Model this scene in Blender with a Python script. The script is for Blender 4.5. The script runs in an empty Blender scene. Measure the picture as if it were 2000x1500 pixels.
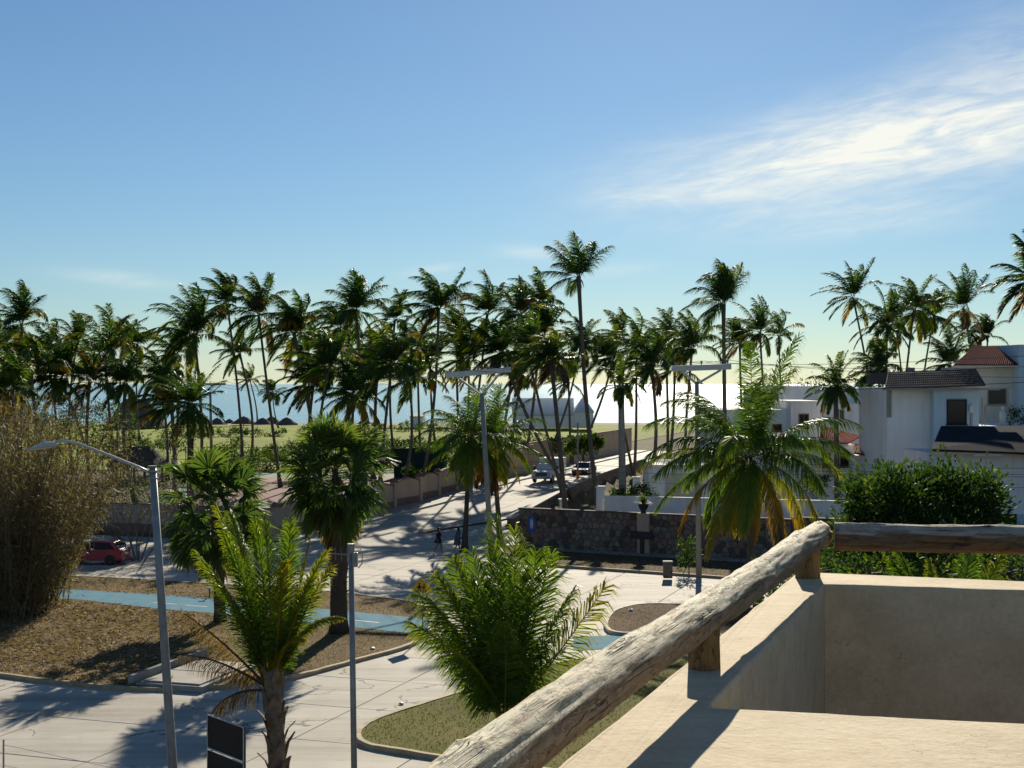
import bpy, bmesh, math, random
import numpy as np
from mathutils import Vector, Matrix, noise as mnoise

R = math.radians
rng = np.random.default_rng(7)
random.seed(7)
scene = bpy.context.scene
COL = scene.collection

# ------------------------------------------------------------------ camera
EYE = 11.5
FPX = 2772.0
cam_d = bpy.data.cameras.new('camera')
cam_d.sensor_width = 36.0
cam_d.lens = 36.0 * FPX / 2000.0
cam_d.clip_start = 0.05
cam_d.clip_end = 90000
cam = bpy.data.objects.new('camera', cam_d)
cam.location = (0, 0, EYE)
cam.rotation_euler = (R(90), 0, 0)
COL.objects.link(cam)
scene.camera = cam

# ------------------------------------------------------------------ light
SUN_AZ, SUN_EL = R(7.5), R(24.0)
SUN_DIR = Vector((math.sin(SUN_AZ) * math.cos(SUN_EL), math.cos(SUN_AZ) * math.cos(SUN_EL), math.sin(SUN_EL)))
sun_d = bpy.data.lights.new('sun', 'SUN')
sun_d.energy = 5.0
sun_d.angle = R(0.53)
sun_d.color = (1.0, 0.91, 0.74)
sun = bpy.data.objects.new('sun', sun_d)
sun.rotation_euler = SUN_DIR.to_track_quat('Z', 'Y').to_euler()
COL.objects.link(sun)

SKY_STRENGTH = 0.05
world = bpy.data.worlds.new('World')
scene.world = world
world.use_nodes = True
wn, wl = world.node_tree.nodes, world.node_tree.links
wn.clear()
w_out = wn.new('ShaderNodeOutputWorld')
w_bg = wn.new('ShaderNodeBackground')
w_sky = wn.new('ShaderNodeTexSky')
w_sky.sky_type = 'NISHITA'
w_sky.sun_disc = False
w_sky.sun_elevation = SUN_EL
w_sky.sun_rotation = SUN_AZ
w_sky.altitude = 10
w_sky.air_density = 1.0
w_sky.dust_density = 0.10
w_sky.ozone_density = 3.0
w_bg.inputs['Strength'].default_value = SKY_STRENGTH


def wm(op, a, b=None):
    n = wn.new('ShaderNodeMath')
    n.operation = op
    for i, v in enumerate((a, b)):
        if v is None:
            continue
        if isinstance(v, (int, float)):
            n.inputs[i].default_value = v
        else:
            wl.new(v, n.inputs[i])
    return n.outputs[0]


w_tc = wn.new('ShaderNodeTexCoord')
w_sep = wn.new('ShaderNodeSeparateXYZ')
wl.new(w_tc.outputs['Generated'], w_sep.inputs[0])
w_az = wm('MULTIPLY', wm('ARCTAN2', w_sep.outputs[0], w_sep.outputs[1]), 180 / math.pi)
w_el = wm('MULTIPLY', wm('ARCSINE', w_sep.outputs[2]), 180 / math.pi)
# wispy cirrus: streaked noise kept inside a few soft banks of cloud (azimuth, elevation, size, tilt, density)
banks = [(11.5, 8.8, 6.5, 1.5, 8, 1.0), (18.5, 9.8, 7.0, 1.75, 6, 0.9), (20.0, 13.0, 4.0, 1.6, 16, 0.28), (13.5, 6.5, 4.6, 0.7, 3, 0.55), (6.0, 7.5, 2.0, 0.4, 4, 0.5),
         (28.0, 12.0, 6.0, 2.2, 5, 0.7), (42, 16, 9, 3, 8, 0.5), (-15.6, 4.1, 1.9, 0.3, -5, 0.42), (-9.5, 3.5, 1.6, 0.35, 6, 0.22),
         (0.8, 5.3, 1.4, 0.28, -3, 0.40), (-3.2, 4.6, 1.2, 0.2, 10, 0.26), (4.0, 4.6, 1.6, 0.25, 2, 0.25), (-40, 12, 9, 2, 0, 0.4), (100, 25, 25, 6, 10, 0.4), (200, 30, 30, 6, 0, 0.4)]
dens = None
for (a0, e0, ra, re, rot, st) in banks:
    da, de = wm('SUBTRACT', w_az, a0), wm('SUBTRACT', w_el, e0)
    c, s = math.cos(R(rot)), math.sin(R(rot))
    p = wm('DIVIDE', wm('ADD', wm('MULTIPLY', da, c), wm('MULTIPLY', de, s)), ra)
    q = wm('DIVIDE', wm('SUBTRACT', wm('MULTIPLY', de, c), wm('MULTIPLY', da, s)), re)
    g = wm('POWER', math.e, wm('MULTIPLY', wm('ADD', wm('MULTIPLY', p, p), wm('MULTIPLY', q, q)), -1.0))
    g = wm('MULTIPLY', g, st)
    dens = g if dens is None else wm('ADD', dens, g)
w_cmb = wn.new('ShaderNodeCombineXYZ')
tilt = R(9)
wl.new(wm('MULTIPLY', wm('ADD', wm('MULTIPLY', w_az, math.cos(tilt)), wm('MULTIPLY', w_el, math.sin(tilt))), 0.11), w_cmb.inputs[0])
wl.new(wm('MULTIPLY', wm('SUBTRACT', wm('MULTIPLY', w_el, math.cos(tilt)), wm('MULTIPLY', w_az, math.sin(tilt))), 0.55), w_cmb.inputs[1])


def wnoise(scale, detail, dist, rough=0.6):
    n = wn.new('ShaderNodeTexNoise')
    n.inputs['Scale'].default_value = scale
    n.inputs['Detail'].default_value = detail
    n.inputs['Roughness'].default_value = rough
    n.inputs['Distortion'].default_value = dist
    wl.new(w_cmb.outputs[0], n.inputs['Vector'])
    return n.outputs['Fac']


streak = wm('ADD', wm('MULTIPLY', wnoise(1.5, 9, 1.1, 0.62), 0.62), wm('MULTIPLY', wnoise(4.4, 6, 0.7, 0.6), 0.38))
w_mr = wn.new('ShaderNodeMapRange')
w_mr.interpolation_type = 'SMOOTHSTEP'
w_mr.inputs['From Min'].default_value = 0.33
w_mr.inputs['From Max'].default_value = 0.72
wl.new(streak, w_mr.inputs['Value'])
mask = wm('MULTIPLY', dens, wm('ADD', wm('MULTIPLY', w_mr.outputs[0], 0.68), 0.27))
mask = wm('MINIMUM', mask, 0.88)
w_mix = wn.new('ShaderNodeMix')
w_mix.data_type = 'RGBA'
wl.new(mask, w_mix.inputs[0])
w_tint = wn.new('ShaderNodeMix')          # clear sea air: a slightly bluer sky all round
w_tint.data_type = 'RGBA'
w_tint.blend_type = 'MULTIPLY'
w_tint.inputs[0].default_value = 1.0
w_tint.inputs[7].default_value = (0.77, 0.965, 1.12, 1)
wl.new(w_sky.outputs[0], w_tint.inputs[6])
wl.new(w_tint.outputs[2], w_mix.inputs[6])
w_mix.inputs[7].default_value = (15.0, 14.8, 13.0, 1)
wl.new(w_mix.outputs[2], w_bg.inputs['Color'])
wl.new(w_bg.outputs[0], w_out.inputs['Surface'])

scene.view_settings.view_transform = 'Standard'
scene.view_settings.look = 'None'
scene.view_settings.exposure = 0.45
scene.view_settings.gamma = 1.0
scene.view_settings.use_curve_mapping = False
scene.render.engine = 'CYCLES'
cy = scene.cycles
cy.use_denoising = True
cy.max_bounces = 6
cy.diffuse_bounces = 3
cy.glossy_bounces = 2
cy.transmission_bounces = 4
cy.transparent_max_bounces = 4
cy.sample_clamp_indirect = 4.0
cy.use_adaptive_sampling = True
cy.adaptive_threshold = 0.02
cy.caustics_reflective = False
cy.caustics_refractive = False

# ------------------------------------------------------------------ survey helpers


def at(px, py, Y):
    """point at depth Y metres that was measured at photo position px, py"""
    return Vector(((px - 1000) / FPX * Y, Y, EYE - (py - 750) / FPX * Y))


def gr(px, py, z=0.0):
    """ground point of height z measured at photo position px, py"""
    Y = (EYE - z) * FPX / (py - 750)
    return Vector(((px - 1000) / FPX * Y, Y, z))


def sstep(a, b, x):
    t = min(1.0, max(0.0, (x - a) / (b - a)))
    return t * t * (3 - 2 * t)


# ------------------------------------------------------------------ object helpers
def tag(o, label=None, cat=None, group=None, kind=None):
    if label: o['label'] = label
    if cat: o['category'] = cat
    if group: o['group'] = group
    if kind: o['kind'] = kind
    return o


def empty(name, loc=(0, 0, 0), label=None, cat=None, group=None):
    o = bpy.data.objects.new(name, None)
    o.location = loc
    o.empty_display_size = 0.3
    COL.objects.link(o)
    return tag(o, label, cat, group)


def link(name, me, parent=None, material=None):
    if material is not None and not me.materials:
        me.materials.append(material)
    o = bpy.data.objects.new(name, me)
    COL.objects.link(o)
    if parent is not None:
        o.parent = parent
    return o


class MB:
    """collects shapes for one mesh object"""

    def __init__(self, org=(0, 0, 0)):
        self.v, self.f, self.o = [], [], Vector(org)

    def add(self, verts, faces):
        b = len(self.v)
        self.v += [tuple(Vector(p) - self.o) for p in verts]
        self.f += [tuple(i + b for i in f) for f in faces]
        return self

    def box(self, lo, hi):
        x0, y0, z0 = lo
        x1, y1, z1 = hi
        return self.add([(x0, y0, z0), (x1, y0, z0), (x1, y1, z0), (x0, y1, z0), (x0, y0, z1), (x1, y0, z1), (x1, y1, z1), (x0, y1, z1)],
                        [(0, 3, 2, 1), (4, 5, 6, 7), (0, 1, 5, 4), (1, 2, 6, 5), (2, 3, 7, 6), (3, 0, 4, 7)])

    def prism(self, poly, z0, z1):
        """poly counter-clockwise xy; z1 may be a list of heights"""
        n = len(poly)
        zt = z1 if isinstance(z1, (list, tuple)) else [z1] * n
        zb = z0 if isinstance(z0, (list, tuple)) else [z0] * n
        a = 0.0
        for i in range(n):
            a += poly[i][0] * poly[(i + 1) % n][1] - poly[(i + 1) % n][0] * poly[i][1]
        if a < 0:
            poly, zt, zb = poly[::-1], zt[::-1], zb[::-1]
        V = [(p[0], p[1], zb[i]) for i, p in enumerate(poly)] + [(p[0], p[1], zt[i]) for i, p in enumerate(poly)]
        F = [tuple(range(n - 1, -1, -1)), tuple(range(n, 2 * n))] + [(i, (i + 1) % n, n + (i + 1) % n, n + i) for i in range(n)]
        return self.add(V, F)

    def tube(self, pts, rad, seg=8, cap=True):
        pts = [Vector(p) for p in pts]
        n = len(pts)
        if isinstance(rad, (int, float)):
            rad = [rad] * n
        V, F = [], []
        ref = Vector((0.13, 0.21, 1)).normalized()
        t0 = (pts[-1] - pts[0]).normalized()
        if abs(t0.dot(ref)) > 0.95:
            ref = Vector((1, 0.1, 0)).normalized()
        for i, p in enumerate(pts):
            t = (pts[min(i + 1, n - 1)] - pts[max(i - 1, 0)]).normalized()
            a = t.cross(ref).normalized()
            b = t.cross(a)
            for k in range(seg):
                w = 2 * math.pi * k / seg
                V.append(p + (a * math.cos(w) + b * math.sin(w)) * rad[i])
        for i in range(n - 1):
            for k in range(seg):
                F.append((i * seg + k, i * seg + (k + 1) % seg, (i + 1) * seg + (k + 1) % seg, (i + 1) * seg + k))
        if cap:
            F.append(tuple(range(seg - 1, -1, -1)))
            F.append(tuple(range((n - 1) * seg, n * seg)))
        return self.add(V, F)

    def disc(self, c, axis, r, h, seg=16):
        a = Vector(axis).normalized()
        c = Vector(c)
        return self.tube([c - a * h / 2, c + a * h / 2], r, seg)

    def quad(self, a, b, c, d):
        return self.add([a, b, c, d], [(0, 1, 2, 3)])

    def lathe(self, c, prof, seg=16):
        c = Vector(c)
        V, F = [], []
        for (r, z) in prof:
            for k in range(seg):
                w = 2 * math.pi * k / seg
                V.append(c + Vector((r * math.cos(w), r * math.sin(w), z)))
        for i in range(len(prof) - 1):
            for k in range(seg):
                F.append((i * seg + k, i * seg + (k + 1) % seg, (i + 1) * seg + (k + 1) % seg, (i + 1) * seg + k))
        F.append(tuple(range(seg - 1, -1, -1)))
        F.append(tuple(range((len(prof) - 1) * seg, len(prof) * seg)))
        return self.add(V, F)

    def build(self, name, material, parent=None, smooth=False, bevel=0.0, rel=True):
        me = bpy.data.meshes.new(name)
        V = self.v
        if parent is not None and rel:
            po = world_loc(parent)
            V = [(x - po.x, y - po.y, z - po.z) for x, y, z in V]
        me.from_pydata(V, [], self.f)
        if smooth:
            me.polygons.foreach_set('use_smooth', [True] * len(me.polygons))
        me.update()
        o = link(name, me, parent, material)
        if bevel:
            m = o.modifiers.new('bevel', 'BEVEL')
            m.width = bevel
            m.segments = 2
            m.limit_method = 'ANGLE'
        return o


def world_loc(o):
    l = Vector((0, 0, 0))
    while o is not None:
        l += o.location
        o = o.parent
    return l


def np_mesh(name, V, quads, tris, mat_, age=None, parent=None, smooth=False):
    me = bpy.data.meshes.new(name)
    F = []
    if quads is not None and len(quads): F += quads.tolist()
    if tris is not None and len(tris): F += tris.tolist()
    me.from_pydata(V.tolist(), [], F)
    if smooth:
        me.polygons.foreach_set('use_smooth', [True] * len(me.polygons))
    if age is not None:
        a = me.attributes.new('age', 'FLOAT', 'POINT')
        a.data.foreach_set('value', np.asarray(age, dtype=np.float32))
    me.update()
    return link(name, me, parent, mat_)


# ------------------------------------------------------------------ materials
class NT:
    def __init__(self, name):
        self.m = bpy.data.materials.new(name)
        self.m.use_nodes = True
        self.n, self.l = self.m.node_tree.nodes, self.m.node_tree.links
        self.b = self.n['Principled BSDF']
        self.out = self.n['Material Output']

    def coord(self, kind='Position', scale=(1, 1, 1), rot=(0, 0, 0)):
        if kind == 'Position':
            s = self.n.new('ShaderNodeNewGeometry').outputs['Position']
        else:
            s = self.n.new('ShaderNodeTexCoord').outputs[kind]
        mp = self.n.new('ShaderNodeMapping')
        mp.inputs['Scale'].default_value = scale
        mp.inputs['Rotation'].default_value = rot
        self.l.new(s, mp.inputs['Vector'])
        return mp.outputs[0]

    def noise(self, vec, scale, detail=6, rough=0.6, dist=0.0):
        t = self.n.new('ShaderNodeTexNoise')
        t.inputs['Scale'].default_value = scale
        t.inputs['Detail'].default_value = detail
        t.inputs['Roughness'].default_value = rough
        t.inputs['Distortion'].default_value = dist
        self.l.new(vec, t.inputs['Vector'])
        return t.outputs['Fac']

    def voro(self, vec, scale, feature='DISTANCE_TO_EDGE', out='Distance'):
        t = self.n.new('ShaderNodeTexVoronoi')
        t.feature = feature
        t.inputs['Scale'].default_value = scale
        self.l.new(vec, t.inputs['Vector'])
        return t.outputs[out]

    def ramp(self, fac, stops):
        r = self.n.new('ShaderNodeValToRGB')
        e = r.color_ramp.elements
        while len(e) < len(stops):
            e.new(0.5)
        for i, (p, c) in enumerate(stops):
            e[i].position = p
            e[i].color = (*c, 1) if len(c) == 3 else c
        self.l.new(fac, r.inputs[0])
        return r.outputs[0]

    def math(self, op, a, b=None):
        n = self.n.new('ShaderNodeMath')
        n.operation = op
        for i, v in enumerate((a, b)):
            if v is None: continue
            if isinstance(v, (int, float)): n.inputs[i].default_value = v
            else: self.l.new(v, n.inputs[i])
        return n.outputs[0]

    def mix(self, fac, a, b, blend='MIX'):
        n = self.n.new('ShaderNodeMix')
        n.data_type = 'RGBA'
        n.blend_type = blend
        for i, v in ((0, fac), (6, a), (7, b)):
            if isinstance(v, (int, float)): n.inputs[i].default_value = v
            elif isinstance(v, (tuple, list)): n.inputs[i].default_value = (*v[:3], 1)
            else: self.l.new(v, n.inputs[i])
        return n.outputs[2]

    def color(self, c):
        self.l.new(c, self.b.inputs['Base Color'])

    def bump(self, h, strength=0.3, dist=0.02):
        n = self.n.new('ShaderNodeBump')
        n.inputs['Strength'].default_value = strength
        n.inputs['Distance'].default_value = dist
        self.l.new(h, n.inputs['Height'])
        self.l.new(n.outputs[0], self.b.inputs['Normal'])
        return n.outputs[0]

    def set(self, **kw):
        for k, v in kw.items():
            self.b.inputs[{'rough': 'Roughness', 'spec': 'Specular IOR Level', 'metal': 'Metallic', 'coat': 'Coat Weight'}[k]].default_value = v
        return self


def plain(name, c1, c2=None, scale=3.0, rough=0.75, bump=0.15, bscale=40, spec=0.3, metal=0.0, coord='Position', bdist=0.01):
    """two noise octave bands between two close colours, with fine relief"""
    c2 = c2 or tuple(x * 0.75 for x in c1)
    t = NT(name)
    v = t.coord(coord)
    n1 = t.noise(v, scale, 8, 0.65)
    n2 = t.noise(v, scale * 9, 4, 0.6)
    f = t.math('ADD', t.math('MULTIPLY', n1, 0.7), t.math('MULTIPLY', n2, 0.3))
    t.color(t.ramp(f, [(0.34, c2), (0.64, c1)]))
    if bump: t.bump(t.noise(v, bscale, 4, 0.6), bump, bdist)
    t.set(rough=rough, spec=spec, metal=metal)
    return t.m


def leaf_mat(name, stops, transl=0.46, tint=(1.65, 1.75, 0.6), rough=0.5, spec=0.28, gain=1.0):
    t = NT(name)
    a = t.n.new('ShaderNodeAttribute')
    a.attribute_name = 'age'
    inf = t.n.new('ShaderNodeObjectInfo')
    v = t.coord('Position')
    f = t.math('ADD', a.outputs['Fac'], t.math('MULTIPLY', t.math('SUBTRACT', t.noise(v, 2.2, 3), 0.5), 0.22))
    f = t.math('ADD', f, t.math('MULTIPLY', t.math('SUBTRACT', inf.outputs['Random'], 0.5), 0.10))
    c = t.ramp(f, stops)
    t.color(c)
    t.set(rough=rough, spec=spec)
    tr = t.n.new('ShaderNodeBsdfTranslucent')
    t.l.new(t.mix(1.0, c, tint, 'MULTIPLY'), tr.inputs['Color'])
    mx = t.n.new('ShaderNodeMixShader')
    mx.inputs[0].default_value = transl
    t.l.new(t.b.outputs[0], mx.inputs[1])
    t.l.new(tr.outputs[0], mx.inputs[2])
    t.l.new(mx.outputs[0], t.out.inputs['Surface'])
    return t.m


M = {}
PALM_STOPS = [(0.0, (0.022, 0.055, 0.016)), (0.22, (0.035, 0.08, 0.016)), (0.40, (0.09, 0.14, 0.018)), (0.56, (0.20, 0.19, 0.02)), (0.74, (0.40, 0.23, 0.02)), (0.93, (0.10, 0.068, 0.045))]
M['palm'] = leaf_mat('palm_leaf', PALM_STOPS, transl=0.44, tint=(1.6, 1.6, 0.55))
M['palm_lit'] = leaf_mat('sunlit_palm_leaf', [(p, (c[0] * 1.25, c[1] * 1.2, c[2])) if p < .6 else (p, c) for p, c in PALM_STOPS], transl=0.44, tint=(1.8, 1.8, 0.5))  # brighter copy of the palm leaf: backlit glow put into its greens
M['fan'] = leaf_mat('fan_leaf', [(0.0, (0.034, 0.07, 0.026)), (0.35, (0.07, 0.115, 0.034)), (0.6, (0.13, 0.16, 0.04)), (0.8, (0.20, 0.13, 0.06)), (0.95, (0.13, 0.085, 0.05))], transl=0.46, tint=(1.6, 1.7, .6), rough=0.55, spec=.2)
M['broad'] = leaf_mat('broad_leaf', [(0.0, (0.018, 0.04, 0.014)), (0.5, (0.035, 0.07, 0.016)), (0.9, (0.12, 0.15, 0.03))], transl=0.4, rough=0.6, spec=0.14)
M['reed'] = leaf_mat('dry_cane_leaf', [(0.0, (0.085, 0.078, 0.036)), (0.45, (0.16, 0.12, 0.065)), (0.9, (0.27, 0.20, 0.12))], transl=0.25, rough=0.6, spec=0.2)
M['grass_dry'] = leaf_mat('dry_grass_blade', [(0.0, (0.07, 0.10, 0.02)), (0.4, (0.17, 0.15, 0.05)), (0.9, (0.30, 0.21, 0.10))], transl=0.25, rough=0.7, spec=0.15)
M['litter'] = leaf_mat('fallen_leaf', [(0.0, (0.12, 0.075, 0.04)), (0.5, (0.24, 0.15, 0.08)), (0.9, (0.42, 0.30, 0.18))], transl=0.15, rough=0.7, spec=0.15)
M['rachis'] = plain('palm_rib', (0.16, 0.15, 0.05), (0.10, 0.09, 0.03), 3, 0.6, 0.0)
M['cane'] = plain('dry_cane', (0.20, 0.155, 0.085), (0.10, 0.075, 0.045), 1.2, 0.7, 0.1)
M['twig'] = plain('bare_twig', (0.25, 0.215, 0.17), (0.13, 0.11, 0.085), 2.0, 0.8, 0.1)


def trunk_mat(name, c1, c2, ring=5.0):
    t = NT(name)
    v = t.coord('Position', (1, 1, 1))
    vs = t.coord('Position', (2.0, 2.0, ring))
    n = t.noise(vs, 3.0, 5, 0.7)
    n2 = t.noise(v, 1.3, 4)
    f = t.math('ADD', t.math('MULTIPLY', n, 0.65), t.math('MULTIPLY', n2, 0.35))
    t.color(t.ramp(f, [(0.35, c2), (0.62, c1)]))
    t.bump(n, 0.6, 0.03)
    t.set(rough=0.85, spec=0.2)
    return t.m


M['trunk'] = trunk_mat('palm_trunk', (0.20, 0.165, 0.125), (0.085, 0.068, 0.05))
M['trunk_pale'] = trunk_mat('smooth_pale_trunk', (0.34, 0.32, 0.28), (0.20, 0.185, 0.16), 3.0)
M['trunk_dark'] = trunk_mat('rough_dark_trunk', (0.11, 0.085, 0.065), (0.045, 0.035, 0.028), 9.0)
M['boot'] = plain('leaf_base_husk', (0.36, 0.28, 0.19), (0.12, 0.085, 0.06), 6, 0.85, 0.6, 50, .2, 0, 'Position', .03)
M['coconut'] = plain('coconut_husk', (0.20, 0.20, 0.05), (0.10, 0.08, 0.03), 5, 0.5, 0.1)
M['bark'] = plain('tree_bark', (0.15, 0.115, 0.085), (0.06, 0.045, 0.035), 5, 0.85, 0.5, 30)


def concrete_mat(name, c1, c2, crack=0.35, gloss=0.78):
    t = NT(name)
    v = t.coord('Position')
    wob = t.n.new('ShaderNodeVectorMath')
    nn = t.n.new('ShaderNodeTexNoise')
    nn.inputs['Scale'].default_value = 0.9
    nn.inputs['Detail'].default_value = 5
    t.l.new(v, nn.inputs['Vector'])
    sc = t.n.new('ShaderNodeVectorMath')
    sc.operation = 'SCALE'
    sc.inputs['Scale'].default_value = 1.6
    t.l.new(nn.outputs['Color'], sc.inputs[0])
    wob.operation = 'ADD'
    t.l.new(v, wob.inputs[0])
    t.l.new(sc.outputs[0], wob.inputs[1])
    e = t.voro(wob.outputs[0], 0.17)
    line = t.math('LESS_THAN', e, 0.0065)
    sel = t.math('GREATER_THAN', t.noise(v, 0.12, 2), 0.47)
    line = t.math('MULTIPLY', line, sel)
    big = t.noise(v, 0.16, 6, 0.6)
    mid = t.noise(v, 1.3, 6, 0.65)
    fine = t.noise(v, 11, 4, 0.6)
    f = t.math('ADD', t.math('ADD', t.math('MULTIPLY', big, 0.5), t.math('MULTIPLY', mid, 0.3)), t.math('MULTIPLY', fine, 0.2))
    c = t.ramp(f, [(0.33, c2), (0.52, tuple((a + b) / 2 for a, b in zip(c1, c2))), (0.66, c1)])
    # old oil and tyre darkening in long streaks along the lanes
    vr = t.coord('Position', (0.05, 0.55, 0.3), (0, 0, R(19)))
    st = t.ramp(t.noise(vr, 1.6, 6, 0.65), [(0.44, (1, 1, 1)), (0.70, (0.60, 0.57, 0.53))])
    c = t.mix(0.8, c, st, 'MULTIPLY')
    spot = t.ramp(t.noise(v, 0.75, 7, 0.75, 0.8), [(0.60, (1, 1, 1)), (0.70, (0.66, 0.62, 0.57))])
    c = t.mix(0.9, c, spot, 'MULTIPLY')
    rep_ = t.ramp(t.voro(t.coord('Position', (.16, .3, 1), (0, 0, R(19))), 1.0, 'F1', 'Color'), [(0.0, (.86, .86, .86)), (1.0, (1.06, 1.05, 1.03))])
    c = t.mix(0.7, c, rep_, 'MULTIPLY')
    c = t.mix(t.math('MULTIPLY', line, crack * 2), c, (0.05, 0.045, 0.04))
    t.color(c)
    hh = t.math('SUBTRACT', t.math('MULTIPLY', fine, 0.5), line)
    t.bump(hh, 0.35, 0.012)
    t.set(rough=gloss, spec=0.14)
    return t.m


M['concrete'] = concrete_mat('road_concrete', (0.60, 0.555, 0.475), (0.42, 0.385, 0.33))
M['concrete_side'] = concrete_mat('street_concrete', (0.55, 0.515, 0.45), (0.38, 0.355, 0.31), 0.25)
M['pavement'] = plain('pavement_concrete', (0.40, 0.37, 0.32), (0.26, 0.235, 0.20), 1.0, 0.8, 0.2)
M['road_base'] = plain('road_joint_dirt', (0.09, 0.075, 0.06), (0.05, 0.04, 0.035), 2, 0.9)
M['kerb'] = plain('faded_yellow_kerb', (0.47, 0.37, 0.21), (0.24, 0.185, 0.12), 1.6, 0.8, 0.3, 25)
M['kerb_white'] = plain('white_kerb', (0.52, 0.49, 0.43), (0.33, 0.30, 0.26), 2.5, 0.8, 0.3, 25)


def soil_mat(name, stops, s1=0.35, s2=6):
    t = NT(name)
    v = t.coord('Position')
    f = t.math('ADD', t.math('ADD', t.math('MULTIPLY', t.noise(v, s1, 5), 0.45), t.math('MULTIPLY', t.noise(v, s2, 6, 0.75), 0.35)), t.math('MULTIPLY', t.noise(v, s2 * 6, 3, 0.7), 0.2))
    t.color(t.ramp(f, stops))
    t.bump(t.noise(v, s2 * 4, 5, 0.75), 0.8, 0.05)
    t.set(rough=0.95, spec=0.1)
    return t.m


M['dry_lawn'] = soil_mat('dry_lawn', [(0.36, (0.075, 0.05, 0.03)), (0.5, (0.17, 0.115, 0.06)), (0.64, (0.26, 0.18, 0.085))])
M['dirt'] = soil_mat('brown_dirt', [(0.36, (0.06, 0.038, 0.025)), (0.5, (0.12, 0.075, 0.045)), (0.64, (0.18, 0.115, 0.065))])
M['green_lawn'] = soil_mat('patchy_green_lawn', [(0.34, (0.12, 0.085, 0.035)), (0.48, (0.15, 0.15, 0.03)), (0.64, (0.25, 0.19, 0.07))])
M['golf'] = soil_mat('watered_lawn', [(0.40, (0.22, 0.16, 0.08)), (0.47, (0.19, 0.24, 0.02)), (0.6, (0.30, 0.33, 0.03))], 0.06, .5)
M['ground'] = soil_mat('ground_soil', [(0.36, (0.07, 0.055, 0.03)), (0.5, (0.12, 0.10, 0.05)), (0.66, (0.19, 0.14, 0.075))], 0.08, 2.0)
M['sand'] = soil_mat('beach_sand', [(0.36, (0.26, 0.22, 0.16)), (0.5, (0.34, 0.29, 0.21)), (0.66, (0.42, 0.36, 0.27))], 0.1, 2.0)
M['bike'] = plain('worn_blue_path_paint', (0.07, 0.23, 0.33), (0.16, 0.28, 0.34), 1.1, 0.92, 0.2, 30, 0.06)
M['white_line'] = plain('worn_white_paint', (0.62, 0.62, 0.58), (0.36, 0.38, 0.38), 3.0, 0.7, 0.1)
M['court_red'] = plain('red_court', (0.20, 0.085, 0.07), (0.15, 0.065, 0.055), 0.6, 0.85, 0.1)
M['court_green'] = plain('green_court', (0.07, 0.22, 0.14), (0.05, 0.16, 0.11), 0.6, 0.85, 0.1)


def stucco(name, c1, c2, stain=(0.7, 0.67, 0.6), scale=1.3, amt=0.6, streak=False, grit=False):
    t = NT(name)
    v = t.coord('Position')
    n1 = t.noise(v, scale, 8, 0.65, 0.4)
    n2 = t.noise(v, scale * 14, 5, 0.65)
    f = t.math('ADD', t.math('MULTIPLY', n1, 0.6), t.math('MULTIPLY', n2, 0.4))
    c = t.ramp(f, [(0.34, c2), (0.62, c1)])
    vv = t.coord('Position', (3.0, 3.0, 0.35) if streak else (1.0, 1.0, 1.0))
    s = t.ramp(t.noise(vv, scale * 0.9, 7, 0.7), [(0.47, (1, 1, 1)), (0.74, stain)])
    c = t.mix(amt, c, s, 'MULTIPLY')
    if grit:
        g1 = t.ramp(t.noise(v, 38, 5, 0.7), [(0.38, (0.80, 0.78, 0.74)), (0.56, (1.04, 1.03, 1.02))])
        c = t.mix(0.35, c, g1, 'MULTIPLY')
        tw = t.ramp(t.noise(t.coord('Position', (1.2, 7, 3), (0, 0, R(24))), 2.2, 6, 0.7, 0.5), [(0.40, (0.90, 0.885, 0.86)), (0.60, (1.03, 1.03, 1.03))])
        c = t.mix(0.8, c, tw, 'MULTIPLY')
        spots = t.ramp(t.noise(v, 17, 3, 0.6), [(0.70, (1, 1, 1)), (0.76, (0.55, 0.50, 0.44))])
        c = t.mix(0.6, c, spots, 'MULTIPLY')
        wv = t.n.new('ShaderNodeVectorMath')
        wv.operation = 'ADD'
        nz = t.n.new('ShaderNodeTexNoise')
        nz.inputs['Scale'].default_value = 5
        nz.inputs['Detail'].default_value = 6
        t.l.new(v, nz.inputs['Vector'])
        t.l.new(v, wv.inputs[0])
        t.l.new(nz.outputs['Color'], wv.inputs[1])
        ck = t.math('MULTIPLY', t.math('LESS_THAN', t.voro(wv.outputs[0], 0.9), 0.0022), t.math('GREATER_THAN', t.noise(v, 1.1, 2), 0.52))
        c = t.mix(t.math('MULTIPLY', ck, 0.55), c, (0.2, 0.16, 0.12))
    t.color(c)
    h = t.math('ADD', t.noise(v, 45, 5, 0.65), t.math('MULTIPLY', t.noise(v, 9, 4), 1.2))
    t.bump(h, 0.4 if grit else 0.25, 0.008 if grit else 0.006)
    t.set(rough=0.85, spec=0.2)
    return t.m


M['terrace'] = stucco('cream_terrace_render', (0.72, 0.60, 0.41), (0.60, 0.50, 0.34), (0.70, 0.64, 0.55), 4.0, 0.5, False, True)
M['white_wall'] = stucco('white_render', (0.86, 0.86, 0.85), (0.76, 0.76, 0.75), (0.6, 0.6, 0.58), 0.35, 0.5, True)
M['blue_wall'] = stucco('pale_blue_render', (0.47, 0.60, 0.68), (0.38, 0.50, 0.58), (0.7, 0.7, 0.7), 0.35, 0.6, True)
M['cream_wall'] = stucco('cream_render', (0.58, 0.55, 0.46), (0.48, 0.45, 0.37), (0.75, 0.7, 0.62), 0.4, 0.6, True)
M['peach'] = stucco('peach_render', (0.54, 0.40, 0.285), (0.45, 0.32, 0.23), (0.72, 0.66, 0.6), 0.5, 0.6, True)
M['peach_dark'] = stucco('brown_plinth_render', (0.25, 0.15, 0.12), (0.19, 0.115, 0.09), (0.72, 0.66, 0.6), 0.5, 0.6, True)
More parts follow.
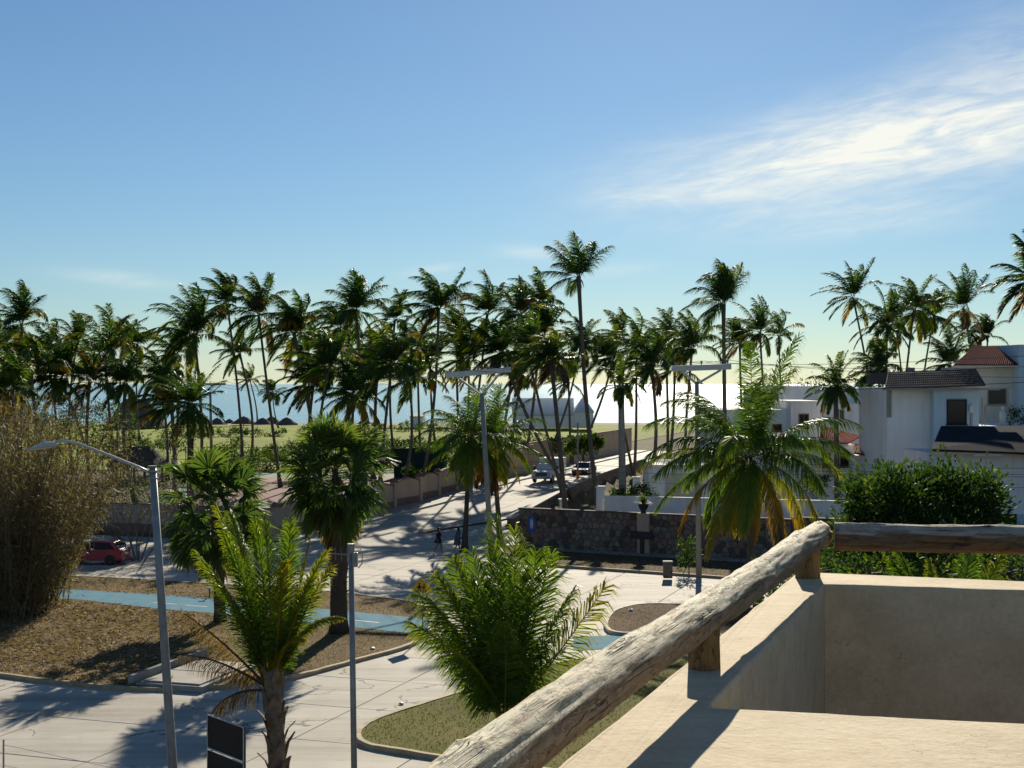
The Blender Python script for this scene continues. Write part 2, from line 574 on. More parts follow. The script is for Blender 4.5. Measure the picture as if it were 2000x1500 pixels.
M['pink'] = stucco('pink_render', (0.45, 0.26, 0.20), (0.38, 0.21, 0.16), (0.8, 0.75, 0.7), 0.5, 0.5)
M['mortar'] = plain('stone_wall_mortar', (0.17, 0.14, 0.115), (0.09, 0.075, 0.06), 2, 0.95, 0.5, 20)
M['stones'] = [plain('wall_stone_%s' % n, c, tuple(x * 0.55 for x in c), 3.0, 0.9, 0.6, 14, 0.2, 0, 'Position', 0.03)
               for n, c in (('brown', (0.27, 0.18, 0.135)), ('rose', (0.32, 0.20, 0.165)), ('grey', (0.26, 0.23, 0.20)), ('dark', (0.15, 0.115, 0.095)), ('tan', (0.36, 0.27, 0.20)))]
M['old_stone'] = None
t_ = NT('rough_masonry')
v_ = t_.coord('Position', (1, 1, 1.3))
e_ = t_.voro(v_, 2.3)
c_ = t_.voro(v_, 2.3, 'F1', 'Color')
cc_ = t_.ramp(t_.noise(c_, 2.0, 2), [(0.3, (0.07, 0.055, 0.045)), (0.5, (0.15, 0.11, 0.085)), (0.7, (0.21, 0.165, 0.13))])
cc_ = t_.mix(t_.math('LESS_THAN', e_, 0.05), cc_, (0.17, 0.145, 0.12))
t_.color(cc_)
t_.bump(t_.math('MINIMUM', e_, 0.2), 0.8, 0.1)
t_.set(rough=0.9)
M['old_stone'] = t_.m
M['red_tile'] = plain('red_roof_tile', (0.33, 0.075, 0.055), (0.17, 0.045, 0.035), 2.2, 0.9, 0.2, 20, 0.1)
M['black_tile'] = plain('dark_old_roof_tile', (0.075, 0.06, 0.06), (0.03, 0.026, 0.028), 1.6, 0.8, 0.3, 20)
M['slate'] = plain('dark_slate_sheet', (0.032, 0.038, 0.047), (0.02, 0.024, 0.03), 0.9, 0.95, 0.3, 12, 0.05)
M['glass'] = NT('dark_window_glass').set(rough=0.08, spec=0.3).m
M['glass'].node_tree.nodes['Principled BSDF'].inputs['Base Color'].default_value = (0.012, 0.014, 0.017, 1)
M['wood_brown'] = plain('brown_timber', (0.24, 0.13, 0.07), (0.11, 0.06, 0.035), 4, 0.6, 0.2)
M['dark_metal'] = plain('dark_iron', (0.03, 0.03, 0.032), (0.015, 0.015, 0.017), 6, 0.5, 0.1, 50, 0.5)
M['galv'] = plain('galvanised_steel', (0.40, 0.40, 0.39), (0.24, 0.24, 0.235), 4.0, 0.5, 0.15, 60, 0.4, 0.35)
M['white_metal'] = plain('white_painted_metal', (0.62, 0.62, 0.60), (0.48, 0.48, 0.46), 3.0, 0.4, 0.05, 40, 0.5)
M['concrete_pole'] = plain('concrete_pole', (0.34, 0.32, 0.29), (0.24, 0.225, 0.20), 1.6, 0.8, 0.2)
M['black_panel'] = plain('black_sign_panel', (0.012, 0.012, 0.016), (0.008, 0.008, 0.011), 3, 0.5, 0.0)
M['yellow_sign'] = plain('yellow_sign_sheet', (0.72, 0.40, 0.02), (0.60, 0.32, 0.02), 3, 0.45, 0.0)
M['black_paint'] = plain('black_sign_print', (0.015, 0.014, 0.012), None, 3, 0.6, 0.0)
M['blue_tile'] = plain('blue_glazed_tile', (0.05, 0.12, 0.42), (0.03, 0.08, 0.3), 8, 0.25, 0.0)
M['orange'] = plain('orange_paint', (0.65, 0.20, 0.05), (0.45, 0.14, 0.04), 5, 0.6, 0.1)
M['rubber'] = plain('tyre_rubber', (0.02, 0.02, 0.02), (0.012, 0.012, 0.012), 8, 0.85, 0.1)
M['rim'] = plain('wheel_rim', (0.40, 0.40, 0.41), (0.25, 0.25, 0.26), 6, 0.35, 0.0, 40, 0.5, 0.7)
M['red_car'] = NT('red_car_paint').set(rough=0.28, spec=0.5, coat=0.6).m
M['red_car'].node_tree.nodes['Principled BSDF'].inputs['Base Color'].default_value = (0.32, 0.02, 0.045, 1)
M['maroon_car'] = NT('maroon_car_paint').set(rough=0.25, spec=0.5, coat=0.6).m
M['maroon_car'].node_tree.nodes['Principled BSDF'].inputs['Base Color'].default_value = (0.13, 0.02, 0.045, 1)
M['white_car'] = NT('white_car_paint').set(rough=0.3, spec=0.5, coat=0.5).m
M['white_car'].node_tree.nodes['Principled BSDF'].inputs['Base Color'].default_value = (0.68, 0.68, 0.67, 1)
M['grille'] = plain('dark_grille', (0.035, 0.035, 0.037), None, 8, 0.4, 0.0)
M['lamp_clear'] = plain('headlamp_lens', (0.55, 0.56, 0.58), None, 8, 0.15, 0.0, 40, 0.6)
M['lamp_red'] = plain('tail_lamp_lens', (0.35, 0.02, 0.02), None, 8, 0.2, 0.0, 40, 0.6)
t_ = NT('white_tent_fabric')
t_.color(t_.ramp(t_.noise(t_.coord('Position'), .5, 5), [(.3, (.62, .64, .68)), (.7, (.76, .78, .8))]))
t_.set(rough=.7, spec=.2)
tr_n = t_.n.new('ShaderNodeBsdfTranslucent')
tr_n.inputs['Color'].default_value = (.72, .76, .82, 1)
mx_n = t_.n.new('ShaderNodeMixShader')
mx_n.inputs[0].default_value = .5
t_.l.new(t_.b.outputs[0], mx_n.inputs[1])
t_.l.new(tr_n.outputs[0], mx_n.inputs[2])
t_.l.new(mx_n.outputs[0], t_.out.inputs['Surface'])
M['tent'] = t_.m
M['skin'] = plain('skin', (0.30, 0.17, 0.115), (0.26, 0.145, 0.10), 8, 0.6, 0.0)
M['dark_cloth'] = plain('dark_clothing', (0.02, 0.02, 0.03), None, 10, 0.9, 0.1)
M['grey_cloth'] = plain('slate_dress', (0.10, 0.105, 0.15), (0.07, 0.075, 0.11), 10, 0.9, 0.1)
M['hair'] = plain('dark_hair', (0.015, 0.011, 0.009), None, 20, 0.5, 0.0)
M['terracotta'] = plain('dark_urn', (0.05, 0.042, 0.036), None, 6, 0.8, 0.2)
M['screen'] = plain('green_windscreen_mesh', (0.012, 0.045, 0.04), (0.008, 0.03, 0.028), 1.5, 0.9, 0.2)
t_ = NT('thatch')
v_ = t_.coord('Position', (6, 6, 0.8))
n_ = t_.noise(v_, 3.0, 6, 0.7)
t_.color(t_.ramp(n_, [(0.3, (0.065, 0.055, 0.045)), (0.7, (0.19, 0.165, 0.135))]))
t_.bump(n_, 0.9, 0.08)
t_.set(rough=0.95, spec=0.1)
M['thatch'] = t_.m

# sea water
t_ = NT('sea_water')
v_ = t_.coord('Position', (1.0, 0.45, 1.0))
n1_ = t_.noise(v_, 0.55, 6, 0.7)
n2_ = t_.noise(v_, 0.06, 4, 0.6)
t_.bump(t_.math('ADD', t_.math('MULTIPLY', n1_, 0.55), t_.math('MULTIPLY', n2_, 3.2)), 0.8, 0.5)
swell_ = t_.noise(t_.coord('Position', (0.0018, 0.02, 1)), 1.0, 4, 0.6)
t_.color(t_.ramp(swell_, [(0.35, (0.03, 0.16, 0.26)), (0.7, (0.08, 0.27, 0.38))]))
t_.set(rough=0.14, spec=0.45)
M['sea'] = t_.m


# weathered log: bleached grey skin over tan wood, long checks, dark bark scraps
def log_mat(name, bleached, tan, dark, bare=0.5, bleach_lit=(0.80, 0.67, 0.47)):
    t = NT(name)
    tc = t.n.new('ShaderNodeTexCoord').outputs['Object']     # z runs along the log

    def mp(s):
        m = t.n.new('ShaderNodeMapping')
        m.inputs['Scale'].default_value = s
        t.l.new(tc, m.inputs['Vector'])
        return m.outputs[0]
    fibre = t.noise(mp((30, 30, 1.6)), 1.6, 8, 0.7, 0.4)
    patch = t.noise(mp((7, 7, 2.2)), 1.3, 7, 0.68, 0.8)
    fine = t.noise(mp((60, 60, 14)), 1.5, 5, 0.7)
    c = t.ramp(fibre, [(0.30, tuple(x * 0.55 for x in bleached)), (0.48, bleached), (0.7, tuple(min(1, x * 1.2) for x in bleached))])
    tn = t.ramp(fibre, [(0.32, tuple(x * 0.5 for x in tan)), (0.6, tan)])
    c = t.mix(t.ramp(patch, [(bare, (0, 0, 0)), (bare + 0.14, (1, 1, 1))]), c, tn)
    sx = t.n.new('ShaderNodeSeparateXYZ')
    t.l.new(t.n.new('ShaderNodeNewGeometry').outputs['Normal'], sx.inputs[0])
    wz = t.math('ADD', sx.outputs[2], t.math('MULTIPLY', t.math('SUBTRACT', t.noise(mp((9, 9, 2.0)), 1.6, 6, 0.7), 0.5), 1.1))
    pale = t.ramp(fibre, [(0.30, tuple(x * 0.5 for x in bleach_lit)), (0.46, bleach_lit), (0.66, tuple(min(.8, x * 1.22) for x in bleach_lit))])
    c = t.mix(t.ramp(wz, [(0.22, (0, 0, 0)), (0.55, (1, 1, 1))]), c, pale)  # up-facing wood paler: sun bleaching, with the sunlit top edge put into colour
    chk = t.noise(mp((16, 16, 0.55)), 1.5, 3, 0.5, 0.9)
    crack = t.ramp(t.math('ABSOLUTE', t.math('SUBTRACT', chk, 0.5)), [(0.0, (1, 1, 1)), (0.02, (0, 0, 0))])
    gate = t.ramp(t.noise(mp((3, 3, 1.1)), 1.6, 3), [(0.47, (0, 0, 0)), (0.56, (1, 1, 1))])
    crack = t.mix(1.0, crack, gate, 'MULTIPLY')
    scab = t.ramp(t.noise(mp((12, 12, 4.5)), 1.6, 6, 0.7, 0.6), [(0.60, (0, 0, 0)), (0.655, (1, 1, 1))])
    c = t.mix(t.math('MULTIPLY', scab, 0.75), c, dark)
    c = t.mix(t.math('MULTIPLY', crack, 0.85), c, (0.025, 0.018, 0.013))
    t.color(c)
    h = t.math('ADD', t.math('MULTIPLY', fibre, 0.5), t.math('MULTIPLY', fine, 0.25))
    flake = t.ramp(t.noise(mp((10, 10, 3.2)), 2.0, 8, 0.72, 0.9), [(0.47, (0, 0, 0)), (0.50, (1, 1, 1))])
    c = t.mix(t.math('MULTIPLY', flake, 0.2), c, t.mix(1.0, c, (0.50, 0.46, 0.42), 'MULTIPLY'))
    grime = t.ramp(t.noise(mp((22, 22, 7)), 1.8, 6, 0.75), [(0.56, (0, 0, 0)), (0.66, (1, 1, 1))])
    c = t.mix(t.math('MULTIPLY', grime, 0.42), c, (0.16, 0.125, 0.095))
    t.color(c)
    h = t.math('SUBTRACT', h, t.math('MULTIPLY', flake, 0.22))
    h = t.math('SUBTRACT', t.math('ADD', h, t.math('MULTIPLY', scab, 0.35)), t.math('MULTIPLY', crack, 0.9))
    t.bump(h, 0.9, 0.014)
    t.set(rough=0.8, spec=0.2)
    return t.m


M['log'] = log_mat('weathered_log', (0.34, 0.25, 0.16), (0.38, 0.26, 0.145), (0.085, 0.06, 0.042), 0.50)
M['log_brown'] = log_mat('brown_log', (0.19, 0.135, 0.085), (0.27, 0.155, 0.075), (0.05, 0.032, 0.022), 0.45, (0.45, 0.40, 0.33))
M['log_post'] = log_mat('varnished_post', (0.27, 0.17, 0.075), (0.33, 0.21, 0.085), (0.05, 0.03, 0.017), 0.45, (.3, .2, .1))

# ------------------------------------------------------------------ terrain
RW0, RW1 = Vector((-0.4, 113.5)), Vector((16.4, 182.0))     # retaining wall along the side street


def road_z(y):
    return 1.4 * sstep(98, 150, y)


def rw_x(y):
    return RW0.x + (RW1.x - RW0.x) * (y - RW0.y) / (RW1.y - RW0.y)


def ground_z(x, y):
    z = road_z(y)
    if y > 98:
        z += 0.9 * sstep(190, 320, y)
        k = sstep(0.3, 1.3, x - rw_x(y)) * (1 - sstep(185, 215, y))
        z = z * (1 - k)
    z -= 3.6 * sstep(335, 410, y)
    return z


xs = np.concatenate([np.linspace(-3000, -120, 10), np.arange(-110, 130, 1.6), np.linspace(135, 3000, 10)])
ys = np.concatenate([np.linspace(-300, -20, 6), np.arange(-10, 260, 2.0), np.arange(262, 430, 6.0), [470, 600]])
gx, gy = np.meshgrid(xs, ys)
gz = np.array([[ground_z(a, b) - 0.16 for a in xs] for b in ys])
V = np.stack([gx.ravel(), gy.ravel(), gz.ravel()], 1)
nx, ny = len(xs), len(ys)
ii = (np.arange(ny - 1)[:, None] * nx + np.arange(nx - 1)[None, :]).ravel()
quads = np.stack([ii, ii + 1, ii + nx + 1, ii + nx], 1)
o = np_mesh('ground', V, quads, None, M['ground'], smooth=True)
tag(o, kind='structure')


def sheet(name, mat_, x0f, x1f, y0, y1, ny_, nx_, dz, zf=ground_z):
    V, Q = [], []
    for j in range(ny_ + 1):
        y = y0 + (y1 - y0) * j / ny_
        a, b = x0f(y), x1f(y)
        for i in range(nx_ + 1):
            x = a + (b - a) * i / nx_
            V.append((x, y, zf(x, y) + dz))
    for j in range(ny_):
        for i in range(nx_):
            k = j * (nx_ + 1) + i
            Q.append((k, k + 1, k + nx_ + 2, k + nx_ + 1))
    return np_mesh(name, np.array(V), np.array(Q), None, mat_, smooth=True)


tag(sheet('lawn', M['golf'], lambda y: -140, lambda y: -6 + (y - 170) * 0.36, 168, 318, 40, 30, -0.10), kind='structure')
tag(sheet('beach', M['sand'], lambda y: -400, lambda y: 400, 318, 425, 30, 20, -0.08), kind='structure')
me = bpy.data.meshes.new('sea')
me.from_pydata([(-60000, 372, -0.9), (60000, 372, -0.9), (60000, 80000, -0.9), (-60000, 80000, -0.9)], [], [(0, 1, 2, 3)])
tag(link('sea', me, None, M['sea']), kind='structure')

# ------------------------------------------------------------------ roads
UD = Vector((0.945, -0.327)).normalized()      # along the main road
VD = Vector((-UD.y, UD.x))
island1 = [gr(*p, 0.12) for p in [(-260, 1112), (180, 1125), (420, 1140), (600, 1150), (740, 1165), (818, 1176), (840, 1188), (850, 1212), (840, 1240), (800, 1262), (700, 1288),
                                  (630, 1308), (560, 1325), (430, 1341), (310, 1347), (150, 1337), (0, 1317), (-150, 1296), (-320, 1270)]]
island2 = [gr(*p, 0.12) for p in [(690, 1437), (700, 1419), (735, 1400), (800, 1380), (895, 1350), (1000, 1318), (1090, 1292), (1180, 1278), (1340, 1280), (1700, 1300), (2200, 1325),
                                  (2200, 1700), (1500, 1570), (1100, 1508), (870, 1480), (760, 1463), (705, 1453)]]
island3 = [gr(*p, 0.12) for p in [(1250, 1237), (1195, 1236), (1178, 1226), (1181, 1206), (1202, 1187), (1262, 1176), (1430, 1184), (1700, 1205), (2200, 1235), (2200, 1262), (1700, 1248), (1400, 1241)]]


def smooth_poly(P, it=2):
    P = [Vector((p.x, p.y)) for p in P]
    for _ in range(it):
        Q = []
        for i in range(len(P)):
            a, b = P[i], P[(i + 1) % len(P)]
            Q += [a * 0.75 + b * 0.25, a * 0.25 + b * 0.75]
        P = Q
    return P


def inside(p, poly):
    c = False
    for i in range(len(poly)):
        a, b = poly[i], poly[(i + 1) % len(poly)]
        if (a.y > p.y) != (b.y > p.y) and p.x < (b.x - a.x) * (p.y - a.y) / (b.y - a.y) + a.x:
            c = not c
    return c


I1, I2, I3 = smooth_poly(island1), smooth_poly(island2), smooth_poly(island3)

road = MB().prism([(-60, 118), (-60, 16), (60, 16), (60, 70), (6, 92), (-4, 99), (-18, 103)], -0.14, -0.035).build('road', M['road_base'])
tag(road, kind='structure')
SL = 4.6
bm = bmesh.new()
bmesh.ops.create_cube(bm, size=1.0)
for v in bm.verts:
    v.co = Vector((v.co.x * (SL - 0.03), v.co.y * (SL - 0.03), (v.co.z - 0.5) * 0.12))
bmesh.ops.bevel(bm, geom=[e for e in bm.edges if all(abs(v.co.z) < 1e-4 for v in e.verts)], offset=0.015, segments=1, affect='EDGES')
slab_me = bpy.data.meshes.new('slab')
bm.to_mesh(slab_me)
slab_me.materials.append(M['concrete'])
far_edge = lambda x: 90.2 - 0.47 * x if x > -2 else 99.5 - 0.33 * (x + 2)
for iu in range(-14, 12):
    for iv in range(-14, 12):
        c = Vector((-4, 62)) + UD * SL * (iu + 0.37 * (iv % 2 == 0) * 0) + VD * SL * iv
        cs = [c + UD * SL / 2 * a + VD * SL / 2 * b for a, b in ((1, 1), (1, -1), (-1, 1), (-1, -1))]
        if c.y < 24 or c.y > 108 or min(p.y - far_edge(p.x) for p in cs) > 0: continue
        pxs = [p.x / max(p.y, 1) * FPX + 1000 for p in cs]
        if max(pxs) < -150 or min(pxs) > 2100: continue
        if min(750 + EYE * FPX / p.y for p in cs) > 1560: continue
        if any(all(inside(p, I) for p in cs) for I in (I1, I2, I3)): continue
        if min(pxs) > 1500 and c.y < 66: continue
        s = link('slab', slab_me, road)
        s.location = (c.x, c.y, random.uniform(-0.005, 0.005))
        s.rotation_euler = (random.uniform(-0.0014, 0.0014), random.uniform(-0.0014, 0.0014), math.atan2(UD.y, UD.x) + (math.pi if random.random() < .5 else 0))


def offset_poly(P, d):
    n = len(P)
    a = sum(P[i].x * P[(i + 1) % n].y - P[(i + 1) % n].x * P[i].y for i in range(n))
    sg = 1 if a > 0 else -1
    Q = []
    for i in range(n):
        t = (P[(i + 1) % n] - P[i - 1]).normalized()
        Q.append(P[i] + Vector((-t.y, t.x)) * d * sg)
    return Q


def island(name, P, mat_, kerb_mat):
    """raised bed: top surface with small undulations and a real kerb round it"""
    inner = offset_poly(P, 0.20)
    bm = bmesh.new()
    vs = [bm.verts.new((p.x, p.y, 0.125)) for p in inner]
    f = bm.faces.new(vs)
    bmesh.ops.triangulate(bm, faces=[f])
    bmesh.ops.subdivide_edges(bm, edges=bm.edges[:], cuts=3, use_grid_fill=False)
    bmesh.ops.triangulate(bm, faces=bm.faces[:])
    me = bpy.data.meshes.new(name)
    bm.normal_update()
    for f in bm.faces:
        if f.normal.z < 0: f.normal_flip()
    bm.to_mesh(me)
    o = tag(link(name, me, None, mat_), kind='structure')
    k = MB()
    n = len(P)
    V, F = [], []
    for i in range(n):
        w = random.uniform(-0.012, 0.012)
        for q, z in ((P[i], -0.1), (P[i], 0.135 + w), (P[i] + (inner[i] - P[i]) * 0.12, 0.155 + w), (inner[i], 0.155 + w), (inner[i], 0.02)):
            V.append((q.x, q.y, z))
    for i in range(n):
        j = (i + 1) % n
        for s in range(4):
            F.append((i * 5 + s, j * 5 + s, j * 5 + s + 1, i * 5 + s + 1))
    k.add(V, F)
    tag(k.build('kerb', kerb_mat, None), kind='structure')
    return o


island('verge', I1, M['dry_lawn'], M['kerb'])
island('verge', I2, M['green_lawn'], M['kerb'])
island('verge', I3, M['dirt'], M['kerb_white'])


def flat(name, pts, z, mat_, parent=None):
    m = MB()
    m.add([(p.x, p.y, z) for p in pts], [tuple(range(len(pts)))])
    o = m.build(name, mat_, parent)
    if o.data.polygons[0].normal.z < 0:
        o.data.flip_normals()
    if parent is None: tag(o, kind='structure')
    return o


flat('cycle_path', [gr(*p, 0.13) for p in [(-250, 1128), (165, 1153), (300, 1160), (420, 1168), (570, 1183), (700, 1196), (830, 1208), (846, 1215), (840, 1238), (820, 1239), (700, 1226), (570, 1213), (420, 1198), (300, 1188), (165, 1172), (-250, 1144)]], 0.135, M['bike'])
p2 = flat('cycle_path', [gr(*p, 0.02) for p in [(1120, 1243), (1200, 1241), (1400, 1246), (1700, 1253), (2200, 1270), (2200, 1312), (1700, 1288), (1400, 1272), (1200, 1266), (1120, 1270)]], 0.016, M['bike'])
lines = [((300, 1177), (345, 1180)), ((362, 1181.5), (405, 1185)), ((560, 1197), (610, 1201.5)), ((690, 1211), (740, 1216))]
for a, b in lines:
    A, B = gr(*a, 0.14), gr(*b, 0.14)
    d = (B - A).normalized()
    nrm = Vector((-d.y, d.x, 0)) * 0.06
    flat('path_line', [A - nrm, B - nrm, B + nrm, A + nrm], 0.1395, M['white_line'])

# side street climbing away towards the sea
left_edge = [(-19.0, 96), (-16.2, 103), (-10.2, 118), (-6.0, 127.4), (0.4, 147), (12, 186), (21, 216)]


def ledge(y):
    for (x0, y0), (x1, y1) in zip(left_edge, left_edge[1:]):
        if y <= y1:
            return x0 + (x1 - x0) * (y - y0) / (y1 - y0)
    return left_edge[-1][0]


tag(sheet('side_street', M['concrete_side'], ledge, lambda y: max(rw_x(y) - 0.1, 1.5 + (y - 99) * -0.16 if y < 113 else -99), 96, 214, 59, 8, -0.012, lambda x, y: road_z(y)), kind='structure')
tag(sheet('pavement', M['pavement'], lambda y: ledge(y) - 2.3, ledge, 103, 214, 50, 2, 0.13, lambda x, y: road_z(y)), kind='structure')
kb = MB()
pts = [(ledge(y), y, road_z(y)) for y in np.linspace(101, 214, 60)]
for (a, b) in zip(pts, pts[1:]):
    kb.add([(a[0] - .02, a[1], a[2] + 0.142), (a[0] + 0.16, a[1], a[2] + 0.142), (b[0] + 0.16, b[1], b[2] + 0.142), (b[0] - .02, b[1], b[2] + 0.142), (a[0] + 0.17, a[1], a[2] - 0.05), (b[0] + 0.17, b[1], b[2] - 0.05)], [(0, 1, 2, 3), (1, 4, 5, 2)])
tag(kb.build('kerb', M['kerb_white']), kind='structure')


def sw_left(y):                                  # near edge of the footway along the retaining wall
    return -6.9 + (rw_x(125) - 2.3 + 6.9) * (y - 108) / 17 if y < 125 else rw_x(y) - 2.3


tag(sheet('pavement', M['pavement'], sw_left, lambda y: sw_left(y) + .35 + (rw_x(y) - 0.12 - sw_left(y) - .35) * sstep(108, 119, y), 108, 200, 60, 2, 0.12, lambda x, y: road_z(y)), kind='structure')
kb = MB()
pts = [(sw_left(y), y, road_z(y)) for y in np.linspace(107.8, 200, 60)]
for (a, b) in zip(pts, pts[1:]):
    kb.add([(a[0] + .02, a[1], a[2] + 0.135), (a[0] - 0.16, a[1], a[2] + 0.135), (b[0] - 0.16, b[1], b[2] + 0.135), (b[0] + .02, b[1], b[2] + 0.135), (a[0] - 0.17, a[1], a[2] - 0.05), (b[0] - 0.17, b[1], b[2] - 0.05)], [(3, 2, 1, 0), (2, 5, 4, 1)])
kb.add([(-7.1, 107.75, -.02), (-6.4, 107.7, -.02), (-6.4, 107.72, .26), (-7.1, 107.77, .26)], [(0, 1, 2, 3)])
tag(kb.build('kerb', M['kerb']), kind='structure')

# far verge below the stone wall
fv = [Vector((0.6, 90.6)), Vector((2.4, 89.2)), Vector((6, 87.2)), Vector((10.9, 84.6)), Vector((20, 79.5)), Vector((48, 64)), Vector((48, 76)), Vector((18.5, 91.2)), Vector((0.6, 100.2)), Vector((-1.4, 99.2)), Vector((-1.2, 94))]
island('verge', fv, M['dirt'], M['kerb'])
flat('pavement', [Vector((1.0, 97.6)), Vector((18.5, 88.6)), Vector((45, 75)), Vector((45, 76.5)), Vector((18.5, 90.6)), Vector((1.0, 99.4))], 0.135, M['pavement'])

# ------------------------------------------------------------------ terrace building in the foreground
PZ = EYE - 0.976
PS = 1.0
bld = empty('terrace_building', (0, 0, 0), 'cream rendered roof terrace parapet and ledges round a dark stairwell', 'building')


def slab_prism(name, poly, z0, z1, mat_, bev=0.018, wob=0.006, cuts=22):
    bm = bmesh.new()
    a = sum(poly[i][0] * poly[(i + 1) % len(poly)][1] - poly[(i + 1) % len(poly)][0] * poly[i][1] for i in range(len(poly)))
    if a < 0: poly = poly[::-1]
    pts = []
    for i in range(len(poly)):
        p, q = Vector(poly[i]), Vector(poly[(i + 1) % len(poly)])
        n = max(1, int((q - p).length / 0.07)) if (q - p).length < 8 else 60
        for k in range(n):
            pts.append(p + (q - p) * k / n)
    vs = [bm.verts.new((p.x, p.y, z1)) for p in pts]
    f = bm.faces.new(vs)
    r = bmesh.ops.extrude_face_region(bm, geom=[f])
    for e in r['geom']:
        if isinstance(e, bmesh.types.BMVert): e.co.z = z0
    bmesh.ops.recalc_face_normals(bm, faces=bm.faces[:])
    top = [e for e in bm.edges if all(abs(v.co.z - z1) < 1e-5 for v in e.verts)]
    bmesh.ops.bevel(bm, geom=top, offset=bev, segments=3, profile=0.6, affect='EDGES')
    for v in bm.verts:
        if v.co.z > z1 - 0.06:
            n = mnoise.noise_vector(v.co * 5.0) * wob + mnoise.noise_vector(v.co * 19.0) * wob * 0.4
            v.co += Vector((n.x, n.y, n.z * 0.5))
    me = bpy.data.meshes.new(name)
    bm.to_mesh(me)
    for p in me.polygons: p.use_smooth = abs(p.normal.z) < 0.97 and abs(p.normal.z) > 0.03
    return link(name, me, bld, mat_)


def outer(y): return 0.11 * PS + 0.3635 * (y - 3.607 * PS)
def inner_x(y): return 0.596 * PS + 0.353 * (y - 4.294 * PS)
YF, YI, YN = 7.38 * PS, 6.93 * PS, 4.294 * PS
FAR_O = lambda x: YF - 0.335 * (x - 1.47 * PS)
FAR_I = lambda x: YI - 0.245 * (x - 1.53 * PS)
NEAR = lambda x: YN - 0.235 * (x - 0.596 * PS)
slab_prism('parapet', [(outer(-1.5), -1.5), (outer(YF), YF), (5.5, FAR_O(5.5)), (5.5, FAR_I(5.5)), (inner_x(YI), YI), (inner_x(YN), YN), (5.5, NEAR(5.5)), (5.5, 1.9), (inner_x(2.5), 2.5), (inner_x(-1.5), -1.5)], PZ - .17, PZ, M['terrace'])  # ledge kept thin and open beneath so no sunlit face brightens the well
MB().prism([(outer(-1.5), -1.5), (outer(YF), YF), (inner_x(YI), YI), (inner_x(-1.5), -1.5)], 0, PZ - .1701).build('outer_wall', M['terrace'], bld)
MB().prism([(outer(YF) + .001, YF), (5.5, FAR_O(5.5)), (5.5, FAR_I(5.5)), (inner_x(YI) + .001, YI)], 0, PZ - .1701).build('outer_wall', M['terrace'], bld)
MB().prism([(inner_x(-1.5), -1.5), (5.8, -1.5), (5.8, -1.75), (outer(-1.5), -1.75)], 0, PZ - .3).build('outer_wall', M['terrace'], bld)  # unseen back wall, added to shut light out of the room below
MB().prism([(inner_x(-1.5) + .01, -1.5), (5.6, -1.5), (5.6, 1.88), (inner_x(2.5) + .01, 2.48)], PZ - 0.85, PZ - 0.66).build('terrace_deck', M['terrace'], bld)
MB().prism([(inner_x(-1.49) + .01, -1.49), (5.49, -1.49), (5.49, FAR_I(5.5) - .01), (inner_x(YI - .02) + .01, YI - .02)], PZ - 3.2, PZ - 3.0).build('stairwell_floor', M['terrace'], bld)
MB().prism([(5.501, -1.49), (5.8, -1.49), (5.8, 6.5), (5.501, 6.5)], 0, PZ - .01).build('parapet', M['terrace'], bld)  # unseen side wall, added to keep the stairwell dark


def log_mesh(name, p0, p1, r0, r1, mat_, seed, seg=56, ring=0.03, rough=1.0, bow=0.0):
    """round log: local z along its length, lumps, knots and a few deep checks"""
    p0, p1 = Vector(p0), Vector(p1)
    L = (p1 - p0).length
    n = int(L / ring)
    V, F = [], []
    knots = [(random.uniform(0, L), random.uniform(0, 6.28), random.uniform(0.015, 0.035), random.uniform(0.002, 0.008)) for _ in range(int(L * 4.5))]
    for i in range(n + 1):
        z = L * i / n
        t = i / n
        ox = mnoise.noise(Vector((z * 0.7, seed, 0))) * 0.018 * rough + bow * math.sin(math.pi * t)
        oy = mnoise.noise(Vector((z * 0.7, seed, 9))) * 0.018 * rough
        for k in range(seg):
            w = 2 * math.pi * k / seg
            cx, cyy = math.cos(w), math.sin(w)
            r = r0 + (r1 - r0) * t
            r += rough * (0.006 * mnoise.noise(Vector((cx * 1.2, cyy * 1.2, z * 2.2 + seed))) + 0.0045 * mnoise.noise(Vector((cx * 4, cyy * 4, z * 6 + seed))) + 0.0025 * mnoise.noise(Vector((cx * 14, cyy * 14, z * 5 + seed))))
            c = mnoise.noise(Vector((cx * 3.1, cyy * 3.1, z * 0.55 + seed * 3)))
            if abs(c) < 0.035: r -= 0.006 * (1 - abs(c) / 0.035)
            for (kz, kw, ks, kh) in knots:
                if abs(kz - z) < ks * 2.5:
                    dw = abs((w - kw + math.pi) % (2 * math.pi) - math.pi) * r0
                    d2 = (dw * dw + (kz - z) ** 2) / (ks * ks)
                    if d2 < 6: r += kh * math.exp(-d2)
            V.append((cx * r + ox, cyy * r + oy, z))
    for i in range(n):
        for k in range(seg):
            F.append((i * seg + k, i * seg + (k + 1) % seg, (i + 1) * seg + (k + 1) % seg, (i + 1) * seg + k))
    F.append(tuple(range(seg - 1, -1, -1)))
    F.append(tuple(range(n * seg, (n + 1) * seg)))
    me = bpy.data.meshes.new(name)
    me.from_pydata(V, [], F)
    me.polygons.foreach_set('use_smooth', [True] * (len(me.polygons) - 2) + [False, False])
    me.update()
    o = link(name, me, None, mat_)
    o.location = p0
    o.rotation_euler = (p1 - p0).to_track_quat('Z', 'Y').to_euler()
    return o


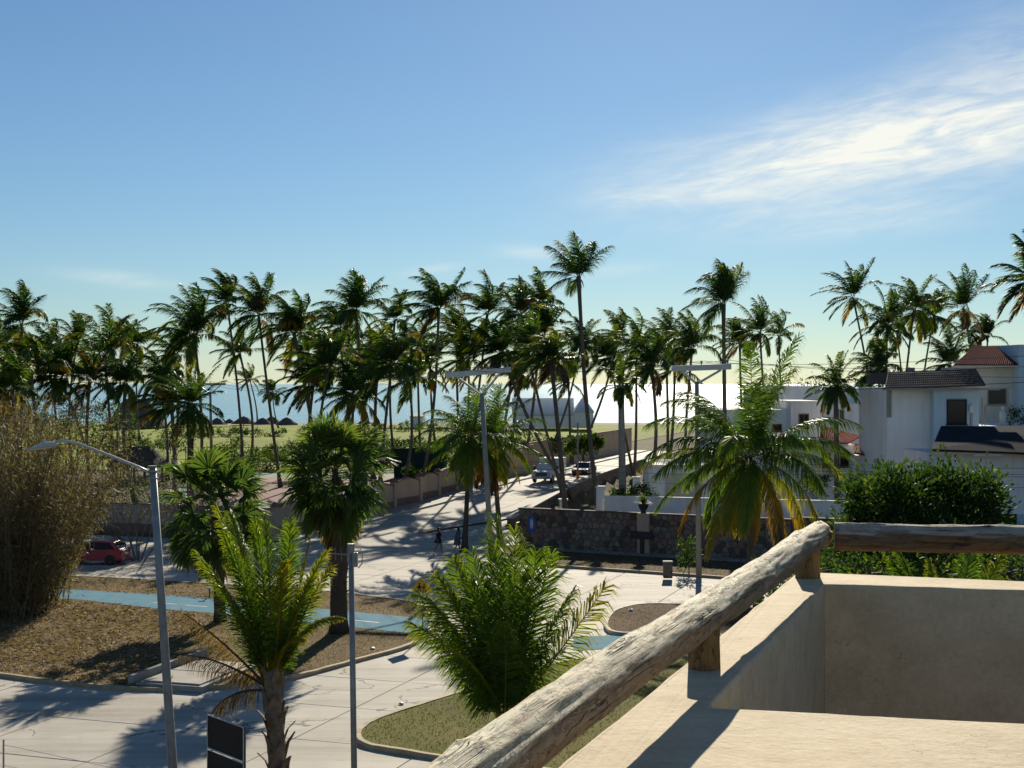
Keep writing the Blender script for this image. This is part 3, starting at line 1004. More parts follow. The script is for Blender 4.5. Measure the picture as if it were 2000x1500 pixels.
AZ = EYE - 0.75
ax = lambda y: -0.065 + 0.3725 * (y - 2.77)
tag(log_mesh('log_rail', (ax(0.6), 0.6, AZ), (ax(7.03) + .01, 7.06, AZ), 0.070, 0.065, M['log'], 3.1), 'pale weathered log rail running along the parapet towards the corner', 'log rail', 'log rails of the terrace')
tag(log_mesh('log_rail', (ax(7.03) + 0.07, 7.03 - 0.02, AZ - 0.006), (5.4, 7.03 - 0.215 * 3.9, AZ - 0.012), 0.067, 0.071, M['log_brown'], 8.7), 'darker brown log rail crossing behind the stairwell', 'log rail', 'log rails of the terrace')
for (y, dx, r, lab) in ((4.88, -.062, 0.055, 'short stout wooden post halfway along the parapet under the pale log'), (7.15, -.075, 0.063, 'short wooden post at the parapet corner where both logs meet')):
    x = ax(y) + dx
    o = log_mesh('rail_post', (x, y, PZ - 0.01), (x, y, AZ - 0.02), r, r * 0.97, M['log_post'], y * 3, 40, 0.012, 0.45)
    tag(o, lab, 'post', 'posts of the log rail')


# ------------------------------------------------------------------ stone wall of separate stones
def clip(poly, n, d):
    out = []
    for i in range(len(poly)):
        a, b = poly[i], poly[(i + 1) % len(poly)]
        da, db = a[0] * n[0] + a[1] * n[1] - d, b[0] * n[0] + b[1] * n[1] - d
        if da <= 0: out.append(a)
        if (da < 0) != (db < 0) and abs(da - db) > 1e-9:
            t = da / (da - db)
            out.append((a[0] + (b[0] - a[0]) * t, a[1] + (b[1] - a[1]) * t))
    return out


def rubble(parent, A, B, height, size, seed, gap=0.018, skip=None):
    """rubble facing on the camera side of the wall line A-B: one object per stone"""
    r = random.Random(seed)
    d = (B - A)
    L = d.length
    d.normalize()
    nrm = Vector((d.y, -d.x))
    if nrm.y > 0: nrm = -nrm
    sites = []
    nzr = max(1, int(height / (size * 0.8)))
    nur = int(L / size)
    for j in range(nzr):
        for i in range(nur):
            sites.append(((i + 0.5 + 0.5 * (j % 2) + r.uniform(-.36, .36)) * L / nur, (j + 0.5 + r.uniform(-.33, .33)) * height / nzr))
    po = world_loc(parent)
    for k, s in enumerate(sites):
        if skip and skip(s[0]): continue
        poly = [(max(0, s[0] - 1), 0.02), (min(L, s[0] + 1), 0.02), (min(L, s[0] + 1), height - 0.03), (max(0, s[0] - 1), height - 0.03)]
        for q in sites:
            if q is s or abs(q[0] - s[0]) > 1.6 * size or abs(q[1] - s[1]) > 1.6 * size: continue
            n = (q[0] - s[0], q[1] - s[1])
            l = math.hypot(*n)
            n = (n[0] / l, n[1] / l)
            m = ((q[0] + s[0]) / 2, (q[1] + s[1]) / 2)
            poly = clip(poly, n, m[0] * n[0] + m[1] * n[1] - gap)
            if len(poly) < 3: break
        if len(poly) < 3: continue
        cx = sum(p[0] for p in poly) / len(poly)
        cz = sum(p[1] for p in poly) / len(poly)
        dep = r.uniform(0.03, 0.10)
        n = len(poly)
        V, F = [], []
        for sc, pr in ((1.0, -0.02), (0.97, dep * 0.6), (0.72, dep)):
            for p in poly:
                u, z = cx + (p[0] - cx) * sc, cz + (p[1] - cz) * sc
                w = A + d * u + nrm * (pr + (r.uniform(-.012, .012) if pr > 0 else 0))
                V.append((w.x - po.x, w.y - po.y, z - po.z))
        for lv in range(2):
            for i in range(n):
                F.append((lv * n + i, lv * n + (i + 1) % n, (lv + 1) * n + (i + 1) % n, (lv + 1) * n + i))
        F.append(tuple(range(2 * n, 3 * n)))
        me = bpy.data.meshes.new('stone')
        me.from_pydata(V, [], F)
        me.update()
        link('stone', me, parent, r.choice(M['stones']))


SW_A, SW_B, SW_C = Vector((0.5, 99.6)), Vector((17.9, 91.1)), Vector((44.0, 78.0))
sw = empty('stone_wall', (SW_A.x, SW_A.y, 0), 'long rubble stone garden wall beyond the far kerb of the main road', 'wall')
d_ = (SW_B - SW_A).normalized()
n_ = Vector((d_.y, -d_.x)) * -1
MB().prism([SW_A, SW_B, SW_B + n_ * 0.4, SW_A + n_ * 0.4], -0.1, 2.76).build('wall_core', M['mortar'], sw)
cop = [SW_A - n_ * 0.10 - d_ * .05, SW_B - n_ * 0.10, SW_B + n_ * 0.46, SW_A + n_ * 0.46 - d_ * .05]
MB().prism(cop, 2.763, 2.83).build('coping', M['mortar'], sw)
rubble(sw, SW_A, SW_B, 2.76, 0.44, 5)
sw2 = empty('stone_wall', (SW_B.x, SW_B.y, 0), 'stone wall running on behind the broad leafy tree', 'wall')
d2_ = (SW_C - SW_B).normalized()
n2_ = Vector((d2_.y, -d2_.x)) * -1
MB().prism([SW_B + d2_ * .02, SW_C, SW_C + n2_ * 0.4, SW_B + d2_ * .02 + n2_ * 0.4], -0.1, 2.9).build('wall_core', M['old_stone'], sw2)
MB().prism([SW_B + d2_ * .02 - n2_ * .1, SW_C - n2_ * .1, SW_C + n2_ * 0.46, SW_B + d2_ * .02 + n2_ * 0.46], 2.903, 2.98).build('coping', M['mortar'], sw2)

# pilaster with a dark urn of spiky plant, a dark letter box on it and a blue plaque on the wall
pp = SW_A + d_ * (SW_B - SW_A).length * 0.485
pil = empty('wall_pilaster', (pp.x, pp.y, 0), 'pale pilaster on the stone wall with a dark box fixed to it', 'pilaster')
a_ = Vector((pp.x, pp.y)) - n_ * 0.42
MB().prism([a_ - d_ * .42, a_ + d_ * .42, a_ + d_ * .42 + n_ * .3, a_ - d_ * .42 + n_ * .3], 0.1, 2.84).build('shaft', M['peach'], pil, bevel=0.02)
MB().prism([a_ - d_ * .8 - n_ * .32, a_ + d_ * .8 - n_ * .32, a_ + d_ * .8 - n_ * .02, a_ - d_ * .8 - n_ * .02], 1.15, 1.62).build('letter_box', M['dark_metal'], pil, bevel=0.04)
MB().prism([a_ - d_ * .12 - n_ * .2, a_ + d_ * .12 - n_ * .2, a_ + d_ * .12 - n_ * .02, a_ - d_ * .12 - n_ * .02], 0.14, 1.147).build('support', M['dark_metal'], pil)
ur = a_ + n_ * 0.14
urn = empty('planted_urn', (ur.x, ur.y, 2.845), 'dark urn of pale spiky plant on top of the stone wall pilaster', 'planter')
MB().lathe((ur.x, ur.y, 2.845), [(0.18, 0), (0.2, 0.05), (0.14, 0.1), (0.3, 0.35), (0.36, 0.55), (0.4, 0.6), (0.36, 0.62)], 14).build('urn', M['terracotta'], urn, smooth=True)
V, T, A_ = [], [], []
for k in range(150):
    az, el, l = random.uniform(0, 6.28), random.uniform(0.15, 1.45), random.uniform(0.5, 0.95)
    d0 = Vector((math.cos(az) * math.cos(el), math.sin(az) * math.cos(el), math.sin(el)))
    sd = d0.cross(Vector((0, 0, 1))).normalized() * 0.025
    b = len(V)
    tip = d0 * l + Vector((0, 0, -0.25 * l * math.cos(el)))
    V += [d0 * .05 - sd, d0 * .05 + sd, d0 * l * .55 + sd, d0 * l * .55 - sd, tip]
    T += [(b, b + 1, b + 2), (b, b + 2, b + 3), (b + 3, b + 2, b + 4)]
    A_ += [0.3 + random.uniform(0, .45)] * 5
np_mesh('foliage', np.array([tuple(v) for v in V]) + np.array([0, 0, 0.6]), None, np.array(T), M['fan'], A_, urn)
pq = SW_A + d_ * 1.05 - n_ * 0.14
plq = empty('blue_plaque', (pq.x, pq.y, 1.75), 'oval blue glazed plaque on the stone wall beside the street corner', 'plaque')
MB().add([(pq.x + d_.x * .36 * math.cos(w) - n_.x * y, pq.y + d_.y * .36 * math.cos(w) - n_.y * y, 1.75 + .62 * math.sin(w)) for y in (0, .03) for w in np.linspace(0, 2 * math.pi, 25)[:-1]],
         [tuple(range(24, 48)), tuple(range(23, -1, -1))] + [(i, (i + 1) % 24, 24 + (i + 1) % 24, 24 + i) for i in range(24)]).build('tile', M['blue_tile'], plq)
MB().add([(pq.x + d_.x * (.13 * math.cos(w)) - n_.x * .034, pq.y + d_.y * (.13 * math.cos(w)) - n_.y * .034, 1.75 + .36 * math.sin(w)) for w in np.linspace(0, 2 * math.pi, 17)[:-1]], [tuple(range(16))]).build('emblem', M['white_metal'], plq)

# ------------------------------------------------------------------ retaining wall of the side street
dr = (RW1 - RW0).normalized()
nr = Vector((dr.y, -dr.x))
rw = empty('retaining_wall', (RW0.x, RW0.y, 0), 'dark rubble retaining wall with pale coping along the rising side street', 'wall')
N = 24
m1, m2 = MB(), MB()
for i in range(N):
    a, b = RW0 + (RW1 - RW0) * i / N, RW0 + (RW1 - RW0) * (i + 1) / N
    za, zb = road_z(a.y) + 0.42, road_z(b.y) + 0.42
    m1.prism([a, b, b + nr * 0.45, a + nr * 0.45], [-.1] * 4, [za, zb, zb, za])
    m2.prism([a - nr * .06, b - nr * .06, b + nr * 0.52, a + nr * 0.52], [za + .003, zb + .003, zb + .003, za + .003], [za + .12, zb + .12, zb + .12, za + .12])
m1.build('wall_face', M['old_stone'], rw)
m2.build('coping', M['pavement'], rw)


# ------------------------------------------------------------------ peach boundary wall with arched panels
def wall_line(y): return ledge(y) - 2.35


pw = empty('boundary_wall', (wall_line(108), 108, 0), 'peach garden wall of arched panels between piers along the side street', 'wall')
ysec = list(np.linspace(105.5, 141.0, 9))
for i, (ya, yb) in enumerate(zip(ysec, ysec[1:])):
    A, B = Vector((wall_line(ya), ya)), Vector((wall_line(yb), yb))
    d = (B - A).normalized()
    n = Vector((-d.y, d.x))
    z0 = road_z((ya + yb) / 2)
    V, F = [], []
    seg = 12
    for s in range(seg + 1):
        t = s / seg
        p = A + (B - A) * t
        zt = z0 + 1.95 + 0.42 * math.sin(math.pi * t) ** 0.8
        for q, z in ((p, z0 - .3), (p, zt), (p + n * .2, zt), (p + n * .2, z0 - .3)):
            V.append((q.x, q.y, z))
    for s in range(seg):
        for e in range(4):
            F.append((s * 4 + e, s * 4 + (e + 1) % 4, s * 4 + 4 + (e + 1) % 4, s * 4 + 4 + e))
    MB().add(V, F).build('wall_panel', M['peach'], pw)
    V, F = [], []
    for s in range(seg + 1):
        t = s / seg
        p = A + (B - A) * t
        zt = z0 + 1.95 + 0.42 * math.sin(math.pi * t) ** 0.8 + .003
        for q, z in ((p - n * .06, zt), (p - n * .06, zt + .09), (p + n * .26, zt + .09), (p + n * .26, zt)):
            V.append((q.x, q.y, z))
    for s in range(seg):
        for e in range(4):
            F.append((s * 4 + e, s * 4 + (e + 1) % 4, s * 4 + 4 + (e + 1) % 4, s * 4 + 4 + e))
    MB().add(V, F).build('panel_coping', M['peach_dark'], pw)
    A2, B2 = A + d * .26 - n * .05, B - d * .26 - n * .05
    MB().prism([A2, B2, B2 + n * .045, A2 + n * .045], z0 - .2, z0 + .75).build('plinth', M['peach_dark'], pw)
for ya in ysec:
    A = Vector((wall_line(ya), ya))
    d = (Vector((wall_line(ya + 1), ya + 1)) - A).normalized()
    n = Vector((-d.y, d.x))
    z0 = road_z(ya)
    MB().prism([A - d * .24 - n * .14, A + d * .24 - n * .14, A + d * .24 + n * .34, A - d * .24 + n * .34], z0 - .3, z0 + 2.3).build('pier', M['peach'], pw, bevel=.02)
    c = A + n * .1
    MB().lathe((c.x, c.y, z0 + 2.3), [(0.40, 0.003), (0.40, .09), (.28, .14), (.2, .26), (.03, .36)], 10).build('pier_cap', M['peach_dark'], pw, smooth=True)
# the part along the main road, turning left at the corner
cw = empty('boundary_wall', (wall_line(105.2), 105.2, 0), 'peach garden wall along the main road behind the red car', 'wall')
A = Vector((wall_line(105.2) - .35, 105.3))
B = Vector((-62, 122))
d = (B - A).normalized(); n = Vector((d.y, -d.x))
MB().prism([A, B, B + n * .2, A + n * .2], -.2, 2.2).build('wall_panel', M['peach'], cw)
MB().prism([A - n * .05, B - n * .05, B - n * .004, A - n * .004], -.2, .75).build('plinth', M['peach_dark'], cw)
MB().prism([A - n * .06, B - n * .06, B + n * .26, A + n * .26], 2.203, 2.3).build('panel_coping', M['peach_dark'], cw)
# plain upper stretch behind the truck
uw = empty('boundary_wall', (wall_line(146), 146, 0), 'tall plain peach wall beside the parked truck and maroon car', 'wall')
ysec = [146, 152, 160, 170, 176, 186, 200, 214]
for ya, yb in zip(ysec, ysec[1:]):
    A, B = Vector((wall_line(ya), ya)), Vector((wall_line(yb), yb))
    d = (B - A).normalized(); n = Vector((-d.y, d.x))
    hh = 3.0 if ya < 160 else 3.4
    MB().prism([A, B, B + n * .22, A + n * .22], 1.0, 1.4 + hh).build('wall_panel', M['peach'], uw)
    MB().prism([A - n * .05, B - n * .05, B + n * .27, A + n * .27], 1.403 + hh, 1.5 + hh).build('panel_coping', M['peach_dark'], uw)
for ya in (146, 160, 178):
    A = Vector((wall_line(ya) + .1, ya))
    z1 = 5.1 if ya == 178 else 4.7
    MB().prism([A + Vector((-.45, -.3)), A + Vector((.4, -.3)), A + Vector((.4, .3)), A + Vector((-.45, .3))], 1.0, z1).build('pier', M['peach_dark'] if ya == 178 else M['peach'], uw, bevel=.02)

# ------------------------------------------------------------------ tennis court, fences
tc = [Vector((-52, 132)), Vector((-17.5, 124)), Vector((-10.5, 143)), Vector((-46, 158))]
m = MB()
tag(sheet('court_floor', M['court_green'], lambda y: -33, lambda y: wall_line(y) - 2.2, 120, 160, 16, 10, 0.03), kind='structure')
tag(sheet('court_floor', M['court_red'], lambda y: -30, lambda y: wall_line(y) - 4.6, 126, 154, 12, 10, 0.05), kind='structure')
cf = empty('court_fence', (-30, 128, .8), 'thin black steel fence round the red tennis court', 'fence')
fx = np.linspace(-46, -14.5, 17)
for x in fx:
    y = 146 + (x + 14.5) * -0.14
    z = ground_z(x, y) - .1
    MB().tube([(x, y, z), (x, y, z + 3.6)], 0.045, 6).build('post', M['dark_metal'], cf)
for h in (1.0, 2.2, 3.5):
    MB().tube([(x, 146 + (x + 14.5) * -0.14, ground_z(x, 146 + (x + 14.5) * -0.14) + h) for x in fx], 0.025, 5).build('rail', M['dark_metal'], cf)
sc_ = empty('court_screen', (-10, 152, 1.3), 'dark green windscreen fence behind the arched wall', 'fence')
a, b = at(770, 930, 152), at(872, 928, 156)
for k in range(3):
    p, q = a + (b - a) * k / 3, a + (b - a) * (k + 1) / 3
    MB().add([(p.x, p.y, 1.2), (q.x - .03, q.y, 1.2), (q.x - .03, q.y, 4.55), (p.x, p.y, 4.6), (p.x, p.y + .04, 1.2), (q.x - .03, q.y + .04, 1.2), (q.x - .03, q.y + .04, 4.55), (p.x, p.y + .04, 4.6)],
             [(0, 1, 2, 3), (7, 6, 5, 4), (3, 2, 6, 7), (0, 3, 7, 4), (1, 5, 6, 2)]).build('screen_panel', M['screen'], sc_)
for k in range(4):
    p = a + (b - a) * k / 3
    MB().tube([(p.x, p.y + .1, 1.1), (p.x, p.y + .1, 4.8)], .05, 6).build('post', M['dark_metal'], sc_)

# ------------------------------------------------------------------ houses on the right


def hbox(parent, name, px0, px1, py0, py1, Y, depth, mat_, bev=0.0):
    a, b = at(px0, py0, Y), at(px1, py1, Y)
    return MB().box((a.x, Y, b.z), (b.x, Y + depth, a.z)).build(name, mat_, parent, bevel=bev)


def window(parent, px0, px1, py0, py1, Y, frame_mat, glass=True, mull=1):
    a, b = at(px0, py0, Y), at(px1, py1, Y)
    x0, x1, z1, z0 = a.x, b.x, a.z, b.z
    w = MB()
    t = 0.09
    for lo, hi in (((x0, Y - .06, z0), (x0 + t, Y + .02, z1)), ((x1 - t, Y - .06, z0), (x1, Y + .02, z1)), ((x0 + t, Y - .06, z1 - t), (x1 - t, Y + .02, z1)), ((x0 + t, Y - .06, z0), (x1 - t, Y + .02, z0 + t))):
        w.box(lo, hi)
    for k in range(mull):
        xm = x0 + (x1 - x0) * (k + 1) / (mull + 1)
        w.box((xm - .025, Y - .045, z0 + t), (xm + .025, Y - .012, z1 - t))
    o = w.build('window', frame_mat, parent)
    MB().box((x0 + t, Y - .02, z0 + t), (x1 - t, Y - .008, z1 - t)).build('pane', M['glass'], o, rel=True)
    MB().box((x0 - .08, Y - .14, z0 - .09), (x1 + .08, Y - .003, z0 - .003)).build('sill', frame_mat, o, rel=True)
    return o


def tiled(parent, name, A, B, C, D, mat_, n, h=0.07):
    """barrel-tiled slope: A-B eave, D-C ridge; n tile columns of half-round section with stepped courses"""
    A, B, C, D = map(Vector, (A, B, C, D))
    nrm = (B - A).cross(D - A).normalized()
    if nrm.z < 0: nrm = -nrm
    V, F = [], []
    per = 6
    cols = n * per
    rows = max(3, int((D - A).length / 0.42)) * 2
    for j in range(rows + 1):
        t = j / rows
        p, q = A + (D - A) * t, B + (C - B) * t
        st = 0.035 * ((j % 2) * -1.0)
        for i in range(cols + 1):
            s = i / cols
            ph = (i % per) / per
            V.append(p + (q - p) * s + nrm * (h * abs(math.sin(math.pi * ph)) + st + 0.01 * mnoise.noise(Vector((i // per * 1.7, j * .9, 3)))))
    for j in range(rows):
        for i in range(cols):
            k = j * (cols + 1) + i
            F.append((k, k + 1, k + cols + 2, k + cols + 1))
    m = MB().add(V, F)
    th = nrm * -0.12
    m.add([A + th, B + th, C + th, D + th, A, B, C, D], [(3, 2, 1, 0), (0, 1, 5, 4), (1, 2, 6, 5), (3, 0, 4, 7)])
    return m.build(name, mat_, parent)


# white villa with terracotta canopies (left)
hA = empty('white_villa', at(1560, 960, 122), 'white flat-roofed villa with small red tiled canopies behind the palm', 'house')
hbox(hA, 'wall', 1275, 1392, 908, 1010, 118, 9, M['white_wall'])
hbox(hA, 'garage_door', 1300, 1372, 925, 985, 117.9, .08, M['cream_wall'])
hbox(hA, 'wall', 1392, 1548, 800, 1010, 126, 10, M['white_wall'])
hbox(hA, 'wall', 1484, 1606, 754, 900, 142, 10, M['white_wall'])
hbox(hA, 'wall', 1545, 1602, 786, 990, 124, 9, M['white_wall'])
hbox(hA, 'cornice', 1543, 1605, 783, 786.5, 123.8, 9.3, M['white_wall'])
hbox(hA, 'wall', 1602.5, 1735, 788, 990, 136, 9, M['white_wall'])
hbox(hA, 'parapet', 1602, 1736, 760, 787.8, 139, 5, M['white_wall'])
hbox(hA, 'wall', 1598, 1668, 868, 1000, 121, 4, M['white_wall'])
hbox(hA, 'wall', 1668.5, 1734, 890, 1000, 119, 6, M['white_wall'])
hbox(hA, 'garage_door', 1672, 1703, 898, 960, 118.9, .08, M['cream_wall'])
window(hA, 1710, 1729, 794, 857, 135.99, M['wood_brown'], mull=0)
window(hA, 1507, 1527, 828, 842, 125.98, M['wood_brown'], mull=0)
window(hA, 1444, 1472, 838, 880, 125.98, M['white_metal'], mull=1)
window(hA, 1606, 1622, 884, 912, 120.98, M['wood_brown'], mull=0)
tiled(hA, 'tiled_canopy', at(1601, 866, 119), at(1655, 866, 119), at(1680, 852, 122.8), at(1603, 831, 122.8), M['red_tile'], 15)
tiled(hA, 'tiled_canopy', at(1668, 884, 117), at(1722, 893, 117), at(1734, 886, 121), at(1671, 867, 121), M['red_tile'], 14)
hbox(hA, 'fascia', 1600, 1656, 867, 871, 119, .15, M['white_wall'])
bal = MB()
ba, bb = at(1600, 912, 119.4), at(1629, 931, 119.4)
for k in range(12):
    x = ba.x + (bb.x - ba.x) * k / 11
    bal.tube([(x, 119.4, bb.z), (x, 119.25, (ba.z + bb.z) / 2), (x, 119.4, ba.z)], .018, 5)
bal.tube([(ba.x, 119.4, ba.z), (bb.x, 119.4, ba.z)], .03, 6).tube([(ba.x, 119.4, bb.z), (bb.x, 119.4, bb.z)], .03, 6)
bal.build('balcony_rail', M['dark_metal'], hA)
hbox(hA, 'balcony_slab', 1599, 1630, 932, 937, 119.3, 1.6, M['white_wall'])
lmp = empty('wall_lamp', at(1600, 870, 120.8), 'curved bracket lamp on the corner of the white villa', 'lamp')
p0 = at(1598, 872, 120.8)
MB().tube([p0, at(1598, 838, 120.8), at(1599, 829, 120.7), at(1603, 825, 120.5)], .04, 6).build('bracket', M['galv'], lmp)
MB().lathe(at(1604, 827, 120.4), [(.05, 0), (.16, .05), (.2, .16), (.1, .26), (.03, .3)], 10).build('lamp_head', M['galv'], lmp, smooth=True)

for px, pt in ((1512, 742), (1518, 745)):
    a = at(px, 754, 143)
    MB().tube([a, a + Vector((0, 0, .6 if px == 1518 else .9))], .03, 5).build('roof_aerial', M['dark_metal'], hA)
hbox(hA, 'air_conditioner', 1560, 1575, 862, 874, 123.6, .38, M['white_metal'], .03)
hbox(hA, 'downpipe', 1606, 1608, 790, 866, 135.9, .09, M['concrete_pole'])
hbox(hA, 'string_course', 1602.5, 1735, 826, 829, 135.88, .11, M['white_wall'])
window(hA, 1628, 1650, 798, 824, 135.98, M['white_metal'], mull=1)
window(hA, 1560, 1580, 808, 836, 123.98, M['wood_brown'], mull=1)
window(hA, 1490, 1520, 768, 786, 141.98, M['white_metal'], mull=1)
window(hA, 1640, 1660, 884, 912, 120.98, M['wood_brown'], mull=0)
# tall house with dark mansard roof
hB = empty('blue_house', at(1820, 960, 108), 'tall white and pale blue house with a dark old tiled roof', 'house')
hbox(hB, 'wall', 1733, 1823, 757, 1010, 110, 9, M['white_wall'])
hbox(hB, 'wall', 1823.5, 1912, 757, 880, 109, 10, M['blue_wall'])
a0, b0 = at(1728, 757, 108.2), at(1925, 751, 108.2)
tiled(hB, 'roof', a0, b0, at(1907, 721, 111), at(1734, 727, 111), M['black_tile'], 46, .06)
MB().box((a0.x, 108.15, a0.z - .20), (b0.x + 1.1, 108.9, a0.z - .02)).build('eave', M['concrete_pole'], hB)
MB().box((at(1736, 740, 111).x, 111.02, at(1736, 750, 111).z), (at(1905, 740, 111).x, 118, at(1736, 727, 111).z)).build('roof_block', M['black_tile'], hB)
window(hB, 1849, 1888, 780, 829, 108.99, M['slate'], mull=0)
hbox(hB, 'downpipe', 1896, 1900, 795, 835, 108.9, .08, M['concrete_pole'])
hbox(hB, 'meter_box', 1894, 1902, 793, 806, 108.8, .09, M['white_metal'])
hbox(hB, 'pilaster', 1732, 1741, 757, 815, 109.9, .09, M['concrete_pole'])
hbox(hB, 'chimney', 1776, 1787, 718, 732, 113, .6, M['concrete_pole'])

# annexe with dark sloping sheet roof
hC = empty('annexe', at(1900, 990, 98), 'low pale annexe with a dark sloping sheet roof', 'house')
hbox(hC, 'wall', 1826, 2120, 886, 1005, 99, 8, M['white_wall'])
hbox(hC, 'wall', 1826, 2120, 1005.5, 1075, 98.6, 8, M['blue_wall'])
hbox(hC, 'doorway', 1944, 1986, 1004, 1060, 98.5, .09, M['black_panel'])
A, B, C, D = at(1819, 877, 97.6), at(2125, 888, 97.6), at(2125, 832, 104), at(1838, 832, 104)
MB().add([A, B, C, D, A - Vector((0, 0, .15)), B - Vector((0, 0, .15)), C - Vector((0, 0, .15)), D - Vector((0, 0, .15))], [(0, 1, 2, 3), (7, 6, 5, 4), (0, 4, 5, 1), (1, 5, 6, 2), (2, 6, 7, 3), (3, 7, 4, 0)]).build('roof', M['slate'], hC)
hbox(hC, 'fascia', 1824, 1903, 880, 887, 97.9, .6, M['white_wall'])
hbox(hC, 'fascia', 1903.5, 1958, 884, 891, 97.9, .6, M['white_wall'])

# house with red roof at the right edge
hD = empty('red_roofed_house', at(1950, 830, 126), 'cream house with a red tiled roof beside a white pilaster', 'house')
hbox(hD, 'wall', 1905, 1989, 716, 850, 126, 10, M['cream_wall'])
hbox(hD, 'pilaster', 1989.5, 2060, 673, 850, 125, 10, M['blue_wall'])
tiled(hD, 'roof', at(1862, 713, 125), at(1989, 713, 125), at(1989, 675, 131), at(1902, 677, 131), M['red_tile'], 30, .09)
hbox(hD, 'fascia', 1862, 1989, 714, 718, 125, .5, M['cream_wall'])
window(hD, 1928, 1966, 758, 791, 125.99, M['concrete_pole'], mull=0)
hbox(hD, 'shutter', 1971, 1985, 760, 790, 125.93, .06, M['white_metal'])
hbox(hD, 'terrace_slab', 1905, 2060, 832, 838, 116, 10, M['white_wall'])
stt = empty('statue', at(1959, 833, 118), 'small white statue on the terrace below the red roof', 'statue')
c = at(1959, 833, 118)
MB().lathe(c, [(.30, 0), (.32, .25), (.24, .5), (.30, .9), (.27, 1.15), (.16, 1.32), (.09, 1.38), (.13, 1.48), (.14, 1.6), (.08, 1.7), (.02, 1.73)], 12).build('figure', M['white_metal'], stt, smooth=True)
for px in (1918, 1924):
    c = at(px, 833, 117)
    tag(MB().tube([c, c + Vector((0, 0, 1.7 if px == 1924 else 2.4))], .05, 6).build('terrace_post', M['concrete_pole']), 'thin %s post on the terrace beside the blue house' % ('short' if px == 1924 else 'tall'), 'post', 'thin terrace posts')

# white garden wall and gate pillars in front of the villa
gw = empty('garden_wall', (7, 104, 0), 'low white garden wall behind the stone wall', 'wall')
MB().prism([(6.9, 105.4), (24.5, 100.5), (24.6, 100.8), (7.0, 105.7)], 0, 3.1).build('wall_panel', M['white_wall'], gw)
MB().prism([(6.85, 105.34), (24.5, 100.44), (24.6, 100.86), (7.0, 105.76)], 3.103, 3.2).build('coping', M['white_wall'], gw)
for (px, pt, Y, lab) in ((1172, 949, 106, 'white gate pillar beside the leaning tall palm trunk'), (1243, 931, 118, 'white gate pillar near the shrubs and the garage'), (1100, 974, 113, 'short pale pillar at the foot of the retaining wall')):
    g = empty('gate_pillar', (at(px, pt, Y).x, Y, 0), lab, 'pillar', 'white gate pillars')
    t = at(px, pt, Y)
    MB().box((t.x - .3, Y - .3, 0), (t.x + .3, Y + .3, t.z - .12)).build('shaft', M['white_wall'], g, bevel=.02)
    MB().box((t.x - .38, Y - .38, t.z - .117), (t.x + .38, Y + .38, t.z)).build('cap', M['white_wall'], g, bevel=.02)

# pink building at the far left, tent, thatched hut, beach shades
hP = empty('pink_building', at(-10, 850, 190), 'pinkish building glimpsed at the left edge behind palms', 'building')
hbox(hP, 'wall', -160, 17, 770, 860, 190, 8, M['pink'])
window(hP, -12, 2, 782, 800, 189.98, M['white_metal'], mull=0)
hbox(hP, 'cornice', -162, 19, 767, 769.8, 189.8, 8.5, M['cream_wall'])


def tent(px0, px1, pyr, pye, pyb, Y, lab, inset=0.0):
    g = empty('marquee', (at((px0 + px1) / 2, pyb, Y).x, Y, at(0, pyb, Y).z), lab, 'tent', 'white marquees')
    a, b = at(px0, pye, Y), at(px1, pye, Y)
    zr, zb, D = at(0, pyr, Y).z, at(0, pyb, Y).z, 9
    MB().add([(a.x, Y, a.z), (b.x, Y, a.z), (b.x - inset, Y + D / 2, zr), (a.x + inset, Y + D / 2, zr), (b.x, Y + D, a.z), (a.x, Y + D, a.z)], [(0, 1, 2, 3), (2, 4, 5, 3), (1, 4, 2), (0, 3, 5)]).build('roof', M['tent'], g)
    MB().box((a.x + .1, Y + .1, zb), (b.x - .1, Y + D - .1, a.z - .004)).build('side_curtain', M['tent'], g)
    MB().box((a.x - .02, Y - .03, a.z - .35), (b.x + .02, Y + .06, a.z - .003)).build('valance', M['white_metal'], g)


tent(1000, 1122, 778, 809, 836, 292, 'long white marquee behind palm trunks near the sea')
tent(1122, 1160, 777, 803, 836, 286, 'small pointed white marquee beside the long one', 1.75)
tent(800, 826, 808, 813, 834, 300, 'small grey-white pavilion between trunks left of the pole')


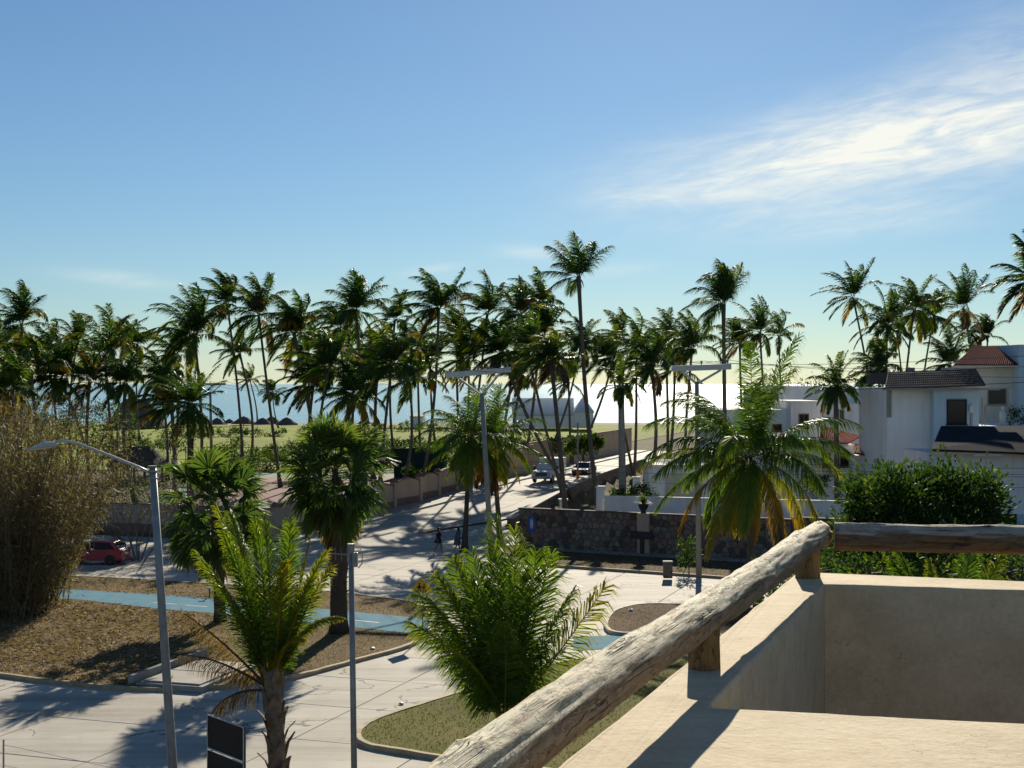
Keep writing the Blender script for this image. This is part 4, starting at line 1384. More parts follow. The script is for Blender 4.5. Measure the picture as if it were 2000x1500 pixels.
def hut(px, pyt, pye, hw, Y, lab, cat, ridge, post_h, grp):
    c = at(px, pye, Y)
    zt = at(px, pyt, Y).z
    z0 = ground_z(c.x, Y) - .15
    g = empty('thatched_hut' if ridge else 'beach_palapa', (c.x, Y, z0), lab, cat, grp)
    w = hw * Y / FPX
    V, F, n = [], [], 18
    prof = [(1.0, c.z - .35), (1.0, c.z), (.62, c.z + (zt - c.z) * .36), (.34, c.z + (zt - c.z) * .78), (.06, zt)]
    for (s, z) in prof:
        for k in range(n):
            a = 2 * math.pi * k / n
            jit = 1 + (.04 * mnoise.noise(Vector((k * 1.7, s * 5, px))) if s > .5 else 0)
            V.append((c.x + (ridge * (1 if math.cos(a) > 0 else -1) * min(1, abs(math.cos(a)) * 3)) + w * s * math.cos(a) * jit * (1 - ridge / w if ridge else 1), Y + w * .8 * s * math.sin(a) * jit, z))
    for j in range(len(prof) - 1):
        for k in range(n):
            F.append((j * n + k, j * n + (k + 1) % n, (j + 1) * n + (k + 1) % n, (j + 1) * n + k))
    F.append(tuple(range((len(prof) - 1) * n, len(prof) * n)))
    MB().add(V, F).build('thatch', M['thatch'], g)
    if ridge:
        for k in range(8):
            a = 2 * math.pi * (k + .5) / 8
            MB().tube([(c.x + w * .85 * math.cos(a), Y + w * .65 * math.sin(a), z0), (c.x + w * .85 * math.cos(a), Y + w * .65 * math.sin(a), c.z + .3)], .14, 7).build('post', M['trunk'], g)
    else:
        MB().tube([(c.x, Y, z0), (c.x, Y, zt - .1)], .10, 7).build('post', M['trunk'], g)


hut(266, 779, 832, 62, 300, 'large thatched hut with a steep roof in front of the sea', 'hut', 2.0, 3, None)
hut(272, 872, 905, 62, 150, 'brown thatched roof low behind the lamp arm', 'hut', 1.0, 3, None)
for k, (px, pt, hw, Y, lab) in enumerate([(396, 812, 18, 330, 'behind the dark palm trunks'), (424, 816, 19, 325, 'right of the far crossarm pole'), (448, 818, 17, 335, 'in the middle of the beach row'), (476, 813, 24, 320, 'tallest of the beach row'), (513, 816, 22, 325, 'beside the tall palm trunk'), (531, 813, 20, 330, 'under the small far palm'), (560, 815, 22, 322, 'at the end of the row beside the fan palm'), (712, 818, 20, 330, 'glimpsed right of the fan palm')]):
    hut(px, pt, pt + 12, hw, Y, 'thatched beach shade ' + lab, 'beach shade', 0, 2, 'thatched beach shades')

# ------------------------------------------------------------------ poles, lamps, wires, signs
lp = empty('street_lamp', (0, 0, 0), 'tall leaning galvanised street lamp with a long curved arm', 'street lamp')
Yl = 33.0
base, top = at(352, 1716, Yl), at(298, 912, Yl)
base.z = 0
lp.location = base
MB().tube([base, base + (top - base) * .33, base + (top - base) * .66, top], [.118, .106, .094, .082], 14).build('pole', M['galv'], lp, smooth=True)
MB().tube([top + Vector((0, 0, 0)), top + Vector((0, 0, .03))], .1, 14).build('pole_cap', M['galv'], lp)
arm = [at(299, 926, Yl), at(270, 912, Yl), at(210, 888, Yl - .15), at(160, 869, Yl - .3), at(138, 863, Yl - .35), at(120, 861, Yl - .4), at(105, 864, Yl - .4)]
MB().tube(arm, [.035, .035, .033, .031, .03, .03, .028], 10).build('arm', M['white_metal'], lp, smooth=True)
for z in (920, 934):
    c = at(298.6 + (z - 912) * .07, z, Yl)
    MB().disc(c, (0, 0, 1), .115, .035, 14).build('collar', M['galv'], lp)
hd = MB()
V, F = [], []
hs = [(112, 866, .05, .03), (109, 867, .13, .06), (96, 869, .16, .075), (80, 872, .17, .07), (65, 876, .14, .05), (54, 879, .06, .02)]
for (px, py, w, h) in hs:
    c = at(px, py, Yl - .4)
    for k in range(10):
        a = 2 * math.pi * k / 10
        V.append(c + Vector((0, w * math.cos(a), h * math.sin(a))))
for i in range(len(hs) - 1):
    for k in range(10):
        F.append((i * 10 + k, i * 10 + (k + 1) % 10, (i + 1) * 10 + (k + 1) % 10, (i + 1) * 10 + k))
F += [tuple(range(9, -1, -1)), tuple(range(50, 60))]
hd.add(V, F).build('lamp_head', M['white_metal'], lp, smooth=True)
c = at(87, 864, Yl - .4)
MB().lathe(c, [(.04, -.06), (.045, .02), (.03, .06)], 8).build('photocell', M['white_metal'], lp)

ap = empty('antenna_pole', (0, 0, 0), 'slim steel pole carrying a comb-like aerial in front of the palms', 'pole')
Ya = 32.0
b_, t_p = at(695, 1746, Ya), at(685.5, 1062, Ya)
b_.z = 0
ap.location = b_
MB().tube([b_, t_p], [.075, .063], 14).build('pole', M['galv'], ap, smooth=True)
MB().disc(t_p + Vector((0, 0, -.12)), (0, 0, 1), .082, .24, 14).build('pole_cap', M['galv'], ap)
yb0, yb1 = at(684, 1084, Ya - .02), at(621, 1079, Ya + .3)
MB().tube([yb0, yb1], .016, 7).build('aerial_boom', M['galv'], ap)
for k in range(6):
    c = yb0 + (yb1 - yb0) * (k + .55) / 5.6
    hl = .16 - .008 * k
    MB().tube([c + Vector((.0, -.05, hl)), c + Vector((0, .05, -hl))], .007, 5).build('aerial_element', M['galv'], ap)
bx = at(693, 1092, Ya - .05)
MB().box((bx.x - .05, bx.y - .08, bx.z - .17), (bx.x + .07, bx.y + .02, bx.z + .15)).build('junction_box', M['galv'], ap, bevel=.01)
MB().tube([bx + Vector((.02, 0, .17)), bx + Vector((.13, 0, .22)), bx + Vector((.17, 0, .1)), bx + Vector((.16, 0, -.1)), bx + Vector((.08, 0, -.2))], .014, 6).build('cable_loop', M['white_metal'], ap)


def utility(px_top, py_bar, px0, px1, py0, py1, pyv, px_base, Y, z0, r, lab, vee=True):
    c0, c1 = at(px0, py0, Y), at(px1, py1, Y)
    vt = at(px_top, pyv, Y)
    bs = at(px_base, 1000, Y)
    bs.z = z0
    g = empty('utility_pole', bs, lab, 'utility pole', 'concrete utility poles')
    MB().tube([bs, vt], [r * 1.35, r], 12).build('pole', M['concrete_pole'], g, smooth=True)
    dd = (c1 - c0).normalized()
    h = .17
    m = MB()
    u = Vector((0, 0, 1))
    yy = Vector((0, .14, 0))
    m.add([c0 - u * h - yy, c1 - u * h - yy, c1 - u * h + yy, c0 - u * h + yy, c0 + u * h - yy, c1 + u * h - yy, c1 + u * h + yy, c0 + u * h + yy], [(0, 3, 2, 1), (4, 5, 6, 7), (0, 1, 5, 4), (1, 2, 6, 5), (2, 3, 7, 6), (3, 0, 4, 7)])
    m.build('crossarm', M['white_metal'], g, bevel=.02)
    for t in (.17, .83):
        q = c0 + (c1 - c0) * t - u * h
        MB().tube([vt + Vector((0, 0, -.15)), q], .075, 8).build('brace', M['white_metal'], g)
    for t in (.06, .5, .94):
        q = c0 + (c1 - c0) * t + u * h
        MB().lathe(q, [(.03, 0), (.03, .08), (.08, .09), (.05, .14), (.08, .15), (.05, .22), (.02, .24)], 8).build('insulator', M['concrete_pole'], g)
    return c0, c1


u1 = utility(941, 0, 871, 998, 733, 722, 768, 960, 91.5, .1, .14, 'concrete utility pole with a big Y-braced crossarm among the central palms')
u2 = utility(1361, 0, 1312, 1428, 720, 716, 745, 1365, 84.5, .1, .13, 'utility pole rising behind the golden drooping palm fronds at the kerb')
u3 = utility(411, 0, 380, 441, 751, 750, 768, 413, 190, 1.4, .16, 'distant utility pole with crossarm in front of the sea at left')


def wire(a, b, sag, r, lab, seg=20):
    a, b = Vector(a), Vector(b)
    pts = [a + (b - a) * t - Vector((0, 0, sag * 4 * t * (1 - t))) for t in np.linspace(0, 1, seg)]
    tag(MB().tube(pts, r, 5).build('power_line', M['dark_metal']), lab, 'power line', 'overhead power lines')


def mid(c, t): return c[0] + (c[1] - c[0]) * t + Vector((0, 0, .4))


for k, t in enumerate((.06, .5, .94)):
    nm = ('lower', 'middle', 'upper')[k]
    wire(mid(u3, t), mid(u1, t), 1.4, .017, '%s power line between the distant pole and the central pole' % nm)
    wire(mid(u1, t), mid(u2, t), .45, .013, '%s power line between the central pole and the kerb pole' % nm)
    wire(mid(u2, t), at(2150, 684 + 26 * k, 62 + 4 * k), .35, .012, '%s power line running from the kerb pole over the roofs' % nm)
for k, (ya, yb) in enumerate(((908, 912), (921, 923), (926, 928), (952, 946))):
    wire(at(1000, 885 + 14 * k, 98), at(1740, ya, 66), .2, .010, 'cable number %s of four strung low across the white houses' % ('one', 'two', 'three', 'four')[k])
    wire(at(1740, ya, 66), at(2150, yb, 58), .1, .010, 'right-hand length of low cable %s in front of the annexe' % ('one', 'two', 'three', 'four')[k])
wire(at(1590, 762, 100), at(2150, 738, 80), .1, .02, 'thick cable along the eave of the dark roofed house')

# slim street pole with orange foot by the retaining wall
c = Vector((rw_x(150) - 1.6, 150, road_z(150)))
sp = empty('street_pole', c, 'slim pale street pole with an orange painted foot on the rising street', 'pole')
MB().tube([c, c + Vector((0, 0, 6.0))], .10, 8).build('pole', M['concrete_pole'], sp)
MB().tube([c, c + Vector((0, 0, .9))], .16, 8).build('painted_foot', M['orange'], sp)

# pedestrian warning sign
ps = gr(826, 1240, .12)
sg = empty('warning_sign', ps, 'yellow diamond pedestrian crossing sign on a thin post', 'road sign')
MB().tube([ps, ps + Vector((-.06, 0, 2.55))], .032, 8).build('post', M['galv'], sg)
sc = ps + Vector((-.06, -.04, 2.12))
dm = .47
rot = lambda x, z: sc + Vector((x, x * .12, z))
MB().add([rot(0, -dm), rot(dm, 0), rot(0, dm), rot(-dm, 0)] + [rot(x, z) + Vector((0, .012, 0)) for x, z in ((0, -dm), (dm, 0), (0, dm), (-dm, 0))], [(0, 1, 2, 3), (7, 6, 5, 4), (0, 4, 5, 1), (1, 5, 6, 2), (2, 6, 7, 3), (3, 7, 4, 0)]).build('sign_plate', M['yellow_sign'], sg)
for dx, hs_ in ((-.1, 1.0), (.12, .85)):
    pm = MB()
    F_ = lambda x, z: rot(dx + x * hs_, z * hs_) + Vector((0, -.004, 0))
    pm.add([F_(.045 * math.cos(w), .2 + .045 * math.sin(w)) for w in np.linspace(0, 6.283, 9)[:-1]], [tuple(range(8))])
    pm.add([F_(-.05, .14), F_(-.045, -.02), F_(.05, -.02), F_(.06, .14)], [(0, 1, 2, 3)])
    pm.add([F_(-.045, -.022), F_(-.11, -.24), F_(-.06, -.25), F_(.0, -.022)], [(0, 1, 2, 3)])
    pm.add([F_(.002, -.022), F_(.07, -.25), F_(.12, -.24), F_(.05, -.022)], [(0, 1, 2, 3)])
    pm.add([F_(.06, .12), F_(.14, .02), F_(.12, -.01), F_(.05, .06)], [(0, 1, 2, 3)])
    pm.add([F_(-.05, .12), F_(-.14, .0), F_(-.11, -.02), F_(-.048, .05)], [(0, 1, 2, 3)])
    pm.build('walking_figure', M['black_paint'], sg)

# black backed sign board near the building
Yb = 27.0
sb = empty('sign_board', (0, 0, 0), 'black sign board with a thin pale frame near the palm trunk', 'sign')
tl, tr_ = at(406, 1443, Yb), at(476.5, 1421, Yb - 1.0)
tr_.z = tl.z
tr_ = Vector(((476.5 - 1000) / FPX * 25.9, 25.9, EYE - (1421 - 750) / FPX * 25.9))
tl.z = tr_.z - .02
H1, H2 = .62, 1.1
sb.location = ((tl.x + tr_.x) / 2, (tl.y + tr_.y) / 2, 0)
dv = (tr_ - tl).normalized()
nv = Vector((dv.y, -dv.x, 0)).normalized()
up = Vector((0, 0, 1))
for nm, za, zb in (('upper_panel', 0, H1), ('lower_panel', H1 + .04, H1 + H2)):
    P = [tl - up * zb, tr_ - up * zb, tr_ - up * za, tl - up * za]
    MB().add(P + [p - nv * .03 for p in P], [(0, 1, 2, 3), (7, 6, 5, 4), (0, 4, 5, 1), (1, 5, 6, 2), (2, 6, 7, 3), (3, 7, 4, 0)]).build(nm, M['black_panel'], sb)
    fr = MB()
    for a, b in ((P[0], P[1]), (P[1], P[2]), (P[2], P[3]), (P[3], P[0])):
        fr.tube([a + nv * .01, b + nv * .01], .012, 5)
    fr.build('frame', M['white_metal'], sb)
for q in (tl + dv * .1, tr_ - dv * .1):
    MB().tube([(q.x, q.y, 0), (q.x, q.y, q.z)], .03, 8).build('post', M['galv'], sb).location -= nv * .06

# fence post with wires at the left edge
fp = at(7, 1444, 28)
fo = empty('fence_post', (fp.x, 28, 0), 'thin white wired post at the lower left edge', 'post')
MB().tube([(fp.x, 28, 0), fp], .02, 6).build('post', M['white_metal'], fo)
for py in (1455, 1495):
    a = at(7, py, 28)
    MB().tube([a, a + Vector((.35, -.05, -.05)), a + Vector((3.5, -1.5, -.25))], .004, 4).build('wire', M['white_metal'], fo)

# small posts and boxes
c = gr(1306, 1131, .1) + Vector((0, .5, 0))
bo = empty('kerb_bollard', c, 'short square stone bollard on the far kerb', 'bollard')
MB().prism([(c.x - .26, c.y - .22), (c.x + .26, c.y - .22), (c.x + .26, c.y + .22), (c.x - .26, c.y + .22)], .1, 1.0).build('shaft', M['old_stone'], bo, bevel=.03)
MB().prism([(c.x - .29, c.y - .25), (c.x + .29, c.y - .25), (c.x + .29, c.y + .25), (c.x - .29, c.y + .25)], 1.003, 1.1).build('cap', M['concrete_pole'], bo, bevel=.03)
c = gr(409, 1168, .13)
pt_ = empty('path_marker', c, 'small white T-shaped marker beside the blue path', 'marker')
MB().tube([c, c + Vector((0, 0, .5))], .04, 6).build('post', M['wood_brown'], pt_)
MB().box((c.x - .18, c.y - .06, .63), (c.x + .18, c.y + .06, .7)).build('plate', M['white_metal'], pt_)
# concrete inspection chamber on the verge
c = gr(392, 1318, .14)
ic = empty('inspection_chamber', c, 'low concrete chamber with pale lids under the dead fronds', 'utility chamber')
rz = R(-17)
def rp(x, y): return (c.x + x * math.cos(rz) - y * math.sin(rz), c.y + x * math.sin(rz) + y * math.cos(rz))
MB().prism([rp(-1.4, -2.4), rp(1.4, -2.4), rp(1.4, 2.2), rp(-1.4, 2.2)], .0, .24).build('rim', M['concrete_pole'], ic, bevel=.03)
MB().prism([rp(-1.2, -2.2), rp(1.2, -2.2), rp(1.2, -.15), rp(-1.2, -.15)], .243, .30).build('lid', M['pavement'], ic, bevel=.02)
MB().prism([rp(-1.2, -.08), rp(1.2, -.08), rp(1.2, 2.0), rp(-1.2, 2.0)], .243, .30).build('lid', M['pavement'], ic, bevel=.02)
MB().prism([rp(-1.75, -2.4), rp(-1.55, -2.4), rp(-1.55, 3.4), rp(-1.75, 3.4)], .0, .5).build('side_wall', M['concrete_pole'], ic, bevel=.03)
for (px, py, s, lab) in ((728, 1268, .1, 'crumpled white litter on the dry verge by the kerb'), (1232, 1193, .12, 'white litter on the brown traffic island'), (274, 1132, .13, 'pale litter on the verge near the road'), (784, 1369, .09, 'scrap of litter lying on the concrete lane')):
    q = gr(px, py, .13)
    m = MB()
    bm = bmesh.new()
    bmesh.ops.create_icosphere(bm, subdivisions=2, radius=s)
    for v in bm.verts:
        v.co *= 1 + .5 * mnoise.noise(v.co * 18 + Vector((px, 0, 0)))
        v.co.z *= .5
    me = bpy.data.meshes.new('litter_scrap')
    bm.to_mesh(me)
    o = link('litter_scrap', me, None, M['white_metal'])
    o.location = (q.x, q.y, (.17 if py != 1369 else .04))
    tag(o, lab, 'litter', 'bits of white litter')


# ------------------------------------------------------------------ vehicles
def vehicle(name, lab, cat, paint, base, heading, lower, green, W, wheels, wr, extra=None, tumble=.14):
    """lower / green: side outlines (x forward, z up); built round the origin then turned"""
    root = empty(name, base, lab, cat)
    root.rotation_euler = (0, 0, heading)

    def loft(nm, prof, stations, mat_, parent=root):
        V, F = [], []
        n = len(prof)
        cx = sum(p[0] for p in prof) / n
        for (y, sx, lift, sq) in stations:
            for (x, z) in prof:
                V.append((cx + (x - cx) * sx, y, z * sq + lift))
        for s in range(len(stations) - 1):
            for i in range(n):
                F.append((s * n + i, s * n + (i + 1) % n, (s + 1) * n + (i + 1) % n, (s + 1) * n + i))
        F.append(tuple(range(n)))
        F.append(tuple(range(len(stations) * n - 1, (len(stations) - 1) * n - 1, -1)))
        me = bpy.data.meshes.new(nm)
        me.from_pydata(V, [], F)
        bm = bmesh.new()
        bm.from_mesh(me)
        bmesh.ops.recalc_face_normals(bm, faces=bm.faces[:])
        bm.to_mesh(me)
        bm.free()
        o = link(nm, me, parent, mat_)
        b = o.modifiers.new('bevel', 'BEVEL')
        b.width = .05
        b.segments = 3
        b.limit_method = 'ANGLE'
        b.angle_limit = R(28)
        return o
    h = W / 2
    body = loft('body', lower, [(-h, .965, 0.02, .985), (-h + .1, 1, 0, 1), (h - .1, 1, 0, 1), (h, .965, .02, .985)], paint)
    # cabin tapers towards the roof: one prism with inset top
    zb = min(p[1] for p in green)
    zt = max(p[1] for p in green)
    V, n = [], len(green)
    for s in (-1, 1):
        for (x, z) in green:
            V.append((x, s * (h - .06 - tumble * (z - zb) / (zt - zb)), z))
    F = [tuple(range(n)), tuple(range(2 * n - 1, n - 1, -1))] + [(i, n + i, n + (i + 1) % n, (i + 1) % n) for i in range(n)]
    me = bpy.data.meshes.new('cabin')
    me.from_pydata(V, [], F)
    bm = bmesh.new(); bm.from_mesh(me)
    bmesh.ops.recalc_face_normals(bm, faces=bm.faces[:])
    bm.to_mesh(me); bm.free()
    cab = link('cabin', me, root, paint)
    b = cab.modifiers.new('bevel', 'BEVEL'); b.width = .05; b.segments = 3; b.limit_method = 'ANGLE'; b.angle_limit = R(28)

    def yat(z): return h - .06 - tumble * (z - zb) / (zt - zb)
    # side glass
    for s in (-1, 1):
        for pts in extra['side_glass']:
            Vg = [(x, s * (yat(z) + .006), z) for x, z in pts]
            me = bpy.data.meshes.new('side_window')
            me.from_pydata(Vg, [], [tuple(range(len(pts)))])
            link('side_window', me, root, M['glass'])
    for nm, (xa, za), (xb, zb2) in extra['end_glass']:
        sgn = 1 if nm == 'windscreen' else -1
        ya, yb2 = yat(za) - .08, yat(zb2) - .08
        dx, dz = xb - xa, zb2 - za
        L = math.hypot(dx, dz)
        nx, nz = (dz / L, -dx / L)
        if nx * sgn < 0: nx, nz = -nx, -nz
        e = .012
        me = bpy.data.meshes.new(nm)
        me.from_pydata([(xa + nx * e, -ya, za + nz * e), (xa + nx * e, ya, za + nz * e), (xb + nx * e, yb2, zb2 + nz * e), (xb + nx * e, -yb2, zb2 + nz * e)], [], [(0, 1, 2, 3)])
        link(nm, me, root, M['glass'])
    for x in wheels:
        for s in (-1, 1):
            w = link('wheel', bpy.data.meshes.new('wheel'), root, M['rubber'])
            bm = bmesh.new()
            bmesh.ops.create_cone(bm, cap_ends=True, segments=22, radius1=wr, radius2=wr, depth=.24, matrix=Matrix.Rotation(R(90), 4, 'X'))
            bmesh.ops.bevel(bm, geom=[e for e in bm.edges if abs(e.verts[0].co.y - e.verts[1].co.y) < 1e-4], offset=.03, segments=2, affect='EDGES')
            bm.to_mesh(w.data); bm.free()
            w.location = (x, s * (h - .12), wr)
            r_ = link('rim', bpy.data.meshes.new('rim'), w, M['rim'])
            bm = bmesh.new()
            bmesh.ops.create_cone(bm, cap_ends=True, segments=18, radius1=wr * .62, radius2=wr * .58, depth=.26, matrix=Matrix.Rotation(R(-90 * s), 4, 'X'))
            bm.to_mesh(r_.data); bm.free()
            # dark disc painted as the shadow gap in the wheel arch
            a = link('wheel_arch_shade', bpy.data.meshes.new('wheel_arch_shade'), root, M['grille'])
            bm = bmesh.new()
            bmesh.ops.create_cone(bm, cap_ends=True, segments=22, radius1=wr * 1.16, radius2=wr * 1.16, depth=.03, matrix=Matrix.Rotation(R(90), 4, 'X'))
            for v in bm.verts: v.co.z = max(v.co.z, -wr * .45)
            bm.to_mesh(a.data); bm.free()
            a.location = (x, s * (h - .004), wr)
    for nm, lo, hi, mt in extra['boxes']:
        m = MB()
        m.box(lo, hi)
        m.build(nm, M[mt], root, bevel=.015, rel=False)
    return root


hatch_low = [(2.0, .28), (2.05, .55), (1.95, .78), (1.15, .96), (-1.7, 1.0), (-1.98, .92), (-2.05, .5), (-1.95, .28)]
hatch_green = [(1.2, .94), (.35, 1.46), (-.4, 1.53), (-1.35, 1.46), (-1.92, .97)]
red = gr(212, 1104)
vehicle('parked_car', 'red hatchback seen from behind, half hidden by the dry thicket', 'car', M['red_car'], (red.x - 1.1, red.y + .9, .0), math.atan2(UD.y, UD.x) + math.pi + R(14), hatch_low, hatch_green, 1.72, (1.28, -1.28), .31,
        {'side_glass': [[(1.0, 1.0), (.32, 1.40), (-.15, 1.45), (-.15, 1.0)], [(-.22, 1.0), (-.22, 1.45), (-1.2, 1.40), (-1.55, 1.02)]],
         'end_glass': [('windscreen', (1.13, .99), (.42, 1.42)), ('rear_window', (-1.86, 1.02), (-1.42, 1.41))],
         'boxes': [('tail_lamp', (-2.03, -.84, .72), (-1.93, -.6, .98), 'lamp_red'), ('tail_lamp', (-2.03, .6, .72), (-1.93, .84, .98), 'lamp_red'), ('number_plate', (-2.07, -.26, .6), (-2.02, .26, .74), 'white_metal'), ('bumper', (-2.1, -.82, .3), (-2.0, .82, .5), 'red_car'), ('bumper_skirt', (-2.06, -.7, .2), (-1.95, .7, .3), 'grille'), ('door_mirror', (.85, -1.0, .98), (.98, -.84, 1.12), 'red_car'), ('door_mirror', (.85, .84, .98), (.98, 1.0, 1.12), 'red_car'), ('door_handle', (-.12, .855, .82), (.05, .885, .86), 'grille')]})
sed_low = [(2.3, .28), (2.36, .5), (2.25, .72), (1.2, .92), (-1.7, .98), (-2.25, .92), (-2.36, .5), (-2.25, .28)]
sed_green = [(1.3, .9), (.45, 1.40), (-.5, 1.45), (-1.1, 1.38), (-1.95, .97)]
dirS = math.atan2(-(186 - 147), -(12 - .4))
cp = at(1135, 926, 158)
vehicle('parked_car', 'dark maroon saloon parked behind the white truck', 'car', M['maroon_car'], (cp.x + .35, 158, road_z(158) - .01), dirS, sed_low, sed_green, 1.8, (1.45, -1.4), .33,
        {'side_glass': [[(1.1, .96), (.42, 1.33), (-.2, 1.38), (-.2, .97)], [(-.27, .97), (-.27, 1.38), (-1.0, 1.33), (-1.55, .99)]],
         'end_glass': [('windscreen', (1.2, .95), (.52, 1.36)), ('rear_window', (-1.85, 1.0), (-1.15, 1.35))],
         'boxes': [('headlamp', (2.2, -.84, .58), (2.31, -.5, .74), 'lamp_clear'), ('headlamp', (2.2, .5, .58), (2.31, .84, .74), 'lamp_clear'), ('grille', (2.28, -.45, .5), (2.375, .45, .7), 'grille'), ('number_plate', (2.34, -.24, .36), (2.39, .24, .47), 'white_metal'), ('lower_grille', (2.25, -.7, .26), (2.35, .7, .34), 'grille'), ('door_mirror', (.9, -1.03, .92), (1.02, -.86, 1.06), 'maroon_car'), ('door_mirror', (.9, .86, .92), (1.02, 1.03, 1.06), 'maroon_car')]})
tr_low = [(2.9, .5), (2.95, .75), (2.9, 1.12), (2.7, 1.22), (1.35, 1.3), (-.35, 1.3), (-.35, .5)]
tr_green = [(1.4, 1.28), (.85, 1.9), (.1, 1.97), (-.28, 1.93), (-.34, 1.28)]
tp = at(1062, 944, 145)
truck = vehicle('stake_truck', 'white stake-bed truck facing the viewer by the peach wall', 'truck', M['white_car'], (tp.x + .55, 147.3, road_z(147) - .01), dirS, tr_low, tr_green, 2.05, (2.05, -2.0), .41,
        {'side_glass': [[(1.15, 1.34), (.78, 1.82), (.05, 1.88), (.05, 1.34)]],
         'end_glass': [('windscreen', (1.3, 1.33), (.88, 1.84))],
         'boxes': [('grille', (2.88, -.62, .76), (2.965, .62, 1.12), 'grille'), ('grille_bar', (2.95, -.62, .92), (2.985, .62, .97), 'rim'), ('grille_bar', (2.95, -.62, 1.06), (2.985, .62, 1.10), 'rim'), ('headlamp', (2.85, -.97, .82), (2.955, -.65, 1.1), 'lamp_clear'), ('headlamp', (2.85, .65, .82), (2.955, .97, 1.1), 'lamp_clear'), ('bumper', (2.85, -1.0, .45), (3.05, 1.0, .7), 'rim'), ('number_plate', (3.04, -.2, .5), (3.06, .2, .62), 'white_metal'),
                   ('door_mirror', (.95, -1.32, 1.35), (1.08, -1.06, 1.68), 'grille'), ('door_mirror', (.95, 1.06, 1.35), (1.08, 1.32, 1.68), 'grille'),
                   ('chassis', (-3.1, -.5, .5), (-.36, .5, .78), 'grille'), ('flatbed', (-3.2, -1.08, .79), (-.42, 1.08, .92), 'white_car'), ('front_board', (-.52, -1.06, .93), (-.45, 1.06, 2.25), 'white_car')]})
for s in (-1, 1):
    for z in (1.0, 1.28, 1.56, 1.84, 2.12):
        MB().box((-3.18, s * 1.05 - .02, z), (-.54, s * 1.05 + .02, z + .2)).build('stake_rail', M['white_car'], truck, rel=False)
    for x in (-3.1, -2.45, -1.8, -1.15, -.62):
        MB().box((x - .035, s * 1.05 - .055 * 1, .93), (x + .035, s * 1.05 - .022, 2.34) if s > 0 else (x + .035, s * 1.05 + .055, 2.34)).build('stake', M['white_car'], truck, rel=False)
for y in (-.9, -.3, .3, .9):
    MB().box((-3.2, y - .25, 2.36), (-.45, y + .25, 2.40)).build('cover_panel', M['white_car'], truck, rel=False)


